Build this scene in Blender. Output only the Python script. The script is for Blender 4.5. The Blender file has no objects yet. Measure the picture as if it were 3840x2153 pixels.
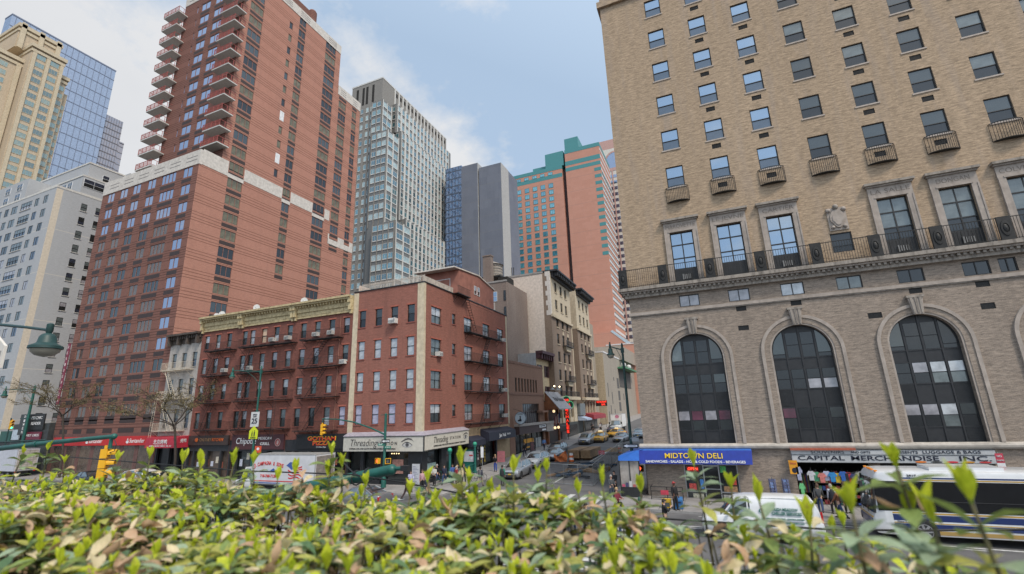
import bpy, math, random
from mathutils import Vector, Matrix
RND = random.Random(11)
SC = bpy.context.scene
COL = SC.collection
PI = math.pi
CAMZ = 6.7

# ------------------------------------------------------------------ materials
def _nt(name):
    m = bpy.data.materials.new(name); m.use_nodes = True
    nt = m.node_tree; b = nt.nodes['Principled BSDF']
    return m, nt, b
def N(nt, t, **kw):
    n = nt.nodes.new(t)
    for k, v in kw.items():
        if k in n.inputs.keys(): n.inputs[k].default_value = v
        else: setattr(n, k, v)
    return n
def rgba(c): return (c[0], c[1], c[2], 1.0)
def mixc(nt, fac, a, b, mode='MIX'):
    n = nt.nodes.new('ShaderNodeMix'); n.data_type = 'RGBA'; n.blend_type = mode
    for s, v in ((n.inputs[0], fac), (n.inputs[6], a), (n.inputs[7], b)):
        if hasattr(v, 'node'): nt.links.new(v, s)
        elif isinstance(v, (tuple, list)): s.default_value = rgba(v)
        else: s.default_value = v
    return n.outputs[2]
def ramp(nt, src, a, b, c0=(0, 0, 0), c1=(1, 1, 1)):
    r = nt.nodes.new('ShaderNodeValToRGB'); nt.links.new(src, r.inputs[0])
    r.color_ramp.elements[0].position = a; r.color_ramp.elements[1].position = b
    r.color_ramp.elements[0].color = rgba(c0); r.color_ramp.elements[1].color = rgba(c1)
    return r.outputs[0]
def noise(nt, vec, scale, detail=3, rough=.55):
    n = nt.nodes.new('ShaderNodeTexNoise'); n.inputs['Scale'].default_value = scale
    n.inputs['Detail'].default_value = detail; n.inputs['Roughness'].default_value = rough
    if vec is not None: nt.links.new(vec, n.inputs['Vector'])
    return n.outputs['Fac']
def mapping(nt, vec, sc=(1, 1, 1), loc=(0, 0, 0)):
    m = nt.nodes.new('ShaderNodeMapping'); m.inputs['Scale'].default_value = sc; m.inputs['Location'].default_value = loc
    nt.links.new(vec, m.inputs['Vector']); return m.outputs[0]
def objco(nt): return nt.nodes.new('ShaderNodeTexCoord').outputs['Object']
MATS = {}
def M(name, col, rough=.7, metal=0., var=.18, scale=3., spec=.5, emit=None, es=1., sheen=0):
    if name in MATS: return MATS[name]
    m, nt, b = _nt(name); MATS[name] = m
    b.inputs['Roughness'].default_value = rough; b.inputs['Metallic'].default_value = metal
    b.inputs['Specular IOR Level'].default_value = spec
    if var > 0:
        o = objco(nt); f = noise(nt, o, scale, 4)
        f2 = ramp(nt, f, .3, .7)
        c = mixc(nt, f2, tuple(x*(1-var) for x in col), tuple(min(1, x*(1+var)) for x in col))
        nt.links.new(c, b.inputs['Base Color'])
    else: b.inputs['Base Color'].default_value = rgba(col)
    if emit:
        b.inputs['Emission Color'].default_value = rgba(emit); b.inputs['Emission Strength'].default_value = es
    return m
def BRICK(name, c1, c2, mortar, bw=.21, bh=.072, streak=.25, stain=(.2, .17, .15), stain_amt=.35, lines=None, msize=.012, big=.18, linecol=None):
    """brick wall, u runs along x+y so it serves both facade directions"""
    m, nt, b = _nt(name); MATS[name] = m
    o = objco(nt)
    sep = N(nt, 'ShaderNodeSeparateXYZ'); nt.links.new(o, sep.inputs[0])
    ad = N(nt, 'ShaderNodeMath', operation='ADD'); nt.links.new(sep.outputs[0], ad.inputs[0]); nt.links.new(sep.outputs[1], ad.inputs[1])
    cb = N(nt, 'ShaderNodeCombineXYZ'); nt.links.new(ad.outputs[0], cb.inputs[0]); nt.links.new(sep.outputs[2], cb.inputs[1])
    uv = cb.outputs[0]
    t = N(nt, 'ShaderNodeTexBrick'); t.inputs['Scale'].default_value = 1.
    t.inputs['Brick Width'].default_value = bw; t.inputs['Row Height'].default_value = bh
    t.inputs['Mortar Size'].default_value = msize; t.inputs['Bias'].default_value = 0
    t.inputs['Color1'].default_value = rgba(c1); t.inputs['Color2'].default_value = rgba(c2); t.inputs['Mortar'].default_value = rgba(mortar)
    nt.links.new(uv, t.inputs['Vector'])
    # horizontal mottling (courses of differently fired brick)
    n1 = noise(nt, mapping(nt, uv, (1.6, 7.5, 1)), 1., 5, .7)
    f1 = ramp(nt, n1, .34, .68)
    c = mixc(nt, streak, t.outputs['Color'], mixc(nt, f1, tuple(x*.55 for x in c1), tuple(min(1, x*1.5) for x in c2)))
    n2 = noise(nt, mapping(nt, uv, (.22, .12, 1)), 1., 4, .6)
    c = mixc(nt, ramp(nt, n2, .35, .7, (0, 0, 0), (big*2, big*2, big*2)), c, tuple(x*.6 for x in c1))
    nb = noise(nt, mapping(nt, uv, (4.2, 13.5, 1), (7, 1, 0)), 1., 2, .8)
    c = mixc(nt, ramp(nt, nb, .56, .66, (0, 0, 0), (streak*.75,)*3), c, tuple(min(1, x*1.55+.02) for x in c2))
    c = mixc(nt, ramp(nt, nb, .30, .42, (streak*.85,)*3, (0, 0, 0)), c, tuple(x*.5 for x in c1))
    n3 = noise(nt, mapping(nt, uv, (1.1, .1, 1), (3, 0, 0)), 1., 4, .6)
    c = mixc(nt, ramp(nt, n3, .52, .8, (0, 0, 0), (stain_amt,)*3), c, stain)
    if lines:                       # real projecting/dark soldier courses: (pitch, phase, [(pos, half width)...])
        pitch, phase, ls = lines
        ma = N(nt, 'ShaderNodeMath', operation='ADD'); nt.links.new(sep.outputs[2], ma.inputs[0]); ma.inputs[1].default_value = 1000*pitch - phase
        mo = N(nt, 'ShaderNodeMath', operation='MODULO'); nt.links.new(ma.outputs[0], mo.inputs[0]); mo.inputs[1].default_value = pitch
        tot = None
        for p, hw in ls:
            cm = N(nt, 'ShaderNodeMath', operation='COMPARE'); nt.links.new(mo.outputs[0], cm.inputs[0]); cm.inputs[1].default_value = p; cm.inputs[2].default_value = hw
            if tot is None: tot = cm.outputs[0]
            else:
                mx = N(nt, 'ShaderNodeMath', operation='MAXIMUM'); nt.links.new(tot, mx.inputs[0]); nt.links.new(cm.outputs[0], mx.inputs[1]); tot = mx.outputs[0]
        mu = N(nt, 'ShaderNodeMath', operation='MULTIPLY'); nt.links.new(tot, mu.inputs[0]); mu.inputs[1].default_value = .72
        c = mixc(nt, mu.outputs[0], c, linecol or tuple(x*.3 for x in c1))
    nt.links.new(c, b.inputs['Base Color'])
    b.inputs['Roughness'].default_value = .9; b.inputs['Specular IOR Level'].default_value = .2
    bp = N(nt, 'ShaderNodeBump'); bp.inputs['Strength'].default_value = .35; bp.inputs['Distance'].default_value = .02
    nt.links.new(f1, bp.inputs['Height']); nt.links.new(bp.outputs[0], b.inputs['Normal'])
    return m
def STONE(name, col, stain=(.12, .11, .1), amt=.6, vs=(1.4, 1.4, .25)):
    m, nt, b = _nt(name); MATS[name] = m
    o = objco(nt)
    n1 = noise(nt, o, 2.5, 5); c = mixc(nt, ramp(nt, n1, .3, .7), tuple(x*.82 for x in col), tuple(min(1, x*1.12) for x in col))
    n2 = noise(nt, mapping(nt, o, vs), 1.3, 5, .65)
    c = mixc(nt, ramp(nt, n2, .48, .72, (0, 0, 0), (amt,)*3), c, stain)
    nt.links.new(c, b.inputs['Base Color']); b.inputs['Roughness'].default_value = .85; b.inputs['Specular IOR Level'].default_value = .25
    return m
def GLASS(name, dark=(.015, .018, .022), refl=.5, tint=(.85, .92, 1.), rough=.04, bump=.0, var=.3):
    """window pane: dark room behind a reflecting sheet"""
    m, nt, b = _nt(name); MATS[name] = m
    out = nt.nodes['Material Output']
    o = objco(nt)
    c = mixc(nt, ramp(nt, noise(nt, o, 1.3, 3), .35, .65), tuple(x*(1-var) for x in dark), tuple(x*(1+var) for x in dark))
    nt.links.new(c, b.inputs['Base Color']); b.inputs['Roughness'].default_value = .25; b.inputs['Specular IOR Level'].default_value = .4
    g = N(nt, 'ShaderNodeBsdfGlossy'); g.inputs['Color'].default_value = rgba(tint); g.inputs['Roughness'].default_value = rough
    if bump:
        bp = N(nt, 'ShaderNodeBump'); bp.inputs['Strength'].default_value = bump; bp.inputs['Distance'].default_value = .05
        nt.links.new(noise(nt, o, .9, 2), bp.inputs['Height']); nt.links.new(bp.outputs[0], g.inputs['Normal'])
    lw = N(nt, 'ShaderNodeLayerWeight'); lw.inputs['Blend'].default_value = .25
    mp = N(nt, 'ShaderNodeMapRange'); nt.links.new(lw.outputs['Fresnel'], mp.inputs[0])
    mp.inputs[3].default_value = refl; mp.inputs[4].default_value = min(1, refl + min(.4, .05+refl*2))
    mx = N(nt, 'ShaderNodeMixShader'); nt.links.new(mp.outputs[0], mx.inputs[0]); nt.links.new(b.outputs[0], mx.inputs[1]); nt.links.new(g.outputs[0], mx.inputs[2])
    nt.links.new(mx.outputs[0], out.inputs[0])
    return m
def LEAF(name, col, col2, rough=.45, tr=.3):
    m, nt, b = _nt(name); MATS[name] = m
    out = nt.nodes['Material Output']; o = objco(nt)
    oi = N(nt, 'ShaderNodeObjectInfo')
    n = noise(nt, o, 14., 4, .6); c = mixc(nt, ramp(nt, n, .32, .68), col, col2)
    ns = noise(nt, o, 55., 3, .6); c = mixc(nt, ramp(nt, ns, .63, .70, (0, 0, 0), (.8, .8, .8)), c, (.22, .13, .06))
    nv = noise(nt, o, 120., 2, .5); c = mixc(nt, ramp(nt, nv, .4, .65, (0, 0, 0), (.35, .35, .35)), c, tuple(min(1, x*1.5+.02) for x in col2))
    n2 = noise(nt, o, 3.1, 2); c = mixc(nt, ramp(nt, n2, .4, .7, (0, 0, 0), (.5, .5, .5)), c, tuple(x*.6 for x in col))
    nt.links.new(c, b.inputs['Base Color']); b.inputs['Roughness'].default_value = rough; b.inputs['Specular IOR Level'].default_value = .35
    t = N(nt, 'ShaderNodeBsdfTranslucent'); nt.links.new(c, t.inputs['Color'])
    mx = N(nt, 'ShaderNodeMixShader'); mx.inputs[0].default_value = tr
    nt.links.new(b.outputs[0], mx.inputs[1]); nt.links.new(t.outputs[0], mx.inputs[2]); nt.links.new(mx.outputs[0], out.inputs[0])
    return m

# ------------------------------------------------------------------ mesh builder
class MB:
    def __init__(s): s.v = []; s.f = []; s.mi = []; s.mats = []
    def _m(s, mat):
        if mat not in s.mats: s.mats.append(mat)
        return s.mats.index(mat)
    def poly(s, pts, mat):
        n = len(s.v); s.v.extend(tuple(p) for p in pts); s.f.append(tuple(range(n, n+len(pts)))); s.mi.append(s._m(mat))
    def faces(s, vs, fs, mat):
        n = len(s.v); s.v.extend(tuple(p) for p in vs); k = s._m(mat)
        for f in fs: s.f.append(tuple(i+n for i in f)); s.mi.append(k)
    def box(s, x0, x1, y0, y1, z0, z1, mat):
        if x0 > x1: x0, x1 = x1, x0
        if y0 > y1: y0, y1 = y1, y0
        if z0 > z1: z0, z1 = z1, z0
        v = [(x0, y0, z0), (x1, y0, z0), (x1, y1, z0), (x0, y1, z0), (x0, y0, z1), (x1, y0, z1), (x1, y1, z1), (x0, y1, z1)]
        s.faces(v, [(3, 2, 1, 0), (4, 5, 6, 7), (0, 1, 5, 4), (1, 2, 6, 5), (2, 3, 7, 6), (3, 0, 4, 7)], mat)
    def tube(s, p, q, r, mat, n=8, r2=None, cap=True):
        p = Vector(p); q = Vector(q); d = q-p
        if d.length < 1e-6: return
        d.normalize(); a = d.orthogonal().normalized(); b = d.cross(a); r2 = r if r2 is None else r2
        vs = [tuple(c + (a*math.cos(2*PI*i/n) + b*math.sin(2*PI*i/n))*rr) for c, rr in ((p, r), (q, r2)) for i in range(n)]
        fs = [(i, (i+1) % n, n+(i+1) % n, n+i) for i in range(n)]
        if cap: fs += [tuple(range(n-1, -1, -1)), tuple(range(n, 2*n))]
        s.faces(vs, fs, mat)
    def path(s, pts, r, mat, n=6):
        pts = [Vector(p) for p in pts]
        rs = r if isinstance(r, (list, tuple)) else [r]*len(pts)
        vs = []; a = None
        for i, p in enumerate(pts):
            d = (pts[min(i+1, len(pts)-1)] - pts[max(i-1, 0)]).normalized()
            a = d.orthogonal().normalized() if a is None else (a - d*a.dot(d)).normalized()
            b = d.cross(a)
            vs += [tuple(p + (a*math.cos(2*PI*k/n) + b*math.sin(2*PI*k/n))*rs[i]) for k in range(n)]
        fs = []
        for i in range(len(pts)-1):
            fs += [(i*n+k, i*n+(k+1) % n, (i+1)*n+(k+1) % n, (i+1)*n+k) for k in range(n)]
        fs += [tuple(range(n-1, -1, -1)), tuple(range((len(pts)-1)*n, len(pts)*n))]
        s.faces(vs, fs, mat)
    def lathe(s, cx, cy, prof, mat, n=16, cz=0):
        vs = [(cx+r*math.cos(2*PI*i/n), cy+r*math.sin(2*PI*i/n), cz+z) for r, z in prof for i in range(n)]
        fs = [(j*n+i, j*n+(i+1) % n, (j+1)*n+(i+1) % n, (j+1)*n+i) for j in range(len(prof)-1) for i in range(n)]
        fs += [tuple(range(n-1, -1, -1)), tuple(range((len(prof)-1)*n, len(prof)*n))]
        s.faces(vs, fs, mat)
    def prism(s, pts, ext, mat):
        pts = [Vector(p) for p in pts]; e = Vector(ext); n = len(pts)
        vs = pts + [p+e for p in pts]
        fs = [tuple(range(n-1, -1, -1)), tuple(range(n, 2*n))] + [(i, (i+1) % n, n+(i+1) % n, n+i) for i in range(n)]
        s.faces(vs, fs, mat)
    def sphere(s, c, r, mat, n=12, sz=1.):
        k = max(4, n//2)
        s.lathe(c[0], c[1], [(max(1e-4, r*math.sin(PI*j/k)), -r*sz*math.cos(PI*j/k)) for j in range(k+1)], mat, n, c[2])
    def loft(s, rings, mat, closed=True, caps=True):
        n = len(rings[0]); vs = [p for r in rings for p in r]
        m = n if closed else n-1
        fs = [(j*n+i, j*n+(i+1) % n, (j+1)*n+(i+1) % n, (j+1)*n+i) for j in range(len(rings)-1) for i in range(m)]
        if caps: fs += [tuple(range(n-1, -1, -1)), tuple(range((len(rings)-1)*n, len(rings)*n))]
        s.faces(vs, fs, mat)
    def mesh(s, name, smooth=None, off=(0, 0, 0)):
        me = bpy.data.meshes.new(name)
        ox, oy, oz = off
        me.from_pydata([(x-ox, y-oy, z-oz) for x, y, z in s.v], [], s.f)
        for m in s.mats: me.materials.append(m)
        me.polygons.foreach_set('material_index', s.mi)
        if smooth is not None:
            me.shade_smooth()
            if smooth > 0: me.set_sharp_from_angle(angle=math.radians(smooth))
        me.update(); return me
    def build(s, name, parent=None, smooth=None, world=True, label=None, cat=None, group=None, kind=None):
        off = parent_origin(parent) if (parent and world) else (0, 0, 0)
        o = bpy.data.objects.new(name, s.mesh(name, smooth, off)); COL.objects.link(o)
        if parent: o.parent = parent
        tag(o, label, cat, group, kind); return o
    def build_each(s, name, parent=None, **kw):
        """one part per connected piece"""
        par = list(range(len(s.v)))
        def find(a):
            while par[a] != a: par[a] = par[par[a]]; a = par[a]
            return a
        for f in s.f:
            for i in f[1:]: par[find(i)] = find(f[0])
        groups = {}
        for k, f in enumerate(s.f): groups.setdefault(find(f[0]), []).append(k)
        for ks in groups.values():
            b = MB(); ids = {}
            for k in ks:
                for i in s.f[k]:
                    if i not in ids: ids[i] = len(b.v); b.v.append(s.v[i])
                b.f.append(tuple(ids[i] for i in s.f[k])); b.mi.append(b._m(s.mats[s.mi[k]]))
            b.build(name, parent, **kw)
def parent_origin(p):
    v = Vector((0, 0, 0))
    while p: v += p.location; p = p.parent
    return v
def tag(o, label=None, cat=None, group=None, kind=None):
    if label: o['label'] = label
    if cat: o['category'] = cat
    if group: o['group'] = group
    if kind: o['kind'] = kind
    return o
def thing(name, label, cat, loc=(0, 0, 0), rz=0., group=None):
    o = bpy.data.objects.new(name, None); o.empty_display_size = .2; COL.objects.link(o)
    o.location = loc; o.rotation_euler = (0, 0, rz)
    return tag(o, label, cat, group)
def inst(name, me, parent, loc=(0, 0, 0), rz=0., sc=None):
    o = bpy.data.objects.new(name, me); COL.objects.link(o); o.parent = parent
    o.location = loc; o.rotation_euler = (0, 0, rz)
    if sc: o.scale = sc
    return o
def copy_tree(o, parent=None):
    kids = [c for c in COL.objects if c.parent == o]
    c = o.copy(); COL.objects.link(c); c.parent = parent
    for k in kids: copy_tree(k, c)
    return c
def clone(o, loc, rz, label, group=None):
    c = copy_tree(o); c.location = loc; c.rotation_euler = (0, 0, rz); c['label'] = label
    if group: c['group'] = group
    return c
def setmat(o, i, mat):
    o.material_slots[i].link = 'OBJECT'; o.material_slots[i].material = mat

# ------------------------------------------------------------------ lettering
_dg = None
def txt(parent, s, p, size, mat, ax='x', width=None, ext=.012, name='lettering', align='CENTER', shear=0., bold=0., sx=1., rot=None, world=True):
    cu = bpy.data.curves.new('t', 'FONT'); cu.body = s; cu.size = size; cu.extrude = ext; cu.align_x = align; cu.align_y = 'CENTER'
    cu.shear = shear; cu.offset = bold; cu.resolution_u = 3
    t = bpy.data.objects.new('t', cu); COL.objects.link(t)
    dg = bpy.context.evaluated_depsgraph_get(); dg.update()
    me = bpy.data.meshes.new_from_object(t.evaluated_get(dg))
    bpy.data.objects.remove(t); bpy.data.curves.remove(cu)
    me.materials.clear(); me.materials.append(mat)
    xs = [v.co.x for v in me.vertices]
    if xs and width: sx = width/max(1e-3, max(xs)-min(xs))
    R3 = Matrix.Rotation(PI/2, 4, 'X')
    if ax == 'y': R3 = Matrix.Rotation(PI/2, 4, 'Z') @ R3
    if ax == '-x': R3 = Matrix.Rotation(-PI/2, 4, 'Z') @ R3
    if rot is not None: R3 = rot @ R3
    me.transform(R3 @ Matrix.Diagonal((sx, 1, 1, 1)))
    me.name = name
    o = bpy.data.objects.new(name, me); COL.objects.link(o); o.parent = parent
    o.location = Vector(p) - (parent_origin(parent) if (parent and world) else Vector((0, 0, 0)))
    return o

# ------------------------------------------------------------------ facades
class Plane:
    """facade plane: ax 'x' faces -Y at y=c (u = x); ax 'y' faces +X at x=c (u = y)"""
    def __init__(s, ax, c): s.ax = ax; s.c = c
    def P(s, u, z, d=0.): return (u, s.c+d, z) if s.ax == 'x' else (s.c-d, u, z)
    def box(s, mb, u0, u1, z0, z1, d0, d1, mat):
        if s.ax == 'x': mb.box(u0, u1, s.c+d0, s.c+d1, z0, z1, mat)
        else: mb.box(s.c-d0, s.c-d1, u0, u1, z0, z1, mat)
    def rz(s): return 0. if s.ax == 'x' else PI/2
def wall(mb, pl, u0, u1, z0, z1, holes, mat, rev=.18, revmat=None, back=None):
    us = sorted({u0, u1} | {min(max(h[k], u0), u1) for h in holes for k in (0, 1)})
    zs = sorted({z0, z1} | {min(max(h[k], z0), z1) for h in holes for k in (2, 3)})
    for j in range(len(zs)-1):
        zc = (zs[j]+zs[j+1])/2; run = None
        row = [h for h in holes if h[2] < zc < h[3]]
        for i in range(len(us)-1):
            uc = (us[i]+us[i+1])/2
            hole = any(h[0] < uc < h[1] for h in row)
            if not hole and run is None: run = us[i]
            if run is not None and (hole or i == len(us)-2):
                e = us[i] if hole else us[i+1]
                mb.poly([pl.P(run, zs[j]), pl.P(e, zs[j]), pl.P(e, zs[j+1]), pl.P(run, zs[j+1])], mat); run = None
    rm = revmat or mat
    for h in holes:
        a, b, c, d = h[:4]; r = h[4] if len(h) > 4 else rev
        mb.poly([pl.P(a, c), pl.P(a, c, r), pl.P(a, d, r), pl.P(a, d)], rm)
        mb.poly([pl.P(b, c, r), pl.P(b, c), pl.P(b, d), pl.P(b, d, r)], rm)
        mb.poly([pl.P(a, d), pl.P(a, d, r), pl.P(b, d, r), pl.P(b, d)], rm)
        mb.poly([pl.P(a, c, r), pl.P(a, c), pl.P(b, c), pl.P(b, c, r)], rm)
def shell(mb, x0, x1, y0, y1, z0, z1, mat, skip='', roof=None):
    """remaining outside faces of a block; skip letters: f(-y) r(+x) b(+y) l(-x) t"""
    if 'f' not in skip: mb.poly([(x0, y0, z0), (x1, y0, z0), (x1, y0, z1), (x0, y0, z1)], mat)
    if 'r' not in skip: mb.poly([(x1, y0, z0), (x1, y1, z0), (x1, y1, z1), (x1, y0, z1)], mat)
    if 'b' not in skip: mb.poly([(x1, y1, z0), (x0, y1, z0), (x0, y1, z1), (x1, y1, z1)], mat)
    if 'l' not in skip: mb.poly([(x0, y1, z0), (x0, y0, z0), (x0, y0, z1), (x0, y1, z1)], mat)
    if 't' not in skip: mb.poly([(x0, y0, z1), (x1, y0, z1), (x1, y1, z1), (x0, y1, z1)], roof or mat)
_wc = {}
def window(parent, pl, u, z, w, h, nx=1, rows=(.5,), frame=None, panes=None, depth=.12, fw=.06, bar=.045, sill=None, sillw=.1, silld=.12, name='window', stagger=.03):
    """window part: frame mesh, one pane sub-part per row, optional sill sub-part. u = left edge, z = bottom"""
    key = (round(w, 3), round(h, 3), nx, tuple(rows), frame.name, depth, fw, bar)
    if key not in _wc:
        mb = MB(); d0, d1 = depth-.03, depth+.05
        mb.box(0, fw, d0, d1, 0, h, frame); mb.box(w-fw, w, d0, d1, 0, h, frame)
        mb.box(fw, w-fw, d0, d1, 0, fw, frame); mb.box(fw, w-fw, d0, d1, h-fw, h, frame)
        for k in range(1, nx): mb.box(w*k/nx-bar/2, w*k/nx+bar/2, d0+.004, d1, fw, h-fw, frame)
        for r in rows: mb.box(fw, w-fw, d0-.004, d1, h*r-bar/2, h*r+bar/2, frame)
        _wc[key] = mb.mesh(name)
    o = inst(name, _wc[key], parent, Vector(pl.P(u, z)) - parent_origin(parent), pl.rz())
    zs = [fw] + [h*r for r in rows] + [h-fw]
    for i in range(len(zs)-1):
        pm = panes[min(i, len(panes)-1)] if isinstance(panes, (list, tuple)) else panes
        k2 = ('p', round(w-2*fw, 3), round(zs[i+1]-zs[i], 3), pm.name)
        if k2 not in _wc:
            mb = MB(); mb.box(0, w-2*fw, 0, .012, 0, zs[i+1]-zs[i], pm); _wc[k2] = mb.mesh('pane')
        inst('pane', _wc[k2], o, (fw, depth+.02-(stagger if i == len(zs)-2 and len(zs) > 2 else 0), zs[i]))
    if sill:
        k3 = ('s', round(w, 3), sill.name, sillw, silld)
        if k3 not in _wc:
            mb = MB(); mb.box(-.09, w+.09, -silld, depth-.03, -sillw, 0, sill); _wc[k3] = mb.mesh('sill')
        inst('sill', _wc[k3], o)
    return o
def grid_windows(parent, specs, frame, panes, cap=100, depth=.1, nmul=None, name='window', fw=.07, rows=(), sill=None):
    """specs: (plane, u, z, w, h, nx). The largest in view become parts, the rest one stuff part."""
    def size(s):
        pl, u, z, w, h, nx = s; p = Vector(pl.P(u+w/2, z+h/2)); d = p - Vector((0, 0, CAMZ)); L = d.length
        nrm = Vector((0, -1, 0)) if pl.ax == 'x' else Vector((1, 0, 0))
        return w*h*abs(d.normalized().dot(nrm))/L/L
    specs = sorted(specs, key=size, reverse=True)
    rest = MB()
    for i, s in enumerate(specs):
        pl, u, z, w, h, nx = s; pm = panes[RND.randrange(len(panes))]
        if i < cap: window(parent, pl, u, z, w, h, nx, rows, frame, [RND.choice(panes), pm] if rows else pm, depth, fw, name=name, sill=sill)
        else:
            pl.box(rest, u+fw, u+w-fw, z+fw, z+h-fw, depth, depth+.02, pm)
            for a, b, c, d in ((u, u+fw, z, z+h), (u+w-fw, u+w, z, z+h), (u+fw, u+w-fw, z, z+fw), (u+fw, u+w-fw, z+h-fw, z+h)):
                pl.box(rest, a, b, c, d, depth-.03, depth+.04, frame)
            for k in range(1, nx): pl.box(rest, u+w*k/nx-.03, u+w*k/nx+.03, z+fw, z+h-fw, depth-.028, depth+.04, frame)
    if rest.f: rest.build('far_windows', parent, kind='stuff')
def ac_unit(parent, pl, u, z, w=.65, h=.42, out=.4):
    mb = MB(); pl.box(mb, u-w/2, u+w/2, z, z+h, -out, .1, M('ac_white', (.62, .61, .58), .5))
    for k in range(5): pl.box(mb, u-w/2+.05, u+w/2-.18, z+.06+k*.065, z+.085+k*.065, -out-.012, -out+.01, M('ac_grey', (.2, .2, .2), .6))
    pl.box(mb, u+w/2-.15, u+w/2-.05, z+.06, z+h-.06, -out-.012, -out+.01, M('ac_grey', (.2, .2, .2), .6))
    mb.build('air_conditioner', parent)

def ground_z(x, y):
    return max(0., .028*(min(y, 330)-42)) - .02*max(0., min(x, 22)+14)
# ------------------------------------------------------------------ camera, light, sky
def setup_camera():
    p, ro, ya = .258283951, -.0350344365, -.393587811
    fw = Vector((math.sin(ya)*math.cos(p), math.cos(ya)*math.cos(p), math.sin(p)))
    r = fw.cross(Vector((0, 0, 1))).normalized(); u = r.cross(fw)
    r2 = r*math.cos(ro)+u*math.sin(ro); u2 = -r*math.sin(ro)+u*math.cos(ro)
    cam = bpy.data.cameras.new('camera'); o = bpy.data.objects.new('camera', cam); COL.objects.link(o)
    m = Matrix((r2, u2, -fw)).transposed().to_4x4(); m.translation = Vector((0, 0, CAMZ)); o.matrix_world = m
    cam.sensor_width = 36; cam.lens = 36*1748.787/3840; cam.clip_start = .05; cam.clip_end = 6000
    cam.dof.use_dof = True; cam.dof.focus_distance = 42; cam.dof.aperture_fstop = 1.7
    SC.camera = o
SUN_EL, SUN_AZ = math.radians(52), math.radians(126)      # azimuth measured from +Y towards +X
def setup_light():
    d = Vector((math.sin(SUN_AZ)*math.cos(SUN_EL), math.cos(SUN_AZ)*math.cos(SUN_EL), math.sin(SUN_EL)))
    L = bpy.data.lights.new('sun', 'SUN'); L.energy = 2.3; L.angle = math.radians(12); L.color = (1, .90, .77)
    o = bpy.data.objects.new('sun', L); COL.objects.link(o); o.location = (30, 0, 90)
    o.rotation_euler = d.to_track_quat('Z', 'Y').to_euler()
    w = bpy.data.worlds.new('World'); SC.world = w; w.use_nodes = True; nt = w.node_tree
    bg = nt.nodes['Background']; bg.inputs['Strength'].default_value = .12
    sky = N(nt, 'ShaderNodeTexSky'); sky.sky_type = 'NISHITA'; sky.sun_disc = False
    sky.sun_elevation = SUN_EL; sky.sun_rotation = SUN_AZ; sky.air_density = 1.; sky.dust_density = 1.2; sky.ozone_density = 1.
    tc = N(nt, 'ShaderNodeTexCoord'); g = tc.outputs['Generated']
    sep = N(nt, 'ShaderNodeSeparateXYZ'); nt.links.new(g, sep.inputs[0])
    def mth(op, a, b=None, clamp=False):
        n = N(nt, 'ShaderNodeMath', operation=op); n.use_clamp = clamp
        for i, v in enumerate((a, b)):
            if v is None: continue
            if hasattr(v, 'node'): nt.links.new(v, n.inputs[i])
            else: n.inputs[i].default_value = v
        return n.outputs[0]
    zz = mth('ADD', mth('MAXIMUM', sep.outputs[2], 0.), .22)
    cb = N(nt, 'ShaderNodeCombineXYZ'); nt.links.new(mth('DIVIDE', sep.outputs[0], zz), cb.inputs[0]); nt.links.new(mth('DIVIDE', sep.outputs[1], zz), cb.inputs[1])
    pv = cb.outputs[0]
    n1 = noise(nt, mapping(nt, pv, (1.5, 1.5, 1.5), (2.3, .7, 0)), 1., 9, .62)
    n2 = noise(nt, mapping(nt, pv, (.55, .55, .55), (5.1, 1.9, 0)), 1., 3, .5)
    # cloud bank: thick towards the far left (up the avenue), breaking up to the right
    dot = N(nt, 'ShaderNodeVectorMath', operation='DOT_PRODUCT'); nt.links.new(g, dot.inputs[0]); dot.inputs[1].default_value = (-.80, .52, .30)
    bias = ramp(nt, dot.outputs['Value'], .84, .945)
    cov = mth('ADD', mth('ADD', mth('MULTIPLY', n1, .95), mth('MULTIPLY', n2, .22)), mth('MULTIPLY', bias, .30))
    cov = mth('ADD', cov, mth('MULTIPLY', mth('SUBTRACT', .30, sep.outputs[2], True), .12))
    fac = ramp(nt, cov, .65, .775)
    fac = mth('MULTIPLY', fac, .93)
    shade = ramp(nt, noise(nt, mapping(nt, pv, (1.1, 1.1, 1.1), (9, 4, 0)), 1., 5, .55), .3, .7, (5.3, 5.35, 5.5), (6.3, 6.3, 6.3))
    sd = N(nt, 'ShaderNodeVectorMath', operation='DOT_PRODUCT'); nt.links.new(g, sd.inputs[0]); sd.inputs[1].default_value = tuple(d)
    glow = ramp(nt, sd.outputs['Value'], .1, .98, (1, 1, 1), (2.3, 2.05, 1.8))       # brighter cloud by the sun, out of view, added to lift the facade light
    lift = mixc(nt, .78, sky.outputs[0], (3.7, 4.8, 6.2))       # thin high haze over the whole sky
    c = mixc(nt, 1., mixc(nt, fac, lift, shade), glow, 'MULTIPLY')
    nt.links.new(c, bg.inputs[0])
    SC.view_settings.view_transform = 'Standard'; SC.view_settings.look = 'None'
    SC.view_settings.exposure = .2; SC.view_settings.gamma = 1; SC.view_settings.use_curve_mapping = False
    SC.cycles.max_bounces = 8; SC.cycles.diffuse_bounces = 3; SC.cycles.glossy_bounces = 3; SC.cycles.transmission_bounces = 4
    SC.cycles.transparent_max_bounces = 8; SC.cycles.caustics_reflective = False; SC.cycles.caustics_refractive = False
setup_camera(); setup_light()

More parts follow.
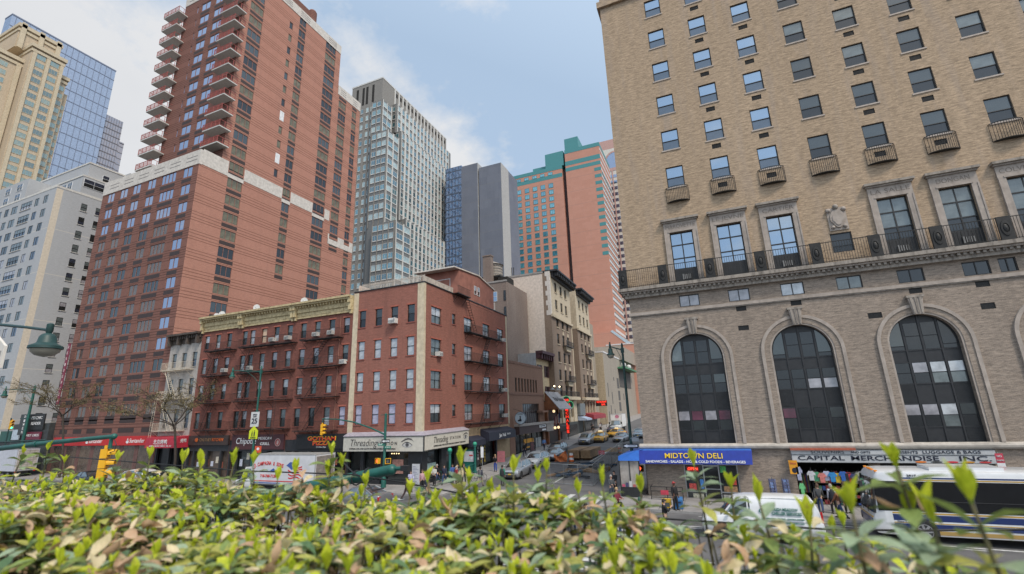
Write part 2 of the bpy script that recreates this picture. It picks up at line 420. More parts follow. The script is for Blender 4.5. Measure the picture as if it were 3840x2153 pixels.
# ------------------------------------------------------------------ ground
def ground():
    asph, nt, b = _nt('asphalt'); MATS['asphalt'] = asph
    o = objco(nt); n = noise(nt, o, .35, 5, .6); c = mixc(nt, ramp(nt, n, .35, .68), (.085, .083, .085), (.14, .136, .136))
    n2 = noise(nt, mapping(nt, o, (.2, 1.4, 1)), .8, 4); c = mixc(nt, ramp(nt, n2, .55, .75, (0, 0, 0), (.6, .6, .6)), c, (.045, .045, .047))
    n3 = noise(nt, o, 14., 2); c = mixc(nt, ramp(nt, n3, .45, .6, (0, 0, 0), (.25, .25, .25)), c, (.16, .155, .15))
    nt.links.new(c, b.inputs['Base Color']); b.inputs['Roughness'].default_value = .85
    conc, nt, b = _nt('pavement_concrete'); MATS['pavement'] = conc
    o = objco(nt); n = noise(nt, o, .6, 5, .6); c = mixc(nt, ramp(nt, n, .35, .68), (.26, .245, .235), (.36, .34, .325))
    t = N(nt, 'ShaderNodeTexBrick'); t.offset = 0; t.inputs['Scale'].default_value = 1; t.inputs['Brick Width'].default_value = 1.5; t.inputs['Row Height'].default_value = 1.5; t.inputs['Mortar Size'].default_value = .02
    t.inputs['Color1'].default_value = (1, 1, 1, 1); t.inputs['Color2'].default_value = (.86, .86, .86, 1); t.inputs['Mortar'].default_value = (.45, .45, .45, 1); nt.links.new(o, t.inputs['Vector'])
    c = mixc(nt, 1., c, t.outputs['Color'], 'MULTIPLY')
    n2 = noise(nt, o, 3.2, 3); c = mixc(nt, ramp(nt, n2, .6, .72, (0, 0, 0), (.5, .5, .5)), c, (.12, .115, .11))
    nt.links.new(c, b.inputs['Base Color']); b.inputs['Roughness'].default_value = .85
    xs = [-3000, -800, -300] + list(range(-160, 61, 10)) + [22, -14, 300, 800, 3000]; xs = sorted(set(xs))
    ys = [-3000, -300, 0, 20, 30, 36, 42] + list(range(50, 341, 10)) + [330, 600, 3000]; ys = sorted(set(ys))
    mb = MB(); n = len(xs)
    mb.faces([(x, y, ground_z(x, y)) for y in ys for x in xs], [(j*n+i, j*n+i+1, (j+1)*n+i+1, (j+1)*n+i) for j in range(len(ys)-1) for i in range(n-1)], asph)
    mb.build('road', kind='structure')
    kerb = M('kerb_granite', (.30, .29, .28), .8)
    def slab(name, rects, h=.14, mat=conc, k=True):
        mb = MB()
        for x0, x1, y0, y1 in rects:
            nx = max(1, int((x1-x0)/5)); ny = max(1, int((y1-y0)/5))
            X = [x0+(x1-x0)*i/nx for i in range(nx+1)]; Y = [y0+(y1-y0)*j/ny for j in range(ny+1)]
            mb.faces([(x, y, ground_z(x, y)+h) for y in Y for x in X], [(j*(nx+1)+i, j*(nx+1)+i+1, (j+1)*(nx+1)+i+1, (j+1)*(nx+1)+i) for j in range(ny) for i in range(nx)], mat)
            if k:
                for i in range(nx):
                    for y, s in ((y0, 0), (y1, 1)):
                        q = [(X[i], y, ground_z(X[i], y)-.2), (X[i+1], y, ground_z(X[i+1], y)-.2), (X[i+1], y, ground_z(X[i+1], y)+h), (X[i], y, ground_z(X[i], y)+h)]
                        mb.poly(q if not s else q[::-1], kerb)
                for j in range(ny):
                    for x, s in ((x0, 1), (x1, 0)):
                        q = [(x, Y[j], ground_z(x, Y[j])-.2), (x, Y[j+1], ground_z(x, Y[j+1])-.2), (x, Y[j+1], ground_z(x, Y[j+1])+h), (x, Y[j], ground_z(x, Y[j])+h)]
                        mb.poly(q if not s else q[::-1], kerb)
        return mb.build(name, kind='structure')
    slab('pavement', [(-92, -22, 35.8, 40.2), (-26.6, -22, 40.2, 260)])
    slab('pavement', [(-8.6, 60, 35, 40.2), (-8.6, -5.7, 40.2, 260)])
    slab('pavement', [(-170, -104, 35.8, 40.2), (-107.3, -104, 40.2, 120)])
    # painted markings, 4 mm sheets
    wp = M('road_paint', (.50, .50, .48), .8, var=.3, scale=6)
    mb = MB()
    def mark(x0, x1, y0, y1):
        nx = max(1, int((x1-x0)/6)); ny = max(1, int((y1-y0)/6))
        for i in range(nx):
            for j in range(ny):
                a, b_ = x0+(x1-x0)*i/nx, x0+(x1-x0)*(i+1)/nx; c_, d_ = y0+(y1-y0)*j/ny, y0+(y1-y0)*(j+1)/ny
                mb.poly([(x, y, ground_z(x, y)+.006) for x, y in ((a, c_), (b_, c_), (b_, d_), (a, d_))], wp)
    for k in range(11): mark(-21.3+k*1.18, -20.85+k*1.18, 36.3, 39.4)       # ladder crossing over the side street
    for k in range(16): mark(-27.6, -24.4, 16+k*1.2, 16.5+k*1.2)             # crossings over the avenue
    for k in range(16): mark(-8.2, -5.2, 15+k*1.2, 15.5+k*1.2)
    for y in (18.2, 21.6, 25., 31.2):
        for k in range(30): mark(-160+k*6+(-2 if False else 0), -157+k*6, y, y+.12)
    mark(-3, 22, 31.55, 31.75); mark(-2, 22, 34.4, 34.52)
    mark(-14.9, -14.75, 44, 200)
    mb.build('road_marking', kind='structure')
ground()
# ------------------------------------------------------------------ shared materials
METAL_BK = M('black_iron', (.022, .021, .02), .55, .3, .3)
FR_DK = M('dark_frame', (.028, .029, .031), .5, .2, .2)
G_SKY = GLASS('glass_sky', (.03, .05, .09), .40, (.62, .80, 1.))  # sky reflection is partly put into the blue base and tint
G_SCR = GLASS('glass_screen', (.028, .036, .055), .12, (.7, .85, 1.), .12)
G_DIM = GLASS('glass_dim', (.016, .02, .02), .08, (.8, .9, .95), .08)
G_DIM2 = GLASS('glass_dim_blind', (.10, .118, .118), .08, (.8, .9, .95), .08)
G_BLK = GLASS('glass_black', (.009, .010, .011), .035, (.8, .9, 1), .1)
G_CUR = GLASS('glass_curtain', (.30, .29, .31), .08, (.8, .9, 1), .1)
G_RED = GLASS('glass_redcurtain', (.10, .025, .045), .08, (.8, .9, 1), .1)
G_BLIND = GLASS('glass_blind', (.42, .44, .46), .12, (.85, .92, 1), .1)
G_BROWN = GLASS('glass_brown', (.10, .075, .06), .10, (.9, .8, .72), .1)

# ------------------------------------------------------------------ tan hotel on the right
def hotel():
    X0, X1, Y0, Y1, ZT = -5.75, 36., 40., 64., 60.
    br = BRICK('brick_tan', (.34, .245, .158), (.435, .318, .213), (.40, .34, .28), streak=.6, stain=(.33, .28, .25), stain_amt=.5, big=.10)
    brl = BRICK('brick_taupe', (.232, .183, .142), (.31, .247, .195), (.38, .355, .335), streak=.6, stain=(.15, .125, .105), stain_amt=.5, big=.1)
    st = STONE('limestone', (.40, .345, .30), (.20, .17, .15), .55)
    std = STONE('limestone_soiled', (.33, .29, .25), (.075, .065, .058), .85, (2.2, 2.2, .35))
    eng = M('engraving', (.20, .165, .14), .9)
    sillm = M('hotel_sill', (.42, .36, .31), .8)
    T = thing('brick_hotel', 'tall tan brick building with great arched windows above the deli and souvenir shop', 'building', (X0, Y0, 0))
    pl = Plane('x', Y0)
    holes = []; win = []
    cols = [-.75+3.635*i for i in range(10)]
    vc = {1, 2, 4, 5, 7, 9}
    for ci, cx in enumerate(cols):
        for r in range(9):
            z = 25.08+3.64*r; w = 1.44; h = 1.95
            holes.append((cx-w/2, cx+w/2, z, z+h)); win.append((ci, r, cx-w/2, z, w, h))
            if ci in vc: holes.append((cx-.36, cx+.36, z-.86, z-.42, .1))
    big = [-.9, 2.8, 6.45, 13.73, 17.37, 21.05, 24.7]
    for bx in big: holes.append((bx-.92, bx+.92, 16.4, 20.9, .3))
    holes.append((9.52, 10.88, 17.25, 18.75, .15))
    sl = [(-1.72, -.18), (1.98, 3.5), (5.66, 7.2), (9.28, 10.85), (12.95, 14.46), (16.56, 18.0), (18.45, 19.36), (20.3, 21.8), (23.9, 25.4)]
    for a, b in sl: holes.append((a, b, 14.42, 15.38, .15))
    vents = [(2.38, 3.1, 13.6, 13.98), (2.32, 3.06, 12.08, 12.45), (6.14, 6.85, 13.6, 14.0), (10.72, 11.55, 12.12, 12.53), (13.38, 14.12, 13.6, 14.0), (16.98, 17.72, 13.58, 14.0), (16.92, 17.67, 12.08, 12.5)]
    for v in vents: holes.append(v+(.1,))
    arcs = [-1., 6.28, 13.52, 20.8, 28.05]; RA, ZS, ZB = 1.95, 10.2, 3.75
    for ax in arcs: holes.append((ax-RA, ax+RA, ZB, ZS+RA, 0.))
    W = MB()
    up = [h for h in holes if h[2] > 16]; lo = [h for h in holes if h[2] <= 16.39 and h[2] >= 3.7]
    wall(W, pl, X0, X1, 16.2, ZT, up, br)
    wall(W, pl, X0, X1, 3.7, 16.2, lo, brl)
    gnd = [(-2.95, .8, -1., 2.3, .25), (4.5, 15.4, -1., 3.3, 3.0)]
    wall(W, pl, X0, X1, -1.2, 3.7, gnd, brl)
    # spandrels and reveals of the arches
    n = 20
    for ax in arcs:
        pts = [(ax+RA*math.cos(PI-PI*i/n), ZS+RA*math.sin(PI-PI*i/n)) for i in range(n+1)]
        for i in range(n):
            (a, za), (b, zb) = pts[i], pts[i+1]
            W.poly([pl.P(a, za), pl.P(b, zb), pl.P(b, ZS+RA), pl.P(a, ZS+RA)], brl)
            W.poly([pl.P(b, zb), pl.P(a, za), pl.P(a, za, .45), pl.P(b, zb, .45)], brl)
        for s in (-1, 1):
            q = [pl.P(ax+s*RA, ZB), pl.P(ax+s*RA, ZB, .45), pl.P(ax+s*RA, ZS, .45), pl.P(ax+s*RA, ZS)]
            W.poly(q if s < 0 else q[::-1], brl)
    shell(W, X0, X1, Y0, Y1, -1.2, ZT, br, skip='f')
    W.box(X0-.28, X1, Y0-.28, Y1, 46.2, 46.9, br); 
    W.build('wall', T)
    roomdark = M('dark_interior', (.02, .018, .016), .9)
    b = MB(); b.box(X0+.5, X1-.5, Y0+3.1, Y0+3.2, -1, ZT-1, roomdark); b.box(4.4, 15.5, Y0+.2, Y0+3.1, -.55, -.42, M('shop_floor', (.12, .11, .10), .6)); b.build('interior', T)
    # windows
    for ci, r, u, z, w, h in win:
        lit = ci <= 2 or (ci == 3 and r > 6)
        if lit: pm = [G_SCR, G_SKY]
        else: pm = [G_BLK, RND.choice([G_DIM, G_DIM2, G_DIM2, G_DIM])]  # dark panes on the right stand in for reflected buildings
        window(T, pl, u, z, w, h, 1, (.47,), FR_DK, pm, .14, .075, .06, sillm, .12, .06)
        if ci in vc:
            b = MB(); pl.box(b, cols[ci]-.36, cols[ci]+.36, z-.86, z-.42, .07, .11, FR_DK)
            for k in range(6): pl.box(b, cols[ci]-.34, cols[ci]+.34, z-.84+k*.07, z-.81+k*.07, .045, .072, METAL_BK)
            b.build('vent_grille', T)
    for v in vents:
        b = MB(); pl.box(b, v[0], v[1], v[2], v[3], .07, .11, FR_DK)
        for k in range(5): pl.box(b, v[0]+.02, v[1]-.02, v[2]+.02+k*.075, v[2]+.05+k*.075, .04, .072, METAL_BK)
        b.build('vent_grille', T)
    # curved juliet balconies under the lowest row
    jb = MB(); K = 14
    def bow(t): return (-.93+1.86*t, -.42*math.sin(PI*t)**.6)
    for i in range(K+1):
        x, y = bow(i/K); jb.tube((x, y, 0), (x*1.0, y-.03, 1.32), .016, METAL_BK, 5)
    for z, r in ((0, .03), (1.32, .03)):
        jb.path([(bow(i/K)[0], bow(i/K)[1]-.02*(z > 1), z) for i in range(K+1)], r, METAL_BK, 5)
    base = [(bow(i/K)[0], bow(i/K)[1], -.03) for i in range(K+1)]
    jb.prism(base, (0, 0, .05), METAL_BK)
    jm = jb.mesh('balcony')
    for cx in cols:
        inst('balcony', jm, T, Vector((cx, Y0-.02, 23.66)) - Vector((X0, Y0, 0)))
    # framed tall windows with carved names
    names = ['MARQVETTE', 'LE JEVNE', 'CARTIER', 'LA SALLE', 'DONGAN', 'COLVMBVS', 'HVDSON']
    for i, bx in enumerate(big):
        fr = MB()
        for s in (-1, 1):
            pl.box(fr, bx+s*.92, bx+s*1.34, 16.4, 20.9, -.13, .0, st); pl.box(fr, bx+s*1.24, bx+s*1.34, 16.4, 20.9, -.17, -.131, st)
        pl.box(fr, bx-1.34, bx+1.34, 20.9, 21.78, -.13, 0, st); pl.box(fr, bx-1.02, bx+1.02, 20.9, 21.02, -.17, -.131, st)
        pl.box(fr, bx-1.42, bx+1.42, 21.78, 21.9, -.26, 0, st); pl.box(fr, bx-1.52, bx+1.52, 21.9, 22.08, -.42, 0, std)
        f = fr.build('stone_surround', T)
        if i < 6: txt(f, names[i], (bx, Y0-.135, 21.38), .5, eng, width=min(2.35, .31*len(names[i])), ext=.004, bold=-.004)
        lit = i < 3
        pm = [G_SKY if lit else G_BLK, G_SKY if lit else G_DIM2, G_SKY if lit else G_DIM2]
        window(T, pl, bx-.92, 17.62, 1.84, 3.28, 2, (.30, .66), FR_DK, pm, .2, .08, .09)
        b = MB(); pl.box(b, bx-.92, bx+.92, 16.4, 17.62, .16, .28, FR_DK)
        for k in range(9): pl.box(b, bx-.9+k*.2, bx-.89+k*.2, 16.45, 17.6, .145, .161, METAL_BK)
        b.build('panel', T)
        if i != 1:
            a = MB(); pl.box(a, bx-.3, bx+.42, 16.72, 17.2, .06, .2, METAL_BK); pl.box(a, bx-.3, bx-.2, 16.72, 17.2, .045, .061, M('ac_grey', (.2, .2, .2), .6))
            for k in range(4): pl.box(a, bx-.15+k*.14, bx-.08+k*.14, 16.76, 17.16, .045, .061, M('ac_grey', (.2, .2, .2), .6))
            a.build('air_conditioner', T)
    # shield and its dark window
    s = MB(); pts = []
    for i in range(24):
        a = 2*PI*i/24; pts.append((.47*math.sin(a)*(1-.22*(math.cos(a) < -.3)), .72*math.cos(a)))
    pl.box(s, 9.6, 10.82, 18.95, 20.75, -.08, 0, st)
    s.prism([(10.21+x, Y0-.08, 19.85+z) for x, z in pts], (0, -.12, 0), st)
    s.prism([(10.21+x*.72, Y0-.2, 19.83+z*.72) for x, z in pts], (0, -.05, 0), st)
    for sx in (-1, 1):
        s.sphere((10.21+sx*.5, Y0-.12, 20.55), .17, st, 10); s.sphere((10.21+sx*.38, Y0-.12, 19.2), .14, st, 10)
    s.sphere((10.21, Y0-.15, 20.78), .2, std, 10, 1.1); s.build('shield_ornament', T, 40)
    window(T, pl, 9.52, 17.25, 1.36, 1.5, 1, (), FR_DK, G_BLK, .1, .07)
    # cornice shelf, railing and medallions
    c = MB()
    c.box(X0-.72, X1, Y0-.78, Y0-.001, 16.12, 16.38, std); c.box(X0-.55, X1, Y0-.6, Y0-.001, 15.98, 16.12, st); c.box(X0-.3, X1, Y0-.34, Y0-.001, 15.56, 15.98, std)
    c.box(X0-.72, X0-.001, Y0-.001, Y1, 16.12, 16.38, std); c.box(X0-.55, X0-.001, Y0-.001, Y1, 15.98, 16.12, st); c.box(X0-.3, X0-.001, Y0-.001, Y1, 15.56, 15.98, std)
    x = X0-.4
    while x < X1: c.box(x, x+.17, Y0-.52, Y0-.341, 15.8, 15.979, std); x += .34
    c.build('cornice', T)
    c = MB(); c.box(X0-.12, X1, Y0-.14, Y0-.001, 14.06, 14.3, st); c.box(X0-.08, X1, Y0-.09, Y0-.001, 13.98, 14.06, std)
    c.build('string_course', T)
    c = MB(); n = 6
    prof = [(-.02, 3.36), (-.22, 3.38), (-.32, 3.48), (-.34, 3.6), (-.28, 3.7), (-.12, 3.76), (-.02, 3.78)]
    stl = STONE('ledge_stone', (.46, .42, .37), (.2, .18, .16), .5, (.8, .8, 2))
    c.loft([[(xx, Y0+d, z) for d, z in prof][::-1] for xx in (X0-.3, X1)], stl)
    c.loft([[(X0+d, yy, z) for d, z in prof] for yy in (Y0-.001, Y1)], stl)
    c.build('ledge', T)
    r = MB(); YR = Y0-.68
    r.box(X0-.66, X1, YR-.025, YR+.025, 17.93, 17.98, METAL_BK); r.box(X0-.66, X1, YR-.02, YR+.02, 16.46, 16.5, METAL_BK)
    x = X0-.6
    while x < X1: r.box(x-.012, x+.012, YR-.012, YR+.012, 16.38, 17.93, METAL_BK); x += .165
    rl = r.build('balcony_rail', T)
    for mx in [-6., -2.72, .92, 4.57, 8.29, 11.92, 15.49, 19.02, 22.7]:
        m = MB(); m.box(mx-.36, mx+.36, YR-.05, YR+.05, 16.4, 18.02, METAL_BK)
        m.loft([[(mx+.27*math.sin(2*PI*i/16)*k, YR-d, 17.2+.55*math.cos(2*PI*i/16)*k) for i in range(16)] for k, d in ((1, .05), (.95, .09), (.62, .1), (.55, .06), (.35, .1), (.05, .13))], METAL_BK)
        m.build('medallion', rl)
    # slider windows
    for i, (a, b_) in enumerate(sl):
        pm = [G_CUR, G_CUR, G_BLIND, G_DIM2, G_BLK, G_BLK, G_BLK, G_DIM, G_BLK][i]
        window(T, pl, a, 14.42, b_-a, .96, 2, (), FR_DK, pm, .1, .06, .06)
    # arched windows
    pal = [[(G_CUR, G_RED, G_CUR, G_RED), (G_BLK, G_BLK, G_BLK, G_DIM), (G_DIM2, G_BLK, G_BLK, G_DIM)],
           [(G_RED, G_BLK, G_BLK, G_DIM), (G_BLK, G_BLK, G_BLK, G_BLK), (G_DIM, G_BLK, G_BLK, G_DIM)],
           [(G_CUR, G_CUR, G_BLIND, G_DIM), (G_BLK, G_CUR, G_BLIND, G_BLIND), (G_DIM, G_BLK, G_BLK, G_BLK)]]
    pan = M('bronze_panel', (.034, .035, .038), .45, .3, .15)
    for i, ax in enumerate(arcs):
        D = .38; fm = MB(); nn = 24
        pts = [(ax-RA, ZB)] + [(ax+RA*math.cos(PI-PI*k/nn), ZS+RA*math.sin(PI-PI*k/nn)) for k in range(nn+1)] + [(ax+RA, ZB)]
        fm.prism([pl.P(x, z, D) for x, z in pts], (0, .08, 0), pan)
        for k in range(1, 4): xx = ax-RA+k*RA/2; pl.box(fm, xx-.05, xx+.05, ZB, ZS+math.sqrt(max(0, RA*RA-(xx-ax)**2))-.02, D-.06, D, pan)
        for z in (4.7, 6.2, 7.5, 8.95, 9.75): pl.box(fm, ax-RA+.01, ax+RA-.01, z-.035, z+.035, D-.045, D, pan)
        fo = fm.build('arched_window', T)
        P = pal[i % 3]
        for row, (za, zb) in enumerate(((4.74, 6.15), (7.54, 8.9), (9.8, 11.6))):
            for k in range(4):
                x0, x1 = ax-RA+k*RA/2+.1, ax-RA+(k+1)*RA/2-.1
                zt = zb
                if row == 2:
                    xe = max(abs(x0-ax), abs(x1-ax)); zt = min(zb, ZS+math.sqrt(max(.01, (RA-.1)**2-xe**2)))
                g = MB(); zm = za+(zt-za)*.5; lowm = G_BLK if P[row][k] not in (G_RED, G_BLIND) else (G_DIM if P[row][k] is G_RED else G_DIM2)
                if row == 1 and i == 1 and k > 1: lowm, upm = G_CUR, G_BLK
                else: upm = P[row][k]
                pl.box(g, x0, x1, za, zm-.03, D-.012, D+.01, lowm)
                if row == 2 and k in (0, 3):       # outer top lights follow the curve
                    s = [(x0, zm+.03), (x1, zm+.03)]; arc = []
                    for q in range(7):
                        x = x1+(x0-x1)*q/6; arc.append((x, max(zm+.05, ZS+math.sqrt(max(.01, (RA-.1)**2-(x-ax)**2)))))
                    g.prism([pl.P(x, z, D-.028) for x, z in s+arc], (0, .03, 0), upm)
                else: pl.box(g, x0, x1, zm+.03, zt, D-.028, D+.01, upm)
                g.build('pane', fo)
        for z0, z1 in ((3.85, 4.62), (6.3, 7.42)):
            for k in (0, 3):
                g = MB(); x0, x1 = ax-RA+k*RA/2+.08, ax-RA+(k+1)*RA/2-.08
                q = z0
                while q < z1: pl.box(g, x0, x1, q, q+.05, D-.03, D+.01, FR_DK); q += .1
                g.build('louvre', fo)
        # brick archivolt with a stone roll around it, and key stone
        am = MB()
        def ring(r0, r1, d0, mat):
            for k in range(nn):
                a0, a1 = PI-PI*k/nn, PI-PI*(k+1)/nn
                q = [(ax+r*math.cos(a), ZS+r*math.sin(a)) for a, r in ((a0, r0), (a0, r1), (a1, r1), (a1, r0))]
                am.prism([pl.P(x, z, -d0) for x, z in q][::-1], (0, d0-.001, 0), mat)
            for s in (-1, 1): pl.box(am, ax+s*r0, ax+s*r1, 3.78, ZS-.001, -d0, -.001, mat)
        ring(RA, RA+.12, .05, st); ring(RA+.12, RA+.5, .09, brl); ring(RA+.5, RA+.72, .16, st)
        am.build('arch_surround', T)
        k = MB(); k.prism([pl.P(ax-.28, 12.12, -.3), pl.P(ax+.28, 12.12, -.3), pl.P(ax+.42, 13.3, -.3), pl.P(ax-.42, 13.3, -.3)], (0, .299, 0), st)
        pl.box(k, ax-.5, ax+.5, 13.28, 13.44, -.36, -.001, std)
        for q in range(3): k.prism([pl.P(ax-.2+q*.2-.05, 12.2, -.35), pl.P(ax-.2+q*.2+.05, 12.2, -.35), pl.P(ax-.26+q*.26+.07, 13.28, -.35), pl.P(ax-.26+q*.26-.07, 13.28, -.35)], (0, .05, 0), std)
        k.build('keystone', T)
    # deli front
    al = M('aluminium', (.45, .46, .47), .35, .7, .1)
    d = MB()
    for x in (-2.95, -1.62, -.55, .72): pl.box(d, x, x+.08, -.5, 2.3, .1, .2, al)
    for z in (-.42, .3, 2.22): pl.box(d, -2.87, -1.62, z, z+.07, .1, .2, al); pl.box(d, -.47, .72, z, z+.07, .1, .2, al)
    pl.box(d, -1.54, -.55, 2.12, 2.22, .1, .2, al); pl.box(d, -1.54, -.55, .5, .56, .12, .18, al)
    ob = d.build('shop_front', T)
    g = MB(); pl.box(g, -2.87, -1.62, -.35, 2.25, .15, .17, G_DIM); pl.box(g, -.47, .72, -.35, 2.25, .15, .17, G_DIM); pl.box(g, -1.54, -.55, -.5, 2.15, .19, .2, G_BLK); g.build('pane', ob)
    post = [((-2.75, -1.9, 1.75, 2.1), (.8, .05, .03)), ((-2.7, -2.2, .45, .9), (.7, .1, .08)), ((-2.5, -1.75, -.35, .2), (.6, .55, .4)), ((-1.9, -1.66, .55, 1.2), (.1, .3, .75)),
            ((-.4, .0, 1.7, 2.15), (.1, .5, .15)), ((-.3, .6, .3, .75), (.45, .25, .12)), ((.1, .6, .85, 1.4), (.7, .08, .06)), ((-.42, .65, -.33, .2), (.55, .5, .42))]
    for k, ((a, b_, c_, e), col) in enumerate(post):
        q = MB(); pl.box(q, a, b_, c_, e, .13, .148, M('poster_%d' % k, col, .6, var=.5, scale=8)); q.build('window_poster', ob)
    q = txt(ob, 'OPEN', (-2.32, Y0+.125, 1.93), .26, M('neon_red', (.9, .1, .05), .5, emit=(1, .08, .04), es=2.2), width=.7)
    blue = M('awning_blue', (.012, .035, .30), .55, var=.12); blue2 = M('awning_blue_top', (.02, .13, .50), .55, var=.12)
    a = MB()
    a.poly([(-6.02, Y0-.02, 3.42), (-6.02, 38.95, 3.36), (1.86, 38.95, 3.36), (1.86, Y0-.02, 3.42)][::-1], blue2)
    a.poly([(-6.02, 38.72, 2.42), (1.78, 38.72, 2.42), (1.86, 38.95, 3.36), (-6.02, 38.95, 3.36)], blue)
    a.poly([(1.78, 38.72, 2.42), (1.78, Y0-.02, 2.42), (1.86, Y0-.02, 3.42), (1.86, 38.95, 3.36)], blue)
    a.poly([(-6.02, 38.95, 3.36), (-7.62, 38.75, 2.95), (-7.62, 44.5, 2.95), (-6.02, 44.5, 3.36)], blue2)
    a.poly([(-7.62, 38.72, 2.62), (-6.02, 38.72, 2.62), (-6.02, 38.95, 3.36), (-7.62, 38.75, 2.95)], blue2)
    a.poly([(-7.62, 44.5, 2.62), (-7.62, 38.72, 2.62), (-7.62, 38.75, 2.95), (-7.62, 44.5, 2.95)], blue2)
    a.poly([(-6.02, 38.95, 3.36), (-6.02, 44.5, 3.36), (-5.76, 44.5, 3.42), (-5.76, 38.95, 3.42)][::-1], blue2)
    aw = a.build('shop_awning', T)
    yel = M('letter_yellow', (.80, .55, .02), .6, var=.1); wht = M('letter_white', (.75, .75, .75), .6, var=.1)
    tl = Matrix.Rotation(-math.atan2(.23, .94), 4, 'X')
    txt(aw, 'MIDTOWN DELI', (-2.1, 38.80, 2.98), .52, yel, width=4.0, bold=.003, rot=tl, ext=.015)
    txt(aw, 'SANDWICHES - SALADS - HOT & COLD FOODS - BEVERAGES', (-2.1, 38.72, 2.58), .24, wht, width=6.9, bold=.004, rot=tl, ext=.012)
    # souvenir shop sign
    sg = M('sign_white', (.46, .47, .48), .5, var=.12); blkL = M('letter_black', (.012, .014, .03), .6, var=0)
    b = MB(); b.box(4.38, 15.4, 39.58, Y0-.002, 2.52, 3.36, sg); b.box(4.36, 15.42, 39.55, 39.58, 3.33, 3.37, FR_DK); b.box(4.36, 15.42, 39.55, 39.58, 3.01, 3.035, FR_DK); b.box(4.36, 15.42, 39.54, 39.58, 2.49, 2.53, FR_DK)
    s = b.build('shop_sign', T)
    txt(s, 'SOUVENIRS', (6.55, 39.565, 3.18), .27, blkL, width=1.95, bold=-.002); txt(s, 'AND GIFTS', (8.45, 39.565, 3.18), .19, blkL, width=1.1)
    txt(s, 'PRESENTS', (10.9, 39.565, 3.18), .22, blkL, width=1.3); txt(s, 'LUGGAGE & BAGS', (13.25, 39.565, 3.19), .26, blkL, width=2.9)
    txt(s, 'CAPITAL', (6.1, 39.565, 2.8), .4, blkL, width=2.75, bold=.004); txt(s, 'MERCHANDISE', (10.2, 39.565, 2.8), .4, blkL, width=4.7, bold=.004); txt(s, 'INC.', (14.35, 39.565, 2.8), .4, blkL, width=1.55, bold=.004)
    ov = [(.75, .2, .02), (.05, .05, .05), (.6, .03, .05), (.55, .25, .02), (.5, .05, .05)]
    for k, col in enumerate(ov):
        e = MB(); x = 11.6+k*.8; e.prism([(x+.3*math.cos(2*PI*i/14), 39.576, 2.6+.055*math.sin(2*PI*i/14)) for i in range(14)], (0, -.008, 0), M('badge_%d' % k, col, .6, var=0)); e.build('badge', s)
    t = MB(); t.box(4.34, 8.2, 39.46, 39.98, 3.40, 3.44, M('tile_red', (.42, .12, .07), .8, var=.3, scale=9)); t.prism([(4.34, 39.42, 3.33), (8.2, 39.42, 3.33), (8.2, 39.57, 3.40), (4.34, 39.57, 3.40)], (0, 0, .01), MATS['tile_red']); t.build('canopy', T)
    p = MB(); pl.box(p, 8.9, 9.5, -1, 2.5, -.002, .3, brl); pl.box(p, 9.5, 15.3, -1, .3, .1, .3, brl); p.build('pier', T)
    ro = MB(); pl.box(ro, 9.5, 15.4, 1.9, 2.5, .3, .36, FR_DK); q = .3
    while q < 1.9: pl.box(ro, 9.5, 15.4, q, q+.07, .3, .34, M('ac_grey', (.2, .2, .2), .6)); q += .09
    ro.build('roller_shutter', T)
hotel()
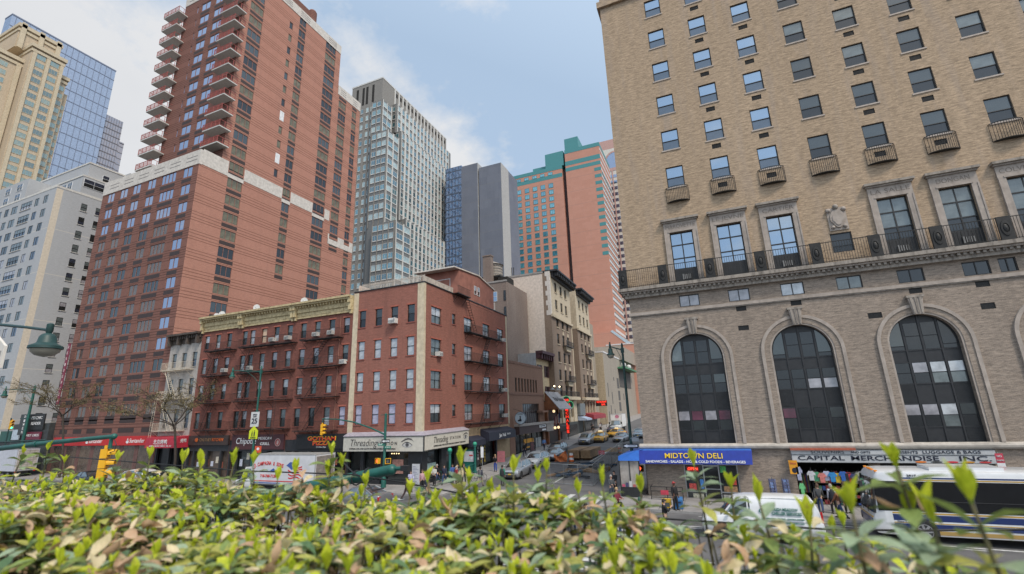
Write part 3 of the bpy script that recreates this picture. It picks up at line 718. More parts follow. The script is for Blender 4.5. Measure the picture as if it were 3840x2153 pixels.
# ------------------------------------------------------------------ avenue row on the left
def rail_panel(mb, pl, u0, u1, z, d, h=.95, step=.14, r=.011, mat=METAL_BK, bar=.02):
    pl.box(mb, u0, u1, z+h-bar, z+h+bar, -d-bar, -d+bar, mat); pl.box(mb, u0, u1, z+.08-bar, z+.08+bar, -d-bar, -d+bar, mat)
    u = u0
    while u <= u1: pl.box(mb, u-r, u+r, z+.08, z+h, -d-r, -d+r, mat); u += step
def fire_escape(parent, pl, u0, u1, zs, mat, d=.95, ladder=None, drop=None, rail_h=.95, step=.16, roofz=None, slope=1):
    for i, z in enumerate(zs):
        mb = MB(); q = -d
        pl.box(mb, u0, u1, z-.06, z, -d, -d+.05, mat); pl.box(mb, u0, u1, z-.06, z, -.12, -.07, mat)
        k = -d+.1
        while k < -.12: pl.box(mb, u0, u1, z-.035, z-.01, k, k+.045, mat); k += .085
        for u in (u0, u1-.05): pl.box(mb, u, u+.05, z-.059, z+.001, -d+.05, -.001, mat)
        n = max(2, int((u1-u0)/2.4)+1)
        for j in range(n):
            u = u0+.25+(u1-u0-.5)*j/(n-1)
            mb.tube(pl.P(u, z-.06, -d+.05), pl.P(u, z-.85, -.02), .022, mat, 5); pl.box(mb, u-.02, u+.02, z-.1, z-.061, -d+.05, -.01, mat)
        p = mb.build('fire_escape_platform', parent)
        mb = MB(); rail_panel(mb, pl, u0, u1, z, d-.02, rail_h, step, .009, mat, .015)
        for u in (u0+.02, u1-.02):
            for zz in (z+rail_h, z+.08): mb.tube(pl.P(u, zz, -d+.02), pl.P(u, zz, 0), .014, mat, 5)
            k = -d+.15
            while k < -.05: mb.tube(pl.P(u, z+.08, k), pl.P(u, z+rail_h, k), .009, mat, 4); k += step
        mb.build('railing', p)
        if i < len(zs)-1:            # stair down to the next platform
            zl = zs[i+1]; a, b = (ladder or (u0+.6, u0+2.6)); 
            if (i % 2 == 1) and slope == 0: a, b = b, a
            mb = MB()
            for dd in (-d+.12, -d+.6): mb.tube(pl.P(b, z-.02, dd), pl.P(a, zl+.02, dd), .028, mat, 5)
            for t in range(1, 14): f = t/14; uu = b+(a-b)*f; zz = z+(zl-z)*f; pl.box(mb, uu-.07, uu+.07, zz-.012, zz+.012, -d+.12, -d+.6, mat)
            mb.tube(pl.P(b, z+.8, -d+.12), pl.P(a, zl+.85, -d+.12), .014, mat, 5)
            mb.build('stair', p)
        elif drop:
            mb = MB(); a = drop[0]
            for uu in (a, a+.42): mb.tube(pl.P(uu, drop[1], -d-.03), pl.P(uu+drop[3], drop[2], -d-.03), .02, mat, 5)
            n = int(abs(drop[1]-drop[2])/.3)
            for t in range(n): f = t/n; zz = drop[1]+(drop[2]-drop[1])*f; uu = a+drop[3]*f; mb.tube(pl.P(uu, zz, -d-.03), pl.P(uu+.42, zz, -d-.03), .012, mat, 4)
            mb.build('drop_ladder', p)
GLS = [G_DIM, G_DIM2, G_BLIND, G_CUR, G_BLK]
def sash(T, pl, u, z, w, h, sill, mats=None, lint=None, nx=1):
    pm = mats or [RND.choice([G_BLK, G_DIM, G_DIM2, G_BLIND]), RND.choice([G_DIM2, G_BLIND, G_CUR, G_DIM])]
    window(T, pl, u, z, w, h, nx, (.5,), FR_DK, pm, .16, .05, .05, sill, .1, .06)
    if lint:
        mb = MB(); pl.box(mb, u-.13, u+w+.13, z+h, z+h+.17, -.025, -.002, lint); mb.build('lintel', T)

def left_row():
    pl = Plane('x', 40.)
    red = BRICK('brick_red', (.20, .075, .056), (.255, .098, .075), (.20, .10, .085), streak=.4, stain=(.10, .05, .045), stain_amt=.55, big=.16)
    red2 = BRICK('brick_red_corner', (.275, .105, .075), (.335, .132, .096), (.25, .15, .13), streak=.32, stain=(.14, .07, .06), stain_amt=.5, big=.14)
    lint = M('lintel_red', (.36, .11, .075), .8, var=.2); sl = M('sill_red', (.27, .085, .065), .8)
    cream = STONE('cream_paint', (.60, .51, .37), (.36, .28, .19), .5, (1, 1, .4))
    tanp = STONE('tan_stucco', (.50, .37, .23), (.25, .17, .11), .45)
    roofm = M('roof_tar', (.09, .085, .08), .9)
    drk = M('storefront_dark', (.035, .036, .04), .5, .2)
    # ---- corner building
    X0, X1, Y1, ZT = -35.75, -26.54, 61.3, 20.0
    T = thing('corner_building', 'red brick corner block with cream quoin strips and an eyebrow sign above its shop', 'building', (X1, 40, 0))
    py = Plane('y', X1)
    fr = [(-34.9, -34.02), (-32.75, -31.85), (-30.68, -29.78), (-28.6, -27.68)]; rows = [5.8, 9.15, 12.5, 15.95]; hh = [1.95, 1.95, 1.93, 1.87]
    holes = [(a, b, z, z+h) for a, b in fr for z, h in zip(rows, hh)]
    sd = [(41.4, 43.4), (48.55, 50.62), (53.55, 55.52), (58.05, 59.98)]; sm = (45.75, 46.55)
    sh = [(a, b, z-.02, z+1.78) for a, b in sd for z in rows] + [(sm[0], sm[1], z+.5, z+1.72) for z in rows]
    W = MB(); wall(W, pl, X0, X1, 4.9, ZT, holes, red2, .2); wall(W, py, 40, Y1, 4.9, ZT, sh, red2, .2)
    shell(W, X0, X1, 40, Y1, -.5, ZT-.35, red2, skip='fr', roof=roofm)
    W.poly([(X0, 40, 4.5), (X1, 40, 4.5), (X1, 40, 4.9), (X0, 40, 4.9)], red2)
    W.poly([(X1, 48.2, 3.2), (X1, Y1, 3.2), (X1, Y1, 4.9), (X1, 48.2, 4.9)], tanp); W.poly([(X1, 40, 3.2), (X1, 48.2, 3.2), (X1, 48.2, 4.9), (X1, 40, 4.9)], red2)
    for x0, x1, y0, y1 in ((X0, X1, 40.01, 40.3), (X1-.3, X1-.01, 40.3, Y1), (X0, X1-.3, Y1-.3, Y1)): W.box(x0, x1, y0, y1, ZT-.35, ZT+.02, red2)
    W.build('wall', T)
    b = MB(); b.box(X0+.3, X1-.35, 40.6, 40.62, .0, ZT-.6, MATS['dark_interior']); b.box(X1-.64, X1-.62, 40.7, Y1-.5, .0, ZT-.6, MATS['dark_interior']); b.build('interior', T)
    for i, (a, b_) in enumerate(fr):
        for j, z in enumerate(rows):
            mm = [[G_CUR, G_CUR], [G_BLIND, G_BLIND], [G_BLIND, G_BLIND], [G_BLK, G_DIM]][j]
            if j == 0: mm = [M('blind_lilac', (.40, .40, .52), .5), M('blind_lilac', (.4, .4, .52), .5)]
            sash(T, pl, a, z, b_-a, hh[j], sl, mm, lint)
    for j, z in enumerate(rows):
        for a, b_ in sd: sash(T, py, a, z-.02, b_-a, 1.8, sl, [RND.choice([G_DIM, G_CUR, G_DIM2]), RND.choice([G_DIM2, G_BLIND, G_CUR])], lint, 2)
        sash(T, py, sm[0], z+.5, sm[1]-sm[0], 1.22, sl, [G_DIM, G_DIM2], None)
    ac_unit(T, pl, -30.2, 15.95, .85, .55, .55); ac_unit(T, py, 42.7, 12.5, .7, .45, .45)
    for z in (16.0, 9.2, 5.85): ac_unit(T, py, 59.4, z, .8, .45, .5)
    q = MB(); pl.box(q, X0, X0+.66, 4.95, ZT-.08, -.04, 0, cream); pl.box(q, X1-.78, X1+.04, 4.95, ZT, -.05, 0, cream); py.box(q, 40.0, 40.28, 4.95, ZT, -.05, 0, cream)
    py.box(q, Y1-.42, Y1, 4.95, ZT-.1, -.04, 0, cream); q.build_each('quoin_strip', T)
    q = MB(); pl.box(q, X0, X1+.1, ZT+.02, ZT+.12, -.1, .3, drk); py.box(q, 40.3, Y1+.2, ZT+.02, ZT+.12, -.1, .3, drk); q.build('coping', T)
    # roof terrace fence and penthouse
    wood = M('weathered_slats', (.50, .44, .38), .8, var=.25); q = MB(); u = X0+.6
    while u < X1-.3: q.box(u, u+.05, 40.5, 40.54, ZT, ZT+1.05, wood); u += .15
    y = 40.6
    while y < 47: q.box(X1-.62, X1-.58, y, y+.09, ZT, ZT+1.05, wood); y += .14
    for z in (.25, .85): q.box(X0+.6, X1-.5, 40.541, 40.58, ZT+z, ZT+z+.06, wood); q.box(X1-.659, X1-.62, 40.6, 47, ZT+z, ZT+z+.06, wood)
    q.build('roof_fence', T)
    q = MB(); q.box(X0+.02, X0+.2, 40.6, 44, ZT-.2, ZT+1.0, M('stucco_pink', (.62, .50, .42), .8)); q.build('parapet_wall', T)
    q = MB(); pr = M('penthouse_render', (.32, .135, .10), .85, var=.22, scale=1.2)
    prof = [(47.3, ZT-.3), (57.05, ZT-.3), (57.05, 22.9), (52.5, 23.75), (47.3, 23.4)]
    q.prism([(X1+.02, a, z) for a, z in prof], (-5.4, 0, 0), pr); ph = q.build('penthouse', T)
    q = MB(); rp = [(46.0, 23.3), (52.5, 23.78), (57.3, 22.9), (57.3, 23.05), (52.5, 23.93), (46.0, 23.45)]
    q.prism([(X1+.15, a, z) for a, z in rp], (-5.8, 0, 0), M('roof_trim', (.62, .56, .50), .7)); q.build('roof', ph)
    p2 = Plane('x', 47.3); window(ph, p2, -30.6, ZT-.2, 2.9, 2.6, 2, (), M('white_frame', (.62, .63, .64), .5), G_BLIND, .02, .08)
    for a in (51.2, 52.15): window(ph, py, a, 21.1, .62, 1.15, 1, (.5,), M('white_frame', (.62, .63, .64), .5), [G_BLIND, G_CUR], -.04, .06)
    fe = METAL_BK
    fire_escape(T, py, 48.45, 57.7, [15.9, 12.5, 9.0, 5.42], fe, .85, ladder=(52.0, 54.4), slope=1)
    q = MB(); py.box(q, 45.7, 48.9, ZT+.0, ZT+.06, -.8, .0, fe); rail_panel(q, py, 45.7, 48.9, ZT, .78, .95, .14, .009, fe, .015)
    for uu in (46.0, 48.2): q.tube(py.P(uu, ZT, -.75), py.P(uu, ZT-.9, -.02), .025, fe, 5)
    for dd in (-.7, -.3): q.tube(py.P(48.3, ZT, dd), py.P(50.6, 16., dd), .025, fe, 5)
    for t in range(1, 14): f = t/14; py.box(q, 48.3+2.3*f-.06, 48.3+2.3*f+.06, ZT-4*f-.012, ZT-4*f+.012, -.7, -.3, fe)
    q.build('fire_escape_platform', T)
    # corner shop: eyebrow sign, ground floor
    sc = M('sign_cream', (.56, .53, .46), .55, var=.08); inkm = M('sign_ink', (.04, .035, .035), .6, var=0); lil = M('sign_trim', (.33, .30, .34), .6)
    q = MB(); q.box(X0+.2, X1+.68, 39.3, 40, 3.22, 4.62, sc); q.box(X1, X1+.68, 40, 48.2, 3.32, 4.72, sc); s = q.build('shop_sign', T)
    q = MB(); q.prism([(X0+.2, 39.22, 4.66), (X1+.76, 39.22, 4.66), (X1+.76, 48.3, 4.76), (X1, 48.3, 5.05), (X1, 40, 5.0), (X0+.2, 40, 5.0)], (0, 0, .05), lil)
    for z in (3.2, 4.6): q.box(X0+.2, X1+.69, 39.27, 39.299, z, z+.05, FR_DK); 
    q.box(X1+.681, X1+.72, 39.27, 48.2, 3.25, 3.3, FR_DK); q.box(X1+.62, X1+.72, 39.26, 39.34, 3.2, 4.66, FR_DK); q.build('sign_trim', s)
    def eye(parent, plane, u, z, k):
        m = MB(); P = lambda a, b_, d: plane.P(u+a*k, z+b_*k, d)
        up = [(-.75+1.5*i/12, .1+.36*math.sin(PI*(i/12)**.9)) for i in range(13)]; dn = [(-.75+1.5*i/12, .1-.26*math.sin(PI*i/12)) for i in range(13)]
        lw = lambda off, t: [(x, y+off) for x, y in up] + [(x, y+off-t*(.3+.7*math.sin(PI*i/12))) for i, (x, y) in reversed(list(enumerate(up)))]
        d0 = -.712
        def fill(pts, d, mat): m.prism([P(a, b_, d) for a, b_ in pts], plane.P(0, 0, .006) if False else ((0, .006, 0) if plane.ax == 'x' else (-.006, 0, 0)), mat)
        fill([(x, y+.05) for x, y in up] + [(x, y-.02) for x, y in reversed(dn)], d0, M('eye_shadow', (.27, .26, .27), .6, var=.3, scale=9))
        fill([(x*.86, y) for x, y in up] + [(x*.86, y) for x, y in reversed(dn)], d0-.003, M('eye_white', (.5, .49, .47), .6, var=0))
        fill([(.0+.27*math.cos(2*PI*i/16), .16+.27*math.sin(2*PI*i/16)) for i in range(16)], d0-.006, M('eye_iris', (.13, .13, .14), .5))
        fill([(.12*math.cos(2*PI*i/12), .16+.12*math.sin(2*PI*i/12)) for i in range(12)], d0-.009, inkm)
        fill(lw(.06, .10), d0-.008, inkm)
        br = [(-.95, .48), (-.78, .62), (-.35, .86), (.15, .98), (.6, .88), (.98, .5), (.62, .72), (.15, .78), (-.3, .68), (-.72, .5)]
        fill(br, d0-.004, M('eye_brow', (.10, .09, .09), .8, var=.3, scale=9))
        m.build('eye_picture', parent)
    txt(s, 'Threading', (-33.05, 39.285, 4.03), .95, inkm, width=3.3, shear=.25, bold=-.012); txt(s, 'S T A T I O N', (-30.1, 39.285, 3.98), .42, inkm, width=2.35)
    txt(s, 'EXPRESS HAIR AND GLOW IMAGING-EYEBROW THREADING', (-31.9, 39.285, 3.48), .2, inkm, width=5.6)
    eye(s, pl, -27.75, 3.72, .78)
    txt(s, 'Threading', (X1+.695, 42.3, 4.12), .85, inkm, ax='y', width=2.7, shear=.25, bold=-.01); txt(s, 'S T A T I O N', (X1+.695, 45.2, 4.12), .4, inkm, ax='y', width=2.2)
    txt(s, 'EXPRESS HAIR AND GLOW IMAGING-EYEBROW THREADING', (X1+.695, 44.2, 3.58), .2, inkm, ax='y', width=6.4); eye(s, py, 47.4, 3.95, .6)
    q = MB()
    for a, b_ in ((X0, X0+.3), (-33.9, -33.5), (-31.4, -31.0), (-28.1, -26.54)): q.box(a, b_, 40.02, 40.3, -.5, 3.3, drk)
    q.box(X0, X1, 40.02, 40.35, -.5, .5, drk)
    for a, b_ in ((40.3, 41.0), (43.6, 44.6), (46.6, 47.2), (49.4, 51.6), (56.9, 57.2)): q.box(X1-.3, X1-.02, a, b_, -.5, 3.3, drk)
    q.box(X1-.32, X1-.03, 40.3, 43.6, -.5, .5, drk); q.box(X1-.32, X1-.02, 57.2, Y1, -.5, 3.3, tanp); q.build_each('shop_front', T)
    q = MB(); q.box(X0+.3, X1-.5, 40.4, 40.42, .4, 3.3, G_DIM); q.box(X1-.5, X1-.48, 40.5, 57, -.3, 3.3, G_DIM); q.build('shop_glass', T)
    lamp = M('shop_lamp', (1, .8, .45), .5, emit=(1, .72, .35), es=3.)
    q = MB(); wl = M('poster_pink', (.55, .28, .22), .6, var=.4); q.box(-30.2, -28.9, 40.36, 40.38, 1.1, 2.4, wl); q.box(X1-.46, X1-.44, 41.2, 43.2, 1.2, 1.9, M('poster_mint', (.45, .6, .56), .6, var=.3)); q.build_each('window_poster', T)
    q = MB()
    for k in range(4): q.sphere((-30.3+k*.28, 40.36, 2.95), .05, lamp, 8)
    q.sphere((X1-.3, 50.8, 3.0), .1, lamp, 8); q.build('shop_lamp', T)
    nav = M('awning_navy', (.022, .024, .042), .6)
    q = MB(); pf = [(X1, 5.0), (X1+1.15, 4.55), (X1+1.2, 3.6), (X1, 3.6)]; pf = [(x, z-.35) for x, z in pf]
    q.prism([(x, 52.4, z) for x, z in pf], (0, 8.2, 0), nav); aw = q.build('shop_awning', T)
    txt(aw, 'Jan Vail', (X1+1.21, 56.3, 3.72), .55, MATS['letter_white'], ax='y', width=2.0, bold=.01); txt(aw, 'SALON', (X1+1.21, 58.2, 3.78), .3, MATS['letter_white'], ax='y', width=1.0)
    q = MB(); q.prism([(X1, 48.3, 4.0), (X1+.95, 48.3, 3.55), (X1+.95, 48.3, 2.95), (X1, 48.3, 2.95)], (0, 3.6, 0), nav); q.build('shop_awning', T)
    yb = M('banner_yellow', (.62, .46, .03), .6, var=.2)
    for k, (y, c) in enumerate(((51.4, MATS['letter_white']), (52.2, yb), (53.2, yb))):
        q = MB(); py.box(q, y, y+.5, .6, 3.1 if k else 3.4, -.03, -.005, M('banner_black', (.03, .03, .03), .6)); bb = q.build('banner', T)
        txt(bb, ['THREADING', 'GROOMING', 'BARBER'][k], (X1+.035, y+.25, 1.9), .42, c, ax='y', rot=None, width=2.0) if False else None
        for r, ch in enumerate(['SALON', 'BEAUTY', 'BARBER'][k]): txt(bb, ch, (X1+.035, y+.25, 2.95-r*.4), .42, c, ax='y', width=.3)
    q = MB(); py.box(q, 58.0, 59.2, 2.35, 2.6, .35, .37, MATS['neon_red']); py.box(q, 58.2, 59.0, 1.95, 2.15, .35, .37, MATS['neon_red']); q.build('neon_sign', T)
    # ---- three tenements with one cornice each
    hs = [(-60.6, -53.22, [-59.55, -57.48, -55.42], (-58.6, -53.75), 'brick tenement at the left of the red row, three windows wide'),
          (-53.2, -44.42, [-53.4+.0, -51.32, -49.33, -47.28, -45.15], (-52.5, -43.75), 'widest brick tenement in the middle of the red row, five windows wide'),
          (-44.4, -35.78, [-43.0, -40.88, -38.74, -36.65], (-42.5, -36.95), 'brick tenement beside the corner block, with a pizza shop below')]
    hs[1][2][0] = -52.65
    crm = STONE('cornice_cream', (.56, .46, .27), (.20, .14, .07), .75, (2.5, 2.5, 1.2))
    rws = [(5.78, 1.93), (9.2, 1.85), (12.45, 1.85), (15.58, 1.74)]
    for hi, (a0, a1, cs, fe_r, lab) in enumerate(hs):
        T = thing('brick_tenement', lab, 'building', (a0, 40, 0), group='brick tenements of the left row')
        w = .86; holes = [(c-w/2, c+w/2, z, z+h) for c in cs for z, h in rws]
        W = MB(); wall(W, pl, a0, a1, 5.0, 19.4, holes, red, .2); shell(W, a0, a1, 40, 55, -.5, 19.3, red, skip='f', roof=roofm); W.poly([(a0, 40, 4.4), (a1, 40, 4.4), (a1, 40, 5.0), (a0, 40, 5.0)], red); W.build('wall', T)
        b = MB(); b.box(a0+.3, a1-.3, 40.7, 40.72, 0, 19, MATS['dark_interior']); b.build('interior', T)
        for c in cs:
            for r, (z, h) in enumerate(rws):
                mm = None
                if hi == 2 and c > -37 and r == 0: mm = [MATS['blind_lilac']]*2
                if hi == 1 and r == 3 and c > -51 and c < -49: mm = [M('curtain_peach', (.62, .45, .32), .7)]*2
                sash(T, pl, c-w/2, z, w, h, sl, mm, lint)
        if hi == 1: acs = [(-47.7, 15.58), (-45.2, 15.58), (-51.0, 12.45)]
        elif hi == 0: acs = [(-55.4, 12.45)]
        else: acs = [(-40.9, 15.58), (-38.7, 15.58), (-36.7, 12.2)]
        for u, z in acs: ac_unit(T, pl, u, z, .72, .45, .42)
        q = MB(); m0, m1 = a0+.02, a1-.02
        pl.box(q, m0, m1, 19.5, 19.72, -.85, 0, crm); pl.box(q, m0, m1, 19.32, 19.5, -.68, 0, crm); pl.box(q, m0, m1, 18.55, 19.32, -.22, 0, crm); pl.box(q, m0, m1, 17.95, 18.55, -.1, 0, crm); pl.box(q, m0, m1, 17.86, 17.96, -.18, -.001, crm)
        u = m0+.55
        while u < m1-.5: pl.box(q, u, u+.17, 19.08, 19.319, -.5, -.221, crm); u += .44
        for e in (m0+.02, m1-.36):
            pl.box(q, e, e+.34, 18.1, 19.49, -.5, -.101, crm); pl.box(q, e+.03, e+.31, 17.7, 18.1, -.3, -.001, crm); pl.box(q, e, e+.34, 18.9, 19.3, -.66, -.5, crm)
        L = m1-m0
        for k in range(3):
            c = m0+L*(k+.5)/3; pl.box(q, c-L/8, c+L/8, 18.12, 18.42, -.13, -.101, crm)
            q.prism([pl.P(c+.14*math.cos(2*PI*i/10), 18.27+.14*math.sin(2*PI*i/10), -.16) for i in range(10)][::-1], (0, .03, 0), crm)
        q.build('cornice', T)
        lad = (fe_r[0]+.9, fe_r[0]+2.3) if hi < 2 else (-41.2, -38.7)
        dr = (fe_r[1]-1.9, 8.6, 4.2, -.05) if hi == 1 else ((fe_r[0]+2.4, 6.2, 4.0, 0) if hi == 0 else None)
        fire_escape(T, pl, fe_r[0], fe_r[1], [15.15, 12.05, 8.8, 5.6 if hi < 2 else 5.3], METAL_BK, .95, ladder=lad, drop=dr)
        if hi == 2:
            q = MB(); q.tube((-37.55, 39.93, 5.), (-37.45, 39.93, 17.6), .035, M('pipe_rust', (.3, .14, .1), .6)); q.build('drain_pipe', T)
        # shop fronts
        q = MB()
        if hi == 0:
            brw = M('shop_brown', (.055, .035, .03), .6); q.box(a0, a1, 39.8, 39.99, 3.9, 5.0, brw); s = q.build('shop_sign', T)
            txt(s, 'CHUTNEY', (-57.2, 39.78, 4.5), .5, M('letter_bronze', (.35, .2, .1), .6), width=2.1, bold=.005); txt(s, 'KITCHEN', (-55.05, 39.78, 4.5), .5, M('letter_orange', (.75, .16, .03), .6), width=1.9, bold=.005)
            e = MB()
            for i in range(5): e.sphere((-58.75+.13*math.cos(i*1.26), 39.78, 4.5+.13*math.sin(i*1.26)), .13, MATS['letter_orange'], 8)
            e.build('logo', s)
        elif hi == 1:
            mar = M('shop_maroon', (.075, .025, .03), .6); q.box(a0+.6, a1-.02, 39.82, 39.99, 3.4, 5.0, mar); s = q.build('shop_sign', T)
            txt(s, 'Chipotle', (-50.3, 39.80, 4.3), .95, MATS['letter_white'], width=3.2, shear=.12); txt(s, 'MEXICAN', (-47.3, 39.80, 4.58), .42, MATS['letter_white'], width=2.0); txt(s, 'GRILL', (-47.25, 39.80, 4.0), .42, MATS['letter_white'], width=1.45, bold=.004)
            e = MB(); e.prism([(-45.3+.42*math.cos(2*PI*i/20), 39.805, 4.15+.42*math.sin(2*PI*i/20)) for i in range(20)], (0, -.01, 0), M('logo_rim', (.45, .35, .33), .6, var=0))
            e.prism([(-45.3+.35*math.cos(2*PI*i/20), 39.795, 4.15+.35*math.sin(2*PI*i/20)) for i in range(20)], (0, -.01, 0), M('logo_red', (.3, .04, .04), .6, var=0))
            e.prism([(-45.42, 39.785, 3.95), (-45.2, 39.785, 3.9), (-45.1, 39.785, 4.2), (-45.22, 39.785, 4.4), (-45.4, 39.785, 4.3)], (0, -.01, 0), MATS['logo_rim']); e.build('logo', s)
        else:
            q.box(-42.6, a1+.3, 39.84, 39.99, 3.45, 4.95, M('shop_black', (.016, .016, .018), .5)); s = q.build('shop_sign', T)
            lr = M('letter_red', (.75, .05, .03), .6, var=0); ly = MATS['letter_yellow']
            for st_, x, z, w_ in (('GOTHAM', -39.0, 4.45, 3.9), ('PIZZA', -39.0, 3.98, 2.5)):
                txt(s, st_, (x, 39.83, z+.03), .56, ly, width=w_, bold=.025, ext=.006); txt(s, st_, (x, 39.81, z), .54, lr, width=w_*.97, bold=.012, ext=.006)
            txt(s, '212-256-2266', (-39.0, 39.81, 3.62), .19, MATS['letter_white'], width=1.35)
        q = MB(); c = a0
        for k, wd in enumerate((1.1, 2.4, 2.4, 2.4)):
            if c > a1-.3: break
            q.box(c, min(a1, c+.22), 40.02, 40.3, -.5, 4.4, drk); c += wd
        q.box(a0, a1, 40.03, 40.32, -.5, .35, drk); q.box(a0+.2, a1, 40.03, 40.32, 3.2, 4.5, drk); q.build_each('shop_front', T)
        q = MB(); q.box(a0+.2, a1-.1, 40.38, 40.4, -.3, 3.3, [G_BROWN, G_DIM, G_BLK][hi]); q.build('shop_glass', T)
        q = MB()
        for k in range(6):
            x = a0+1.6+k*(a1-a0-2.4)/6; z = 1.1+RND.random()*1.2; q.box(x, x+.45, 40.33, 40.345, z, z+.5+.3*RND.random(), M('paper_%d' % (k % 3), [(.5, .52, .6), (.55, .5, .4), (.4, .12, .08)][k % 3], .7, var=.4, scale=9))
        q.build_each('window_poster', T)
    # satellite dishes on the roof line
    for k, (x, z) in enumerate(((-61.0+.9, 20.3), (-59.9+.9, 20.35), (-52.6, 20.5), (-44.5, 20.4))):
        D = thing('satellite_dish', ['small white satellite dish at the far left end of the cream cornice', 'larger white satellite dish next to the small one above the cream cornice', 'white satellite dish on the roof above the Mexican grill', 'white satellite dish above the pizza shop cornice'][k], 'satellite dish', (x, 41.2, 19.3), .5, 'satellite dishes on the tenement roofs')
        r = .32 if k == 0 else .42; q = MB(); h = z-19.3
        dish = M('dish_white', (.62, .62, .60), .5)
        rings = []
        for j in range(5):
            rr = r*j/4+.001; rings.append([(rr*math.cos(2*PI*i/16), -.12*(rr/r)**2-.02, h+rr*math.sin(2*PI*i/16)) for i in range(16)])
        q.loft(rings, dish); q.build('dish', D, 60, world=False)
        q = MB(); q.tube((0, .05, 0), (0, .05, h), .025, FR_DK, 6); q.box(-.15, .15, -.1, .2, 0, .03, FR_DK); q.build('mast', D, world=False)
        q = MB(); q.tube((0, -.02, h-.3*r), (0, -.55, h-.02), .012, FR_DK, 5); q.box(-.03, .03, -.6, -.52, h-.05, h+.03, dish); q.build('feed_arm', D, world=False)
    # ---- grey narrow house
    gw = STONE('grey_stucco', (.42, .39, .36), (.16, .15, .14), .6, (1.2, 1.2, .3)); a0, a1 = -66.75, -60.62
    T = thing('stucco_house', 'narrow grey stucco house with a dark bracketed cornice and cream fire escape', 'building', (a0, 40, 0))
    cs = [-65.65, -63.65, -61.6]; rr = [(5.95, 2.35), (10.05, 2.05), (13.6, 1.86)]
    holes = [(c-.46, c+.46, z, z+h) for c in cs for z, h in rr]
    W = MB(); wall(W, pl, a0, a1, 4.8, 18, holes, gw, .2); shell(W, a0, a1, 40, 55, -.5, 17.9, gw, skip='f', roof=roofm); W.build('wall', T)
    b = MB(); b.box(a0+.3, a1-.3, 40.7, 40.72, 0, 17, MATS['dark_interior']); b.build('interior', T)
    for c in cs:
        for z, h in rr: sash(T, pl, c-.46, z, .92, h, M('sill_grey', (.28, .26, .24), .8), [G_SCR, G_DIM2])
    q = MB(); dk = M('cornice_brown', (.075, .058, .048), .8, var=.4)
    pl.box(q, a0-.05, a1+.02, 17.75, 18.0, -.8, 0, dk); pl.box(q, a0, a1, 17.3, 17.75, -.3, 0, dk); pl.box(q, a0, a1, 16.7, 17.3, -.1, 0, dk)
    for k in range(4): u = a0+.1+k*1.85; pl.box(q, u, u+.3, 16.55, 17.74, -.6, -.101, dk)
    u = a0+.6
    while u < a1-.3: pl.box(q, u, u+.18, 17.3, 17.74, -.5, -.301, dk); u += .45
    q.build('cornice', T)
    cf = M('cream_iron', (.66, .58, .46), .6)
    fire_escape(T, pl, -67.0+.35, -61.5, [13.25, 9.6, 5.68], cf, .95, ladder=(-63.7, -65.9), drop=(-67.0+.3, 10.2, 4.2, -.25), step=.2)
    ra = M('awning_red', (.42, .025, .045), .6)
    q = MB(); q.prism([(-66.3, 40, 5.05), (-66.3, 38.5, 4.9), (-66.3, 38.4, 3.7), (-66.3, 40, 3.7)], (6., 0, 0), ra); aw = q.build('shop_awning', T)
    txt(aw, '\u5317\u4eac\u70e4\u9e2d', (-63.4, 38.42, 4.35), .62, MATS['letter_white'], width=2.6); txt(aw, 'BEIJING ROAST DUCK  TEL 212', (-63.3, 38.40, 3.92), .22, MATS['letter_white'], width=4.2)
    txt(aw, '\u70e4\u9e2d', (-60.28, 39.2, 4.45), .5, MATS['letter_white'], ax='y', width=.7)
    q = MB()
    for x in (-66.7, -64.2, -62.6, -60.9): q.box(x, x+.25, 40.02, 40.3, -.5, 4.8, drk)
    q.box(a0, a1, 39.99, 40.01, 3.6, 4.81, M('shop_grey', (.12, .12, .12), .6)); q.build_each('shop_front', T)
    q = MB(); q.box(a0+.2, a1-.1, 40.38, 40.4, -.4, 3.6, G_BLK); q.build('shop_glass', T)
left_row()
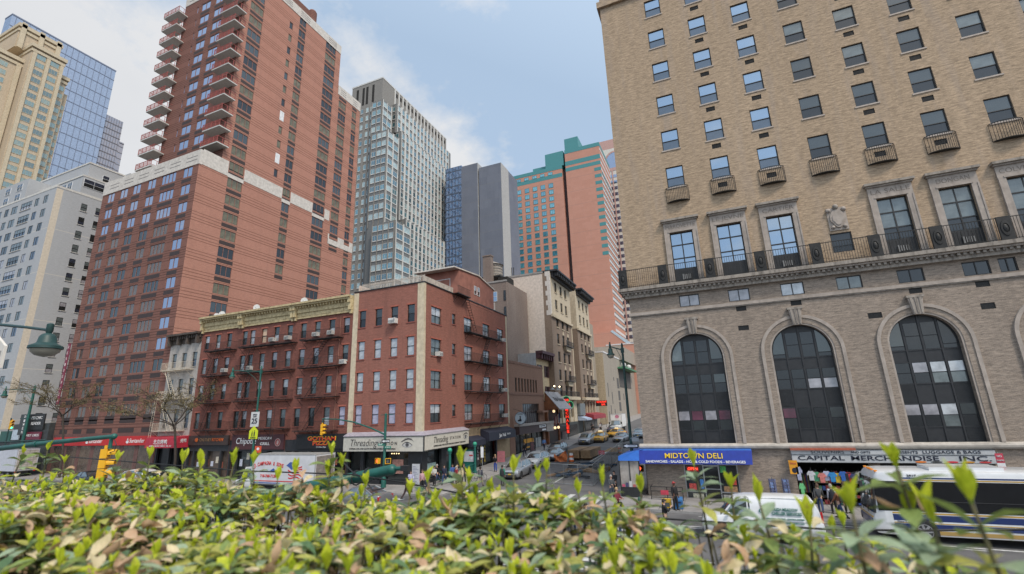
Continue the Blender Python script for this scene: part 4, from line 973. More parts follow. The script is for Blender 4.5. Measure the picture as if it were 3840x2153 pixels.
# ------------------------------------------------------------------ towers
def tower_brick():
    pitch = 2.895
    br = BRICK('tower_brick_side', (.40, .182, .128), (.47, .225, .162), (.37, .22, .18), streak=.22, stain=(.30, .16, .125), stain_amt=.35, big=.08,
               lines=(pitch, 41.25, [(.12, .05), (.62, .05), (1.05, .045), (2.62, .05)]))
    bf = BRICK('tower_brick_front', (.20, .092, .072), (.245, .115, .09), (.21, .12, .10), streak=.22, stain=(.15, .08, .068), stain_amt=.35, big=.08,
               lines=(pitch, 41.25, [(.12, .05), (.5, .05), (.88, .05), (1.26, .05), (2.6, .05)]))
    wh = STONE('tower_white_band', (.60, .56, .51), (.38, .34, .30), .5, (.8, .8, .8))
    fr = M('tower_frame', (.27, .13, .10), .6, var=.1); dark = M('vent_dark', (.045, .03, .028), .7)
    X0, X1, ZL = -91., -66.75, 44.1
    T = thing('brick_tower', 'huge red brown brick apartment tower with corner balconies and white stone bands', 'building', (X1, 40, 0))
    pl = Plane('x', 40.); pu = Plane('x', 43.3); py = Plane('y', X1); pr2 = Plane('y', X1)
    fcols = [(-89.6, 2.0, 2), (-86.1, 2.1, 2), (-82.7, 2.1, 2), (-78.9, 2.15, 2), (-75.4, 3.5, 4), (-70.3, 2.2, 2)]
    W = MB(); holes = []; specs = []; vents = []
    for k in range(13):
        z = 42.42-pitch*k
        if z < 7: continue
        for u, w, nx in fcols:
            holes.append((u, u+w, z, z+1.66)); specs.append((pl, u, z, w, 1.66, nx)); vents.append((pl, u, z-1.12+.3, w))
    for z in (7.6, 5.9):
        for u, w, nx in fcols: vents.append((pl, u, z-.3, w))
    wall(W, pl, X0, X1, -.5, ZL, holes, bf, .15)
    # upper front
    hu = []
    for k in range(13):
        z = 42.42+pitch*(k+1.6)
        zz = 42.42+pitch*(k+2)
        if zz > 81: break
        for u, w, nx in ((-78.5, 2.5, 2), (-74.7, 2.5, 2)):
            hu.append((u, u+w, zz, zz+1.66)); specs.append((pu, u, zz, w, 1.66, nx)); vents.append((pu, u, zz-.82, w))
        hu.append((-79.95+.1, -79.4, zz+.1, zz+1.6)); specs.append((pu, -79.85, zz+.1, .45, 1.5, 1))
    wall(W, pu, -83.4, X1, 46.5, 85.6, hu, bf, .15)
    # side face, lower and upper
    hs = []
    def col(u, w, nx, k0, k1):
        for k in range(k0, k1+1):
            z = 42.42+pitch*k
            hs.append((u, u+w, z, z+1.66)); specs.append((py, u, z, w, 1.66, nx)); vents.append((py, u, z-.82, w))
    col(44.6, 2.6, 3, -7, 14); col(54.9, 1.65, 2, -4, 14); col(61.9, 2.9, 3, -6, 14); col(66.6, 2.2, 3, -1, 11); col(70.7, 1.4, 2, -6, 11)
    for k in range(2, 14):
        z = 42.42+pitch*k-.1
        if k in (6, 3): 
            q = MB(); py.box(q, 52.65, 53.55, z-.15, z+1.75, -.03, -.002, M('panel_white', (.7, .7, .7), .6)); q.build('white_panel', T)
        else: hs.append((52.7, 53.5, z, z+1.5)); specs.append((py, 52.7, z, .8, 1.5, 1))
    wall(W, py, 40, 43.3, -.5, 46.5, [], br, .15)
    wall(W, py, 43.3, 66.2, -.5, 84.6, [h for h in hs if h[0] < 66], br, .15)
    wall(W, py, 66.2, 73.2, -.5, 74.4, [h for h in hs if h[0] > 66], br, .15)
    shell(W, X0, X1, 40, 73.2, -.5, 45.9, bf, skip='frt'); shell(W, -83.4, X1, 43.3, 66.2, 45, 86.2, bf, skip='fr'); shell(W, -83.4, X1, 66.2, 73.2, 45, 76.2, br, skip='fr')
    W.poly([(X0, 40, 45.6), (X1, 40, 45.6), (X1, 66, 45.6), (X0, 66, 45.6)], M('roof_tar', (.09, .085, .08), .9))
    W.build('wall', T)
    b = MB(); di = MATS['dark_interior']; b.box(X0+.4, X1-.5, 40.8, 40.83, 0, 44, di); b.box(-83, X1-.5, 44.1, 44.13, 46, 84, di); b.box(X1-.83, X1-.8, 41, 66, 0, 44, di); b.box(X1-.83, X1-.8, 44.2, 66, 46, 84, di); b.box(X1-.83, X1-.8, 66.4, 73, 0, 74, di); b.build('interior', T)
    g1 = GLASS('tower_glass', (.03, .04, .055), .55, (.72, .80, 1.), .05, .35)
    hi = [s for s in specs if s[0].ax == 'x' and s[2] > 34]; lo = [s for s in specs if s[0].ax == 'x' and s[2] <= 34]; si = [s for s in specs if s[0].ax == 'y']
    gb = GLASS('tower_glass_brown_reflection', (.085, .062, .048), .12, (.85, .75, .68), .06, .5); go = GLASS('tower_blind_olive', (.13, .118, .072), .02, (.8, .85, .9), .1)
    P = {}
    for s in hi: P[id(s)] = g1
    for s in lo: P[id(s)] = g1 if (s[1] > -71 and s[2] > 16) else RND.choice([gb, gb, gb, G_DIM])  # brown of the lower panes imitates a reflection of the buildings opposite
    for s in si: P[id(s)] = RND.choice([go, go, go, G_BLK, G_BLK, G_DIM])
    big = sorted(specs, key=lambda s: -s[3]*s[4]*(1 if s[0].ax == 'x' else .8)/((s[1]+90 if False else 1)))
    def sz(s):
        p = Vector(s[0].P(s[1], s[2])); d = p-Vector((0, 0, CAMZ)); n = Vector((0, -1, 0)) if s[0].ax == 'x' else Vector((1, 0, 0)); return s[3]*s[4]*abs(d.normalized().dot(n))/d.length_squared
    specs.sort(key=sz, reverse=True); rest = MB()
    for i, s in enumerate(specs):
        p_, u, z, w, h, nx = s; pm = P[id(s)]
        if i < 100: window(T, p_, u, z, w, h, nx, (), fr, pm, .08, .07, .06)
        else:
            p_.box(rest, u+.07, u+w-.07, z+.07, z+h-.07, .1, .12, pm)
            for a, b_, c, d in ((u, u+.07, z, z+h), (u+w-.07, u+w, z, z+h), (u+.07, u+w-.07, z, z+.07), (u+.07, u+w-.07, z+h-.07, z+h)): p_.box(rest, a, b_, c, d, .05, .13, fr)
            for k in range(1, nx): p_.box(rest, u+w*k/nx-.03, u+w*k/nx+.03, z+.07, z+h-.07, .052, .13, fr)
    rest.build('far_windows', T, kind='stuff')
    v = MB()
    for p_, u, z, w in vents:
        p_.box(v, u, u+w, z-.05, z+.56, -.012, -.001, dark)
    v.build('vent_panels', T, kind='stuff')
    # white bands
    q = MB(); pl.box(q, X0-.02, X1+.06, ZL, 46.5, -.06, .4, wh)
    for k in range(6):
        u = -89.2+k*3.9
        for z in (44.9, 45.5): pl.box(q, u, u+2.5, z, z+.1, -.075, -.06, M('band_groove', (.22, .2, .19), .8))
    for a, b_ in ((40.4, 44.5), (47.3, 54.8), (56.65, 61.8), (64.9, 66.2)): py.box(q, a, b_, 44.65, 46.75, -.05, -.001, wh)
    py.box(q, 40.4, 44.5, 44.2, 44.649, -.05, -.001, wh); py.box(q, 44.5, 47.3, 44.1, 44.75, -.05, -.001, wh); py.box(q, 54.8, 56.65, 44.1, 44.75, -.05, -.001, wh); py.box(q, 61.8, 64.9, 44.1, 44.75, -.05, -.001, wh)
    py.box(q, 66.2, 73.2, 39.9, 41.0, -.05, -.001, wh); py.box(q, 66.2, 66.5, 40, 42, -.06, -.001, wh); py.box(q, 68.9, 70.6, 40, 42, -.06, -.001, wh); py.box(q, 72.2, 73.2, 40, 42, -.06, -.001, wh); q.build('stone_band', T)
    q = MB(); pu.box(q, -83.42, X1+.06, 83.2, 86.4, -.06, .4, wh); py.box(q, 43.3, 66.25, 84.5, 86.5, -.06, .4, wh); py.box(q, 66.25, 73.25, 74.3, 76.5, -.06, .4, wh)
    for k in range(3):
        for z in (83.9, 84.6, 85.3): pu.box(q, -82.3+k*6, -78.9+k*6, z, z+.14, -.08, -.06, MATS['band_groove'])
    for y in (50.5, 55, 62.5):
        for z in (85.0, 85.45, 85.9): py.box(q, y, y+2.4, z, z+.1, -.08, -.06, MATS['band_groove'])
    for z in (74.8, 75.3, 75.8): py.box(q, 67, 68.6, z, z+.1, -.08, -.06, MATS['band_groove']); py.box(q, 70.8, 72.2, z, z+.1, -.08, -.06, MATS['band_groove'])
    q.build('stone_band', T)
    q = MB(); q.box(-75, -67.2, 50, 58, 86.2, 88.5, bf); q.lathe(-67.6, 58.5, [(.9, 0), (.9, 3), (.7, 3.4)], bf, 12, 86); q.build('roof_plant', T)
    # corner balconies
    slab = M('balcony_slab', (.50, .49, .46), .8, var=.1); rr = M('balcony_rail_red', (.33, .075, .06), .6); mesh = M('balcony_infill', (.30, .10, .09), .7, var=.1)
    def balc(name, w, dp, out):
        q = MB(); q.box(0, w, -dp, .3, 0, .2, slab); me = q.mesh('balcony')
        r = MB()
        for z in (.3, 1.2): r.box(0, w, -dp, -dp+.05, z, z+.06, rr); r.box(0, .05, -dp+.05, .3, z, z+.06, rr); r.box(w-.05, w, -dp+.05, .3, z, z+.06, rr)
        n = int(w/.9)
        for i in range(n+1): x = (w-.06)*i/n; r.box(x, x+.06, -dp-.004, -dp+.056, .2, 1.26, rr)
        for x in (-.004, w-.056):
            for y in (-dp*.5, .2): r.box(x, x+.06, y, y+.06, .2, 1.26, rr)
        x = .12
        while x < w-.1: r.box(x, x+.022, -dp+.015, -dp+.035, .36, 1.2, rr); x += .12
        return me, r.mesh('railing')
    for (x, w, ks) in ((-86.6, 4.4, range(0, 13)), (-70.0, 4.05, range(1, 14))):
        me, rm = balc('b', w, 1.65, 0)
        for k in ks:
            z = 45.6+pitch*k if x < -80 else 45.55+pitch*k
            o = inst('balcony', me, T, Vector((x, 43.3, z))-Vector((X1, 40, 0))); inst('railing', rm, o)
    # bank front
    q = MB(); red = M('sign_red', (.50, .02, .02), .5, var=.08); q.box(X0+1, X1-.05, 39.7, 39.99, 3.95, 5.1, red); s = q.build('shop_sign', T)
    for x in (-70.3, -79.5):
        txt(s, 'Santander', (x, 39.69, 4.5), .75, MATS['letter_white'], width=3.1)
        e = MB(); e.prism([(x-2.0+.3*math.cos(2*PI*i/14), 39.69, 4.38+.2*math.sin(2*PI*i/14)) for i in range(14)], (0, -.01, 0), MATS['letter_white']); e.prism([(x-2.2, 39.69, 4.5), (x-1.85, 39.69, 4.5), (x-1.95, 39.69, 4.9)], (0, -.01, 0), MATS['letter_white']); e.build('logo', s)
    q = MB(); pf = M('bank_pier', (.14, .07, .06), .7)
    for k in range(8): x = X0+.2+k*3.3; q.box(x, x+.8, 39.96, 40.0-.002, -.5, 3.95, pf)
    q.box(X0, X1, 39.97, 39.998, 5.1, 5.5, pf); q.build('shop_front', T)
    q = MB(); q.box(X0+.3, X1-.3, 39.985, 39.995, .3, 3.9, G_BROWN); q.build('shop_glass', T)
    q = MB(); q.box(-90.3, -89.7, 39.2, 39.3, 9.8, 18.9, M('banner_crimson', (.20, .03, .055), .6)); bn = q.build('vertical_banner', T)
    for r, ch in enumerate('RESIDENCES'): txt(bn, ch, (-90.0, 39.19, 18.3-r*.88), .6, M('letter_pale', (.65, .5, .5), .6), width=.3)
tower_brick()

def white_block():
    wb = BRICK('white_brick', (.39, .40, .415), (.44, .45, .465), (.38, .39, .40), streak=.14, stain=(.40, .38, .34), stain_amt=.35, big=.05, lines=(8.4, 7.8, [(.12, .05)]), linecol=(.62, .58, .5))
    wp = STONE('white_render', (.60, .58, .54), (.48, .45, .40), .4, (.6, .6, .6)); crm = M('corner_cream', (.60, .53, .43), .8, var=.1)
    X1 = -107.; T = thing('white_apartment_block', 'pale white brick apartment block with stepped roof terraces at the far left', 'building', (X1, 40, 0))
    pl = Plane('x', 40.); py = Plane('y', X1); pitch = 2.78; holes = []; specs = []; hs = []
    cols = [(-110.95, 1.55, 2), (-114.0, 1.45, 2), (-119.0, 4., 4), (-122.5, 2.2, 2), (-125.1, 1.5, 2), (-128.6, 2.2, 2), (-133, 3.2, 4), (-137, 1.6, 2)]
    for k in range(15):
        z = 46.95-pitch*k
        if z < 7.8: break
        for u, w, n in cols: holes.append((u, u+w, z, z+1.6)); specs.append((pl, u, z, w, 1.6, n))
        zs = 46.4-pitch*k
        for u, w in ((44.0, .95), (46.35, .95), (52, 1.5), (56, 1.5)): hs.append((u, u+w, zs, zs+1.5)); specs.append((py, u, zs, w, 1.5, 1))
    W = MB(); wall(W, pl, -150, X1, 7, 49.5, holes, wb, .12); wall(W, py, 40, 62, 7, 49.9, hs, wb, .12)
    shell(W, -150, X1, 40, 62, -.5, 49.5, wb, skip='frt'); W.poly([(-150, 40, 49.45), (X1, 40, 49.45), (X1, 62, 49.45), (-150, 62, 49.45)], MATS['roof_tar'])
    W.box(-150, X1, 40.02, 41, -.5, 7, wb); W.box(X1-1, X1-.02, 41, 62, -.5, 7, wb)
    pl.box(W, -150, X1+.05, 49.5, 49.9, -.05, .3, wp); py.box(W, 40.3, 62, 49.5, 49.9, -.05, .3, wp); py.box(W, 40, 41.0, 6.5, 49.3, -.004, 0, crm); W.build('wall', T)
    q = MB(); q.box(-150, X1-.02, 43.4, 62, 49.45, 53.4, wb); q.box(-150, X1+.03, 43.3, 62, 53.4, 53.7, wp); q.box(-150, X1-2.0, 41.6+3.2, 62, 53.7, 57.3, wb); q.box(-150, X1-1.9, 44.7, 62, 57.3, 57.6, wp)
    q.box(X1-8, X1-.5, 51, 60, 53.7, 57.8, wb); q.box(-150, -122.5, 41.3, 50, 49.45, 55.6, wb); q.build('penthouse', T)
    p2 = Plane('x', 43.4); p3 = Plane('y', X1-.02); p4 = Plane('x', 41.3)
    for u, w, n in ((-112, 1.6, 2), (-116, 3.6, 4), (-119.2, 1.4, 2), (-121.5, 1.2, 1)): specs.append((p2, u, 51.2, w, 1.7, n))
    for u, w, n in ((-126.5, 2.2, 2), (-131, 2., 2)): specs.append((p4, u, 51., w, 1.7, n)); specs.append((p4, u, 53.4, w, 1.5, n))
    for u, w, n in ((43.6, 3.4, 2), (49.5, 1., 1)): specs.append((p3, u, 51.3, w, 1.7, n)); 
    specs += [(Plane('y', X1-2.0), 47.2, 54.4, 1.2, 1.5, 1), (Plane('y', X1-2.0), 49.6, 54.2, .8, 1.4, 1)]
    b = MB(); b.box(-149, X1-.5, 40.7, 40.72, 7, 49, MATS['dark_interior']); b.box(X1-.72, X1-.7, 41, 61, 7, 49, MATS['dark_interior']); b.build('interior', T)
    flush = [s for s in specs if s[0] in (p2, p3, p4) or s[0].c == X1-2.0]; rec = [s for s in specs if s not in flush]
    grid_windows(T, rec, FR_DK, [G_DIM, G_CUR, G_DIM2, G_SCR, G_DIM2], 84, .05, fw=.06, rows=(.5,), sill=wp)
    for pl_, u, z, w, h, n in flush: window(T, pl_, u, z, w, h, n, (.5,), M('white_frame', (.62, .63, .64), .5), [G_DIM, G_SCR], -.045, .07)
    # street level: green fascia, diner sign
    gr = M('fascia_green', (.03, .10, .085), .6); q = MB(); q.box(-150, -101.5, 39.3, 39.99, 4.6, 6.2, gr); f = q.build('fascia', T)
    q = MB(); q.box(-112, -104.6, 39.1, 39.28, 4.7, 6.2, M('sign_white2', (.62, .63, .63), .5)); s = q.build('shop_sign', T); txt(s, 'DINER', (-106.9, 39.08, 5.45), 1.0, MATS['letter_black'], width=3.6, bold=.02)
    q = MB(); q.box(-100.6, -98.6, 39.1, 39.28, 4.9, 6.4, M('sign_paleblue', (.45, .52, .58), .5)); s = q.build('shop_sign', T)
    q = MB(); q.box(-101.4, -91.2, 39.4, 40.4, -.5, 7.2, M('kiosk_dark', (.05, .055, .055), .6)); q.build('corner_shop', T)
    q = MB(); q.box(-96.6, -92.4, 39.15, 39.3, 6.3, 8.6, M('board_black', (.02, .02, .02), .5)); s = q.build('billboard', T); txt(s, 'PSYCHIC', (-94.5, 39.13, 8.0), .6, MATS['letter_white'], width=3.0); txt(s, 'READER', (-94.5, 39.13, 7.2), .6, MATS['letter_white'], width=2.6)
    q = MB(); q.box(-97, -92.6, 39.1, 39.3, 4.9, 6.0, M('board_maroon', (.16, .02, .04), .5)); s = q.build('billboard', T); txt(s, 'TAROT CARDS', (-94.8, 39.08, 5.5), .5, MATS['letter_white'], width=3.8)
    q = MB(); q.box(-150, -101.6, 40.0-.01, 39.95, .3, 4.6, G_BLK); q.build('shop_glass', T)
white_block()

def far_towers():
    # beige stepped tower
    bg = STONE('beige_stone', (.50, .405, .295), (.40, .31, .2), .35, (.2, .2, .1)); bt = STONE('beige_trim', (.54, .455, .33), (.40, .36, .24), .35, (.2, .2, .2)); frb = M('beige_frame', (.42, .38, .28), .6)
    T = thing('stone_tower', 'beige stone tower with a stepped crown and green windows at the left edge', 'building', (-200, 60.3, 0))
    W = MB(); W.box(-240, -200, 60.3, 69.0, 0, 133, bg); W.box(-240, -204, 52.5, 60.3, 0, 127.5, bg); W.box(-240, -202.5, 69.0, 71.6, 0, 128, bg); W.box(-240, -204.5, 71.6, 73.4, 0, 124, bg); W.box(-240, -205, 57.5, 68.6, 133, 141, bg); W.box(-240, -209, 44, 52.5, 0, 131, bg); W.build('wall', T)
    q = MB()
    for x, y0, y1, z in ((-200, 60.3, 69.0, 133), (-204, 52.5, 60.29, 127.5), (-202.5, 69.01, 71.6, 128), (-205, 57.5, 68.6, 141), (-209, 44, 52.49, 131)):
        q.box(-240, x+.7, y0-.5, y1+.5, z+.002, z+1.3, bt); q.box(-240, x+.35, y0-.25, y1+.25, z-1.6, z-.6, bt)
    for y in (60.6, 64.3, 68.0): q.box(-200, -199.5, y, y+.95, 0, 131.2, bt)
    for y in (57.8, 62.6, 67.4): q.box(-205, -204.3, y, y+1.3, 133, 143, bt)
    for y in (53, 58.8): q.box(-204, -203.5, y, y+1.2, 0, 125.8, bt)
    q.build('pilaster', T)
    specs = []
    for k in range(42):
        z = 129.4-3.02*k
        if z < 40: break
        for u, w in ((61.7, 2.5), (65.35, 2.5)): specs.append((Plane('y', -200), u, z, w, 1.9, 3))
        if z < 124: specs.append((Plane('y', -202.5), 69.4, z, 2.0, 1.9, 2)); specs.append((Plane('y', -204), 54.4, z, 2.6, 1.9, 3)); specs.append((Plane('y', -209), 46.4, z, 3.4, 1.9, 3))
        if z < 120: specs.append((Plane('y', -204.5), 71.9, z, 1.3, 1.9, 2))
    gg = [GLASS('beige_glass_a', (.06, .09, .075), .25, (.75, .9, .85), .08), GLASS('beige_glass_b', (.17, .21, .17), .18, (.8, .9, .85), .1), GLASS('beige_glass_c', (.02, .03, .03), .2, (.75, .9, .85), .08)]
    grid_windows(T, specs, frb, gg, 100, -.06, fw=.12)
    # blue glass slab
    T = thing('glass_tower', 'smooth blue glass curtain wall tower behind the beige tower', 'building', (-260, 70, 0))
    bl = GLASS('blue_curtain_glass', (.15, .185, .26), .30, (.74, .80, .92), .03, .12); mu = M('mullion_blue', (.17, .20, .28), .5)
    W = MB(); W.box(-266, -260, 69.8, 109, 0, 180.6, bl); W.build('curtain_wall', T)
    q = MB(); y = 71.2
    while y < 109: q.box(-260, -259.9, y, y+.16, 20, 180.6, mu); y += 2.25
    z = 175.2
    while z > 30: q.box(-260, -259.86, 69.8, 109.02, z, z+.28, mu); z -= 5.5
    q.box(-266.1, -259.8, 69.7, 109.1, 180.6, 181.2, mu); q.build('mullions', T)
    T = thing('dark_glass_tower', 'dark grey glass tower beside the blue glass tower, stepped at its right edge', 'building', (-262, 109.2, 0))
    dg = GLASS('dark_curtain_glass', (.07, .065, .075), .38, (.72, .68, .72), .05, .7); md = M('mullion_dark', (.12, .11, .12), .6)
    W = MB(); W.box(-300, -262, 109.2, 117.2, 0, 156.8, dg); W.box(-300, -262.5, 117.2, 119.5, 0, 146, dg); W.build('curtain_wall', T)
    q = MB(); y = 110
    while y < 117: q.box(-262, -261.93, y, y+.1, 20, 156.8, md); y += 1.1
    z = 153
    while z > 60: q.box(-262, -261.9, 109.2, 117.22, z, z+.5, md); q.box(-262.5, -262.4, 117.22, 119.5, min(z, 145), min(z, 145)+.3, md); z -= 3.3
    q.build('mullions', T)
    # grey stepped residential tower in the middle
    T = thing('grey_tower', 'grey stone and glass tower with stepped bays behind the corner block', 'building', (-91, 110, 0))
    gs = STONE('grey_granite', (.25, .238, .22), (.2, .19, .18), .35, (.25, .25, .15)); gl = M('pier_light', (.56, .545, .51), .55, var=.08); spd = M('spandrel_grey', (.155, .158, .155), .5, var=.1)
    W = MB(); W.box(-104.2, -91, 110, 152, 0, 118.7, gs)
    bays = [(-94.2, -89.6, 108.6, 113.6, 109), (-92.4, -86., 107.2, 113.6, 95.6), (-89, -80.4, 105.4, 113.6, 62.4)]
    for x0, x1, y0, y1, z in bays: W.box(x0, x1, y0, y1, 0, z, spd)
    tiers = [(-89., 115.4, 152.2, 111.6, 116.), (-87., 115.4, 153.8, 100.2, 100), (-84.2, 115.4, 155.4, 67.3, 67)]
    for x, y0, y1, z, _ in tiers: W.box(-91, x, y0, y1, 0, z, spd)
    W.build('wall', T)
    q = MB(); q.box(-104.3, -90.9, 109.9, 152.1, 118.7, 119.2, gl)
    for k in range(15): y = 117+k*2.33; q.box(-91, -90.75, y-.55, y-.0, 111.7, 118.7, gl)
    q.build('crown_trim', T)
    q = MB(); dkm = MATS['dark_interior']
    for x in (-102.2, -99.6, -98.0, -95.4): q.box(x, x+.95, 109.97, 109.999, 110.4, 117.4, dkm)
    for k in range(15): y = 117+k*2.33; q.box(-91, -90.97, y+.25, y+1.4, 116, 117.6, dkm)
    q.build_each('louvre_slot', T)
    specs = []; pier = MB(); P_ = 3.12
    def face(pl, us, w, ztop, zbot, d=-.05):
        n = int((ztop-zbot)/P_)
        for k in range(n):
            z = ztop-2.35-P_*k
            for u in us: specs.append((pl, u, z, w, 1.75, 2 if w > 1.6 else 1))
            a = min(us)-.25; b_ = max(us)+w+.25; pl.box(pier, a, b_, z-.22, z-.06, -.14, -.001, gl)
        a = min(us)-.25; b_ = max(us)+w+.25
        st = sorted(us); e = [st[0]-.28] + [u+w for u in st]
        for i, x in enumerate(e):
            nx = (st[i]-x) if i < len(st) else .28
            pl.box(pier, x+.02, x+max(.2, nx)-.02 if i else x+.26, zbot, ztop, -.2, -.001, gl if pl.ax == 'y' else MATS['grey_granite'])  # paler piers on the +X faces: mirrored sky brightness put into the colour
    face(Plane('x', 110.), [-103.7, -102.0, -99.9, -97.6, -95.7], 1.2, 109.4, 40)
    face(Plane('x', 108.6), [-93.7, -91.7], 1.6, 109, 95.6); face(Plane('x', 107.2), [-92., -89.9, -88.0], 1.7, 95.6, 62.4); face(Plane('x', 105.4), [-88.6, -86.6, -84.6, -82.6], 1.7, 62.4, 25)
    face(Plane('y', -89.6), [109, 111.2], 2.0, 109, 95.7); face(Plane('y', -86.), [107.6, 110.5], 2.4, 95.6, 62.5); face(Plane('y', -80.4), [105.9, 109.6], 3.2, 62.4, 25)
    for x, y0, y1, z, _ in tiers: pass
    face(Plane('y', -89.), [116.2+2.33*k for k in range(15)], 1.45, 111.6, 100.3); face(Plane('y', -87.), [116.2+2.33*k for k in range(16)], 1.45, 100.2, 67.4); face(Plane('y', -84.2), [116.2+2.33*k for k in range(16)], 1.45, 67.3, 25)
    face(Plane('x', 115.4), [-90.6], 1.2, 111, 100) ; face(Plane('x', 115.4), [-89.9], 2.2, 100, 67.5); face(Plane('x', 115.4), [-90.4, -87.6], 2.4, 67, 25)
    pier.build('pier_grid', T)
    teal = [GLASS('teal_glass_a', (.045, .13, .15), .30, (.62, .86, .92), .05), GLASS('teal_glass_b', (.09, .17, .18), .22, (.75, .92, .95), .06), GLASS('teal_glass_c', (.02, .055, .06), .22, (.65, .86, .95), .05), GLASS('teal_glass_d', (.30, .38, .36), .2, (.9, 1, 1), .08)]
    grid_windows(T, specs, M('white_sash', (.58, .60, .60), .5), teal, 100, -.04, fw=.1)
    # dark slabs
    T = thing('concrete_slab_tower', 'dark ribbed concrete slab tower with a blue glass end behind the penthouse', 'building', (-77, 140, 0))
    cd = BRICK('ribbed_concrete', (.15, .165, .205), (.18, .195, .235), (.16, .17, .21), bw=3., bh=3.1, streak=.2, stain=(.13, .14, .17), stain_amt=.4, big=.1, lines=(6.2, 0., [(.1, .07)]), linecol=(.19, .19, .2)); cl = STONE('pale_concrete', (.40, .395, .385), (.3, .3, .3), .35, (.2, .2, .1))  # bluish concrete tone includes distance haze in the colour
    W = MB(); W.box(-77.2, -70.4, 140, 156, 0, 96.4, cd); W.box(-69.9, -61., 140.2, 156, 0, 94.2, cd); W.box(-70.4, -69.9, 146, 156, 0, 94, cl)
    W.box(-70.4, -70.3, 140.02, 146, 0, 96.4, cl); W.box(-61., -60.9, 140.22, 147, 0, 94.2, cl); W.build('wall', T)
    q = MB(); z = 30
    while z < 93: q.box(-70.3, -69.9, 145.5, 145.9, z, z+.8, M('vent_white', (.7, .7, .68), .6)); z += 3.1
    q.build('vents', T, kind='stuff')
    q = MB(); q.box(-84, -77.2, 140.1, 156, 0, 97.1, GLASS('navy_glass', (.03, .06, .13), .42, (.55, .7, 1.), .04, .5)); g = q.build('glass_wing', T)
    q = MB(); z = 30; mm = M('mullion_navy', (.07, .09, .13), .5)
    while z < 97: q.box(-84.02, -77.15, 140.05, 140.099, z, z+.45, mm); q.box(-77.2, -77.1, 140.05, 145, z, z+.9, mm); z += 3.1
    x = -84.
    while x < -77: q.box(x, x+.12, 140.03, 140.098, 30, 97, mm); x += 1.4
    q.build('mullions', g)
    # terracotta tower with teal bands
    T = thing('terracotta_tower', 'orange brick hotel tower with teal bands and stepped teal rooftop', 'building', (-40, 150, 0))
    tc = BRICK('terracotta', (.51, .258, .19), (.55, .285, .215), (.49, .255, .195), bw=2, bh=1, streak=.12, stain=(.42, .25, .21), stain_amt=.25, big=.05, lines=(5.3, 2.0, [(.1, .06)]), linecol=(.36, .22, .185)); te = M('teal_panel', (.06, .24, .25), .5, var=.06); ted = M('teal_dark', (.03, .16, .19), .5)  # brick tone desaturated, standing in for haze in the air
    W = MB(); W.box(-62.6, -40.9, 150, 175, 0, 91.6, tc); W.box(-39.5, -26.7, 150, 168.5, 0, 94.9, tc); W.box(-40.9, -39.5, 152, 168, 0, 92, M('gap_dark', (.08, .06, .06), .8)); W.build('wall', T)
    q = MB(); q.box(-62.65, -40.85, 149.95, 175.05, 91.6, 93., te); q.box(-47.2, -40.2, 150.3, 166, 93, 98.9, te); q.box(-52.8, -47.2, 152, 166, 93, 95.2, te); q.box(-39.55, -26.65, 149.95, 168.55, 97.1, 98.6, te); q.box(-39.5, -26.7, 150, 168.5, 94.9, 97.1, tc)
    q.box(-39.4, -34.3, 150.3, 160, 98.6, 103.3, te)
    q.box(-62.63, -40.87, 149.97, 150, 88.4, 89.9, te)
    for a, b_ in ((92.2, 93.9), (89.9, 91.3)): q.box(-39.53, -26.67, 149.97, 150, a, b_, te)
    for k in range(13): z = 87.6-2.62*k; q.box(-29.1+.03*k, -26.67, 149.96, 150, z, z+1.25, te)
    for k in range(22): z = 85.0-2.62*k; q.box(-62.63, -57.4, 149.97, 150, z, z+1.1, te)
    q.build_each('teal_band', T)
    specs = []; pt = Plane('x', 150.)
    for k in range(22):
        z = 84.9-2.62*k
        for u in (-58.9, -55.7, -52.5, -49.4, -46.3): specs.append((pt, u, z, 1.75, 1.75, 2))
        py = Plane('y', -26.7)
        for y in range(6): specs.append((py, 151+y*2.9, z+2.6 if k else z+1, 1.8, 1.5, 1))
    for u in (-58.9, -55.7, -52.5, -49.4, -46.3): specs.append((pt, u, 89.95, 1.75, 1.2, 2))
    cy = [GLASS('cyan_glass', (.09, .31, .38), .22, (.62, .88, 1.), .05), GLASS('cyan_glass_b', (.05, .2, .27), .22, (.6, .85, 1.), .05)]
    grid_windows(T, specs, te, cy, 100, -.06, fw=.13)
    q = MB()
    for k in range(30): z = 95.5-2.62*k; q.box(-26.7, -26.6, 150.1, 168.4, z, z+.9, M('pale_panel', (.62, .60, .60), .5))
    q.build('pale_band', T)
    T.location = (-50, 187.5, -1.6); T.scale = (1.25, 1.25, 1.25)
    # low podium pieces in front of it
    T = thing('brick_podium', 'low orange brick podium with sloped roof below the orange tower', 'building', (-30, 178, 0))
    q = MB(); q.box(-44, -20, 178.1, 187, 0, 29.6, tc); q.prism([(-44, 178.1, 29.6), (-28.2, 178.1, 29.6), (-33.6, 178.1, 34.6), (-44, 178.1, 34.6)], (0, 8.8, 0), tc); q.build('wall', T)
    q = MB(); q.prism([(-33.8, 178, 34.65), (-28., 178, 29.4), (-26.6, 178, 29.7), (-33., 178, 35.1)], (0, 9, 0), M('skylight', (.45, .55, .62), .3)); q.box(-36, -19.9, 177.95, 178.09, 29.2, 29.65, MATS['pale_panel']); q.build('roof', T)
    # striped arched tower far behind
    T = thing('arched_tower', 'far pink and cream striped tower with a round arched top beside the tan building', 'building', (-30, 220, 0))
    pk = M('pink_granite', (.50, .30, .26), .7); cr = M('cream_panel', (.62, .58, .52), .7); bw = GLASS('slate_glass', (.06, .08, .13), .35, (.7, .8, 1.), .06)
    W = MB(); W.box(-41, -6, 220, 250, 0, 136, cr); n = 16
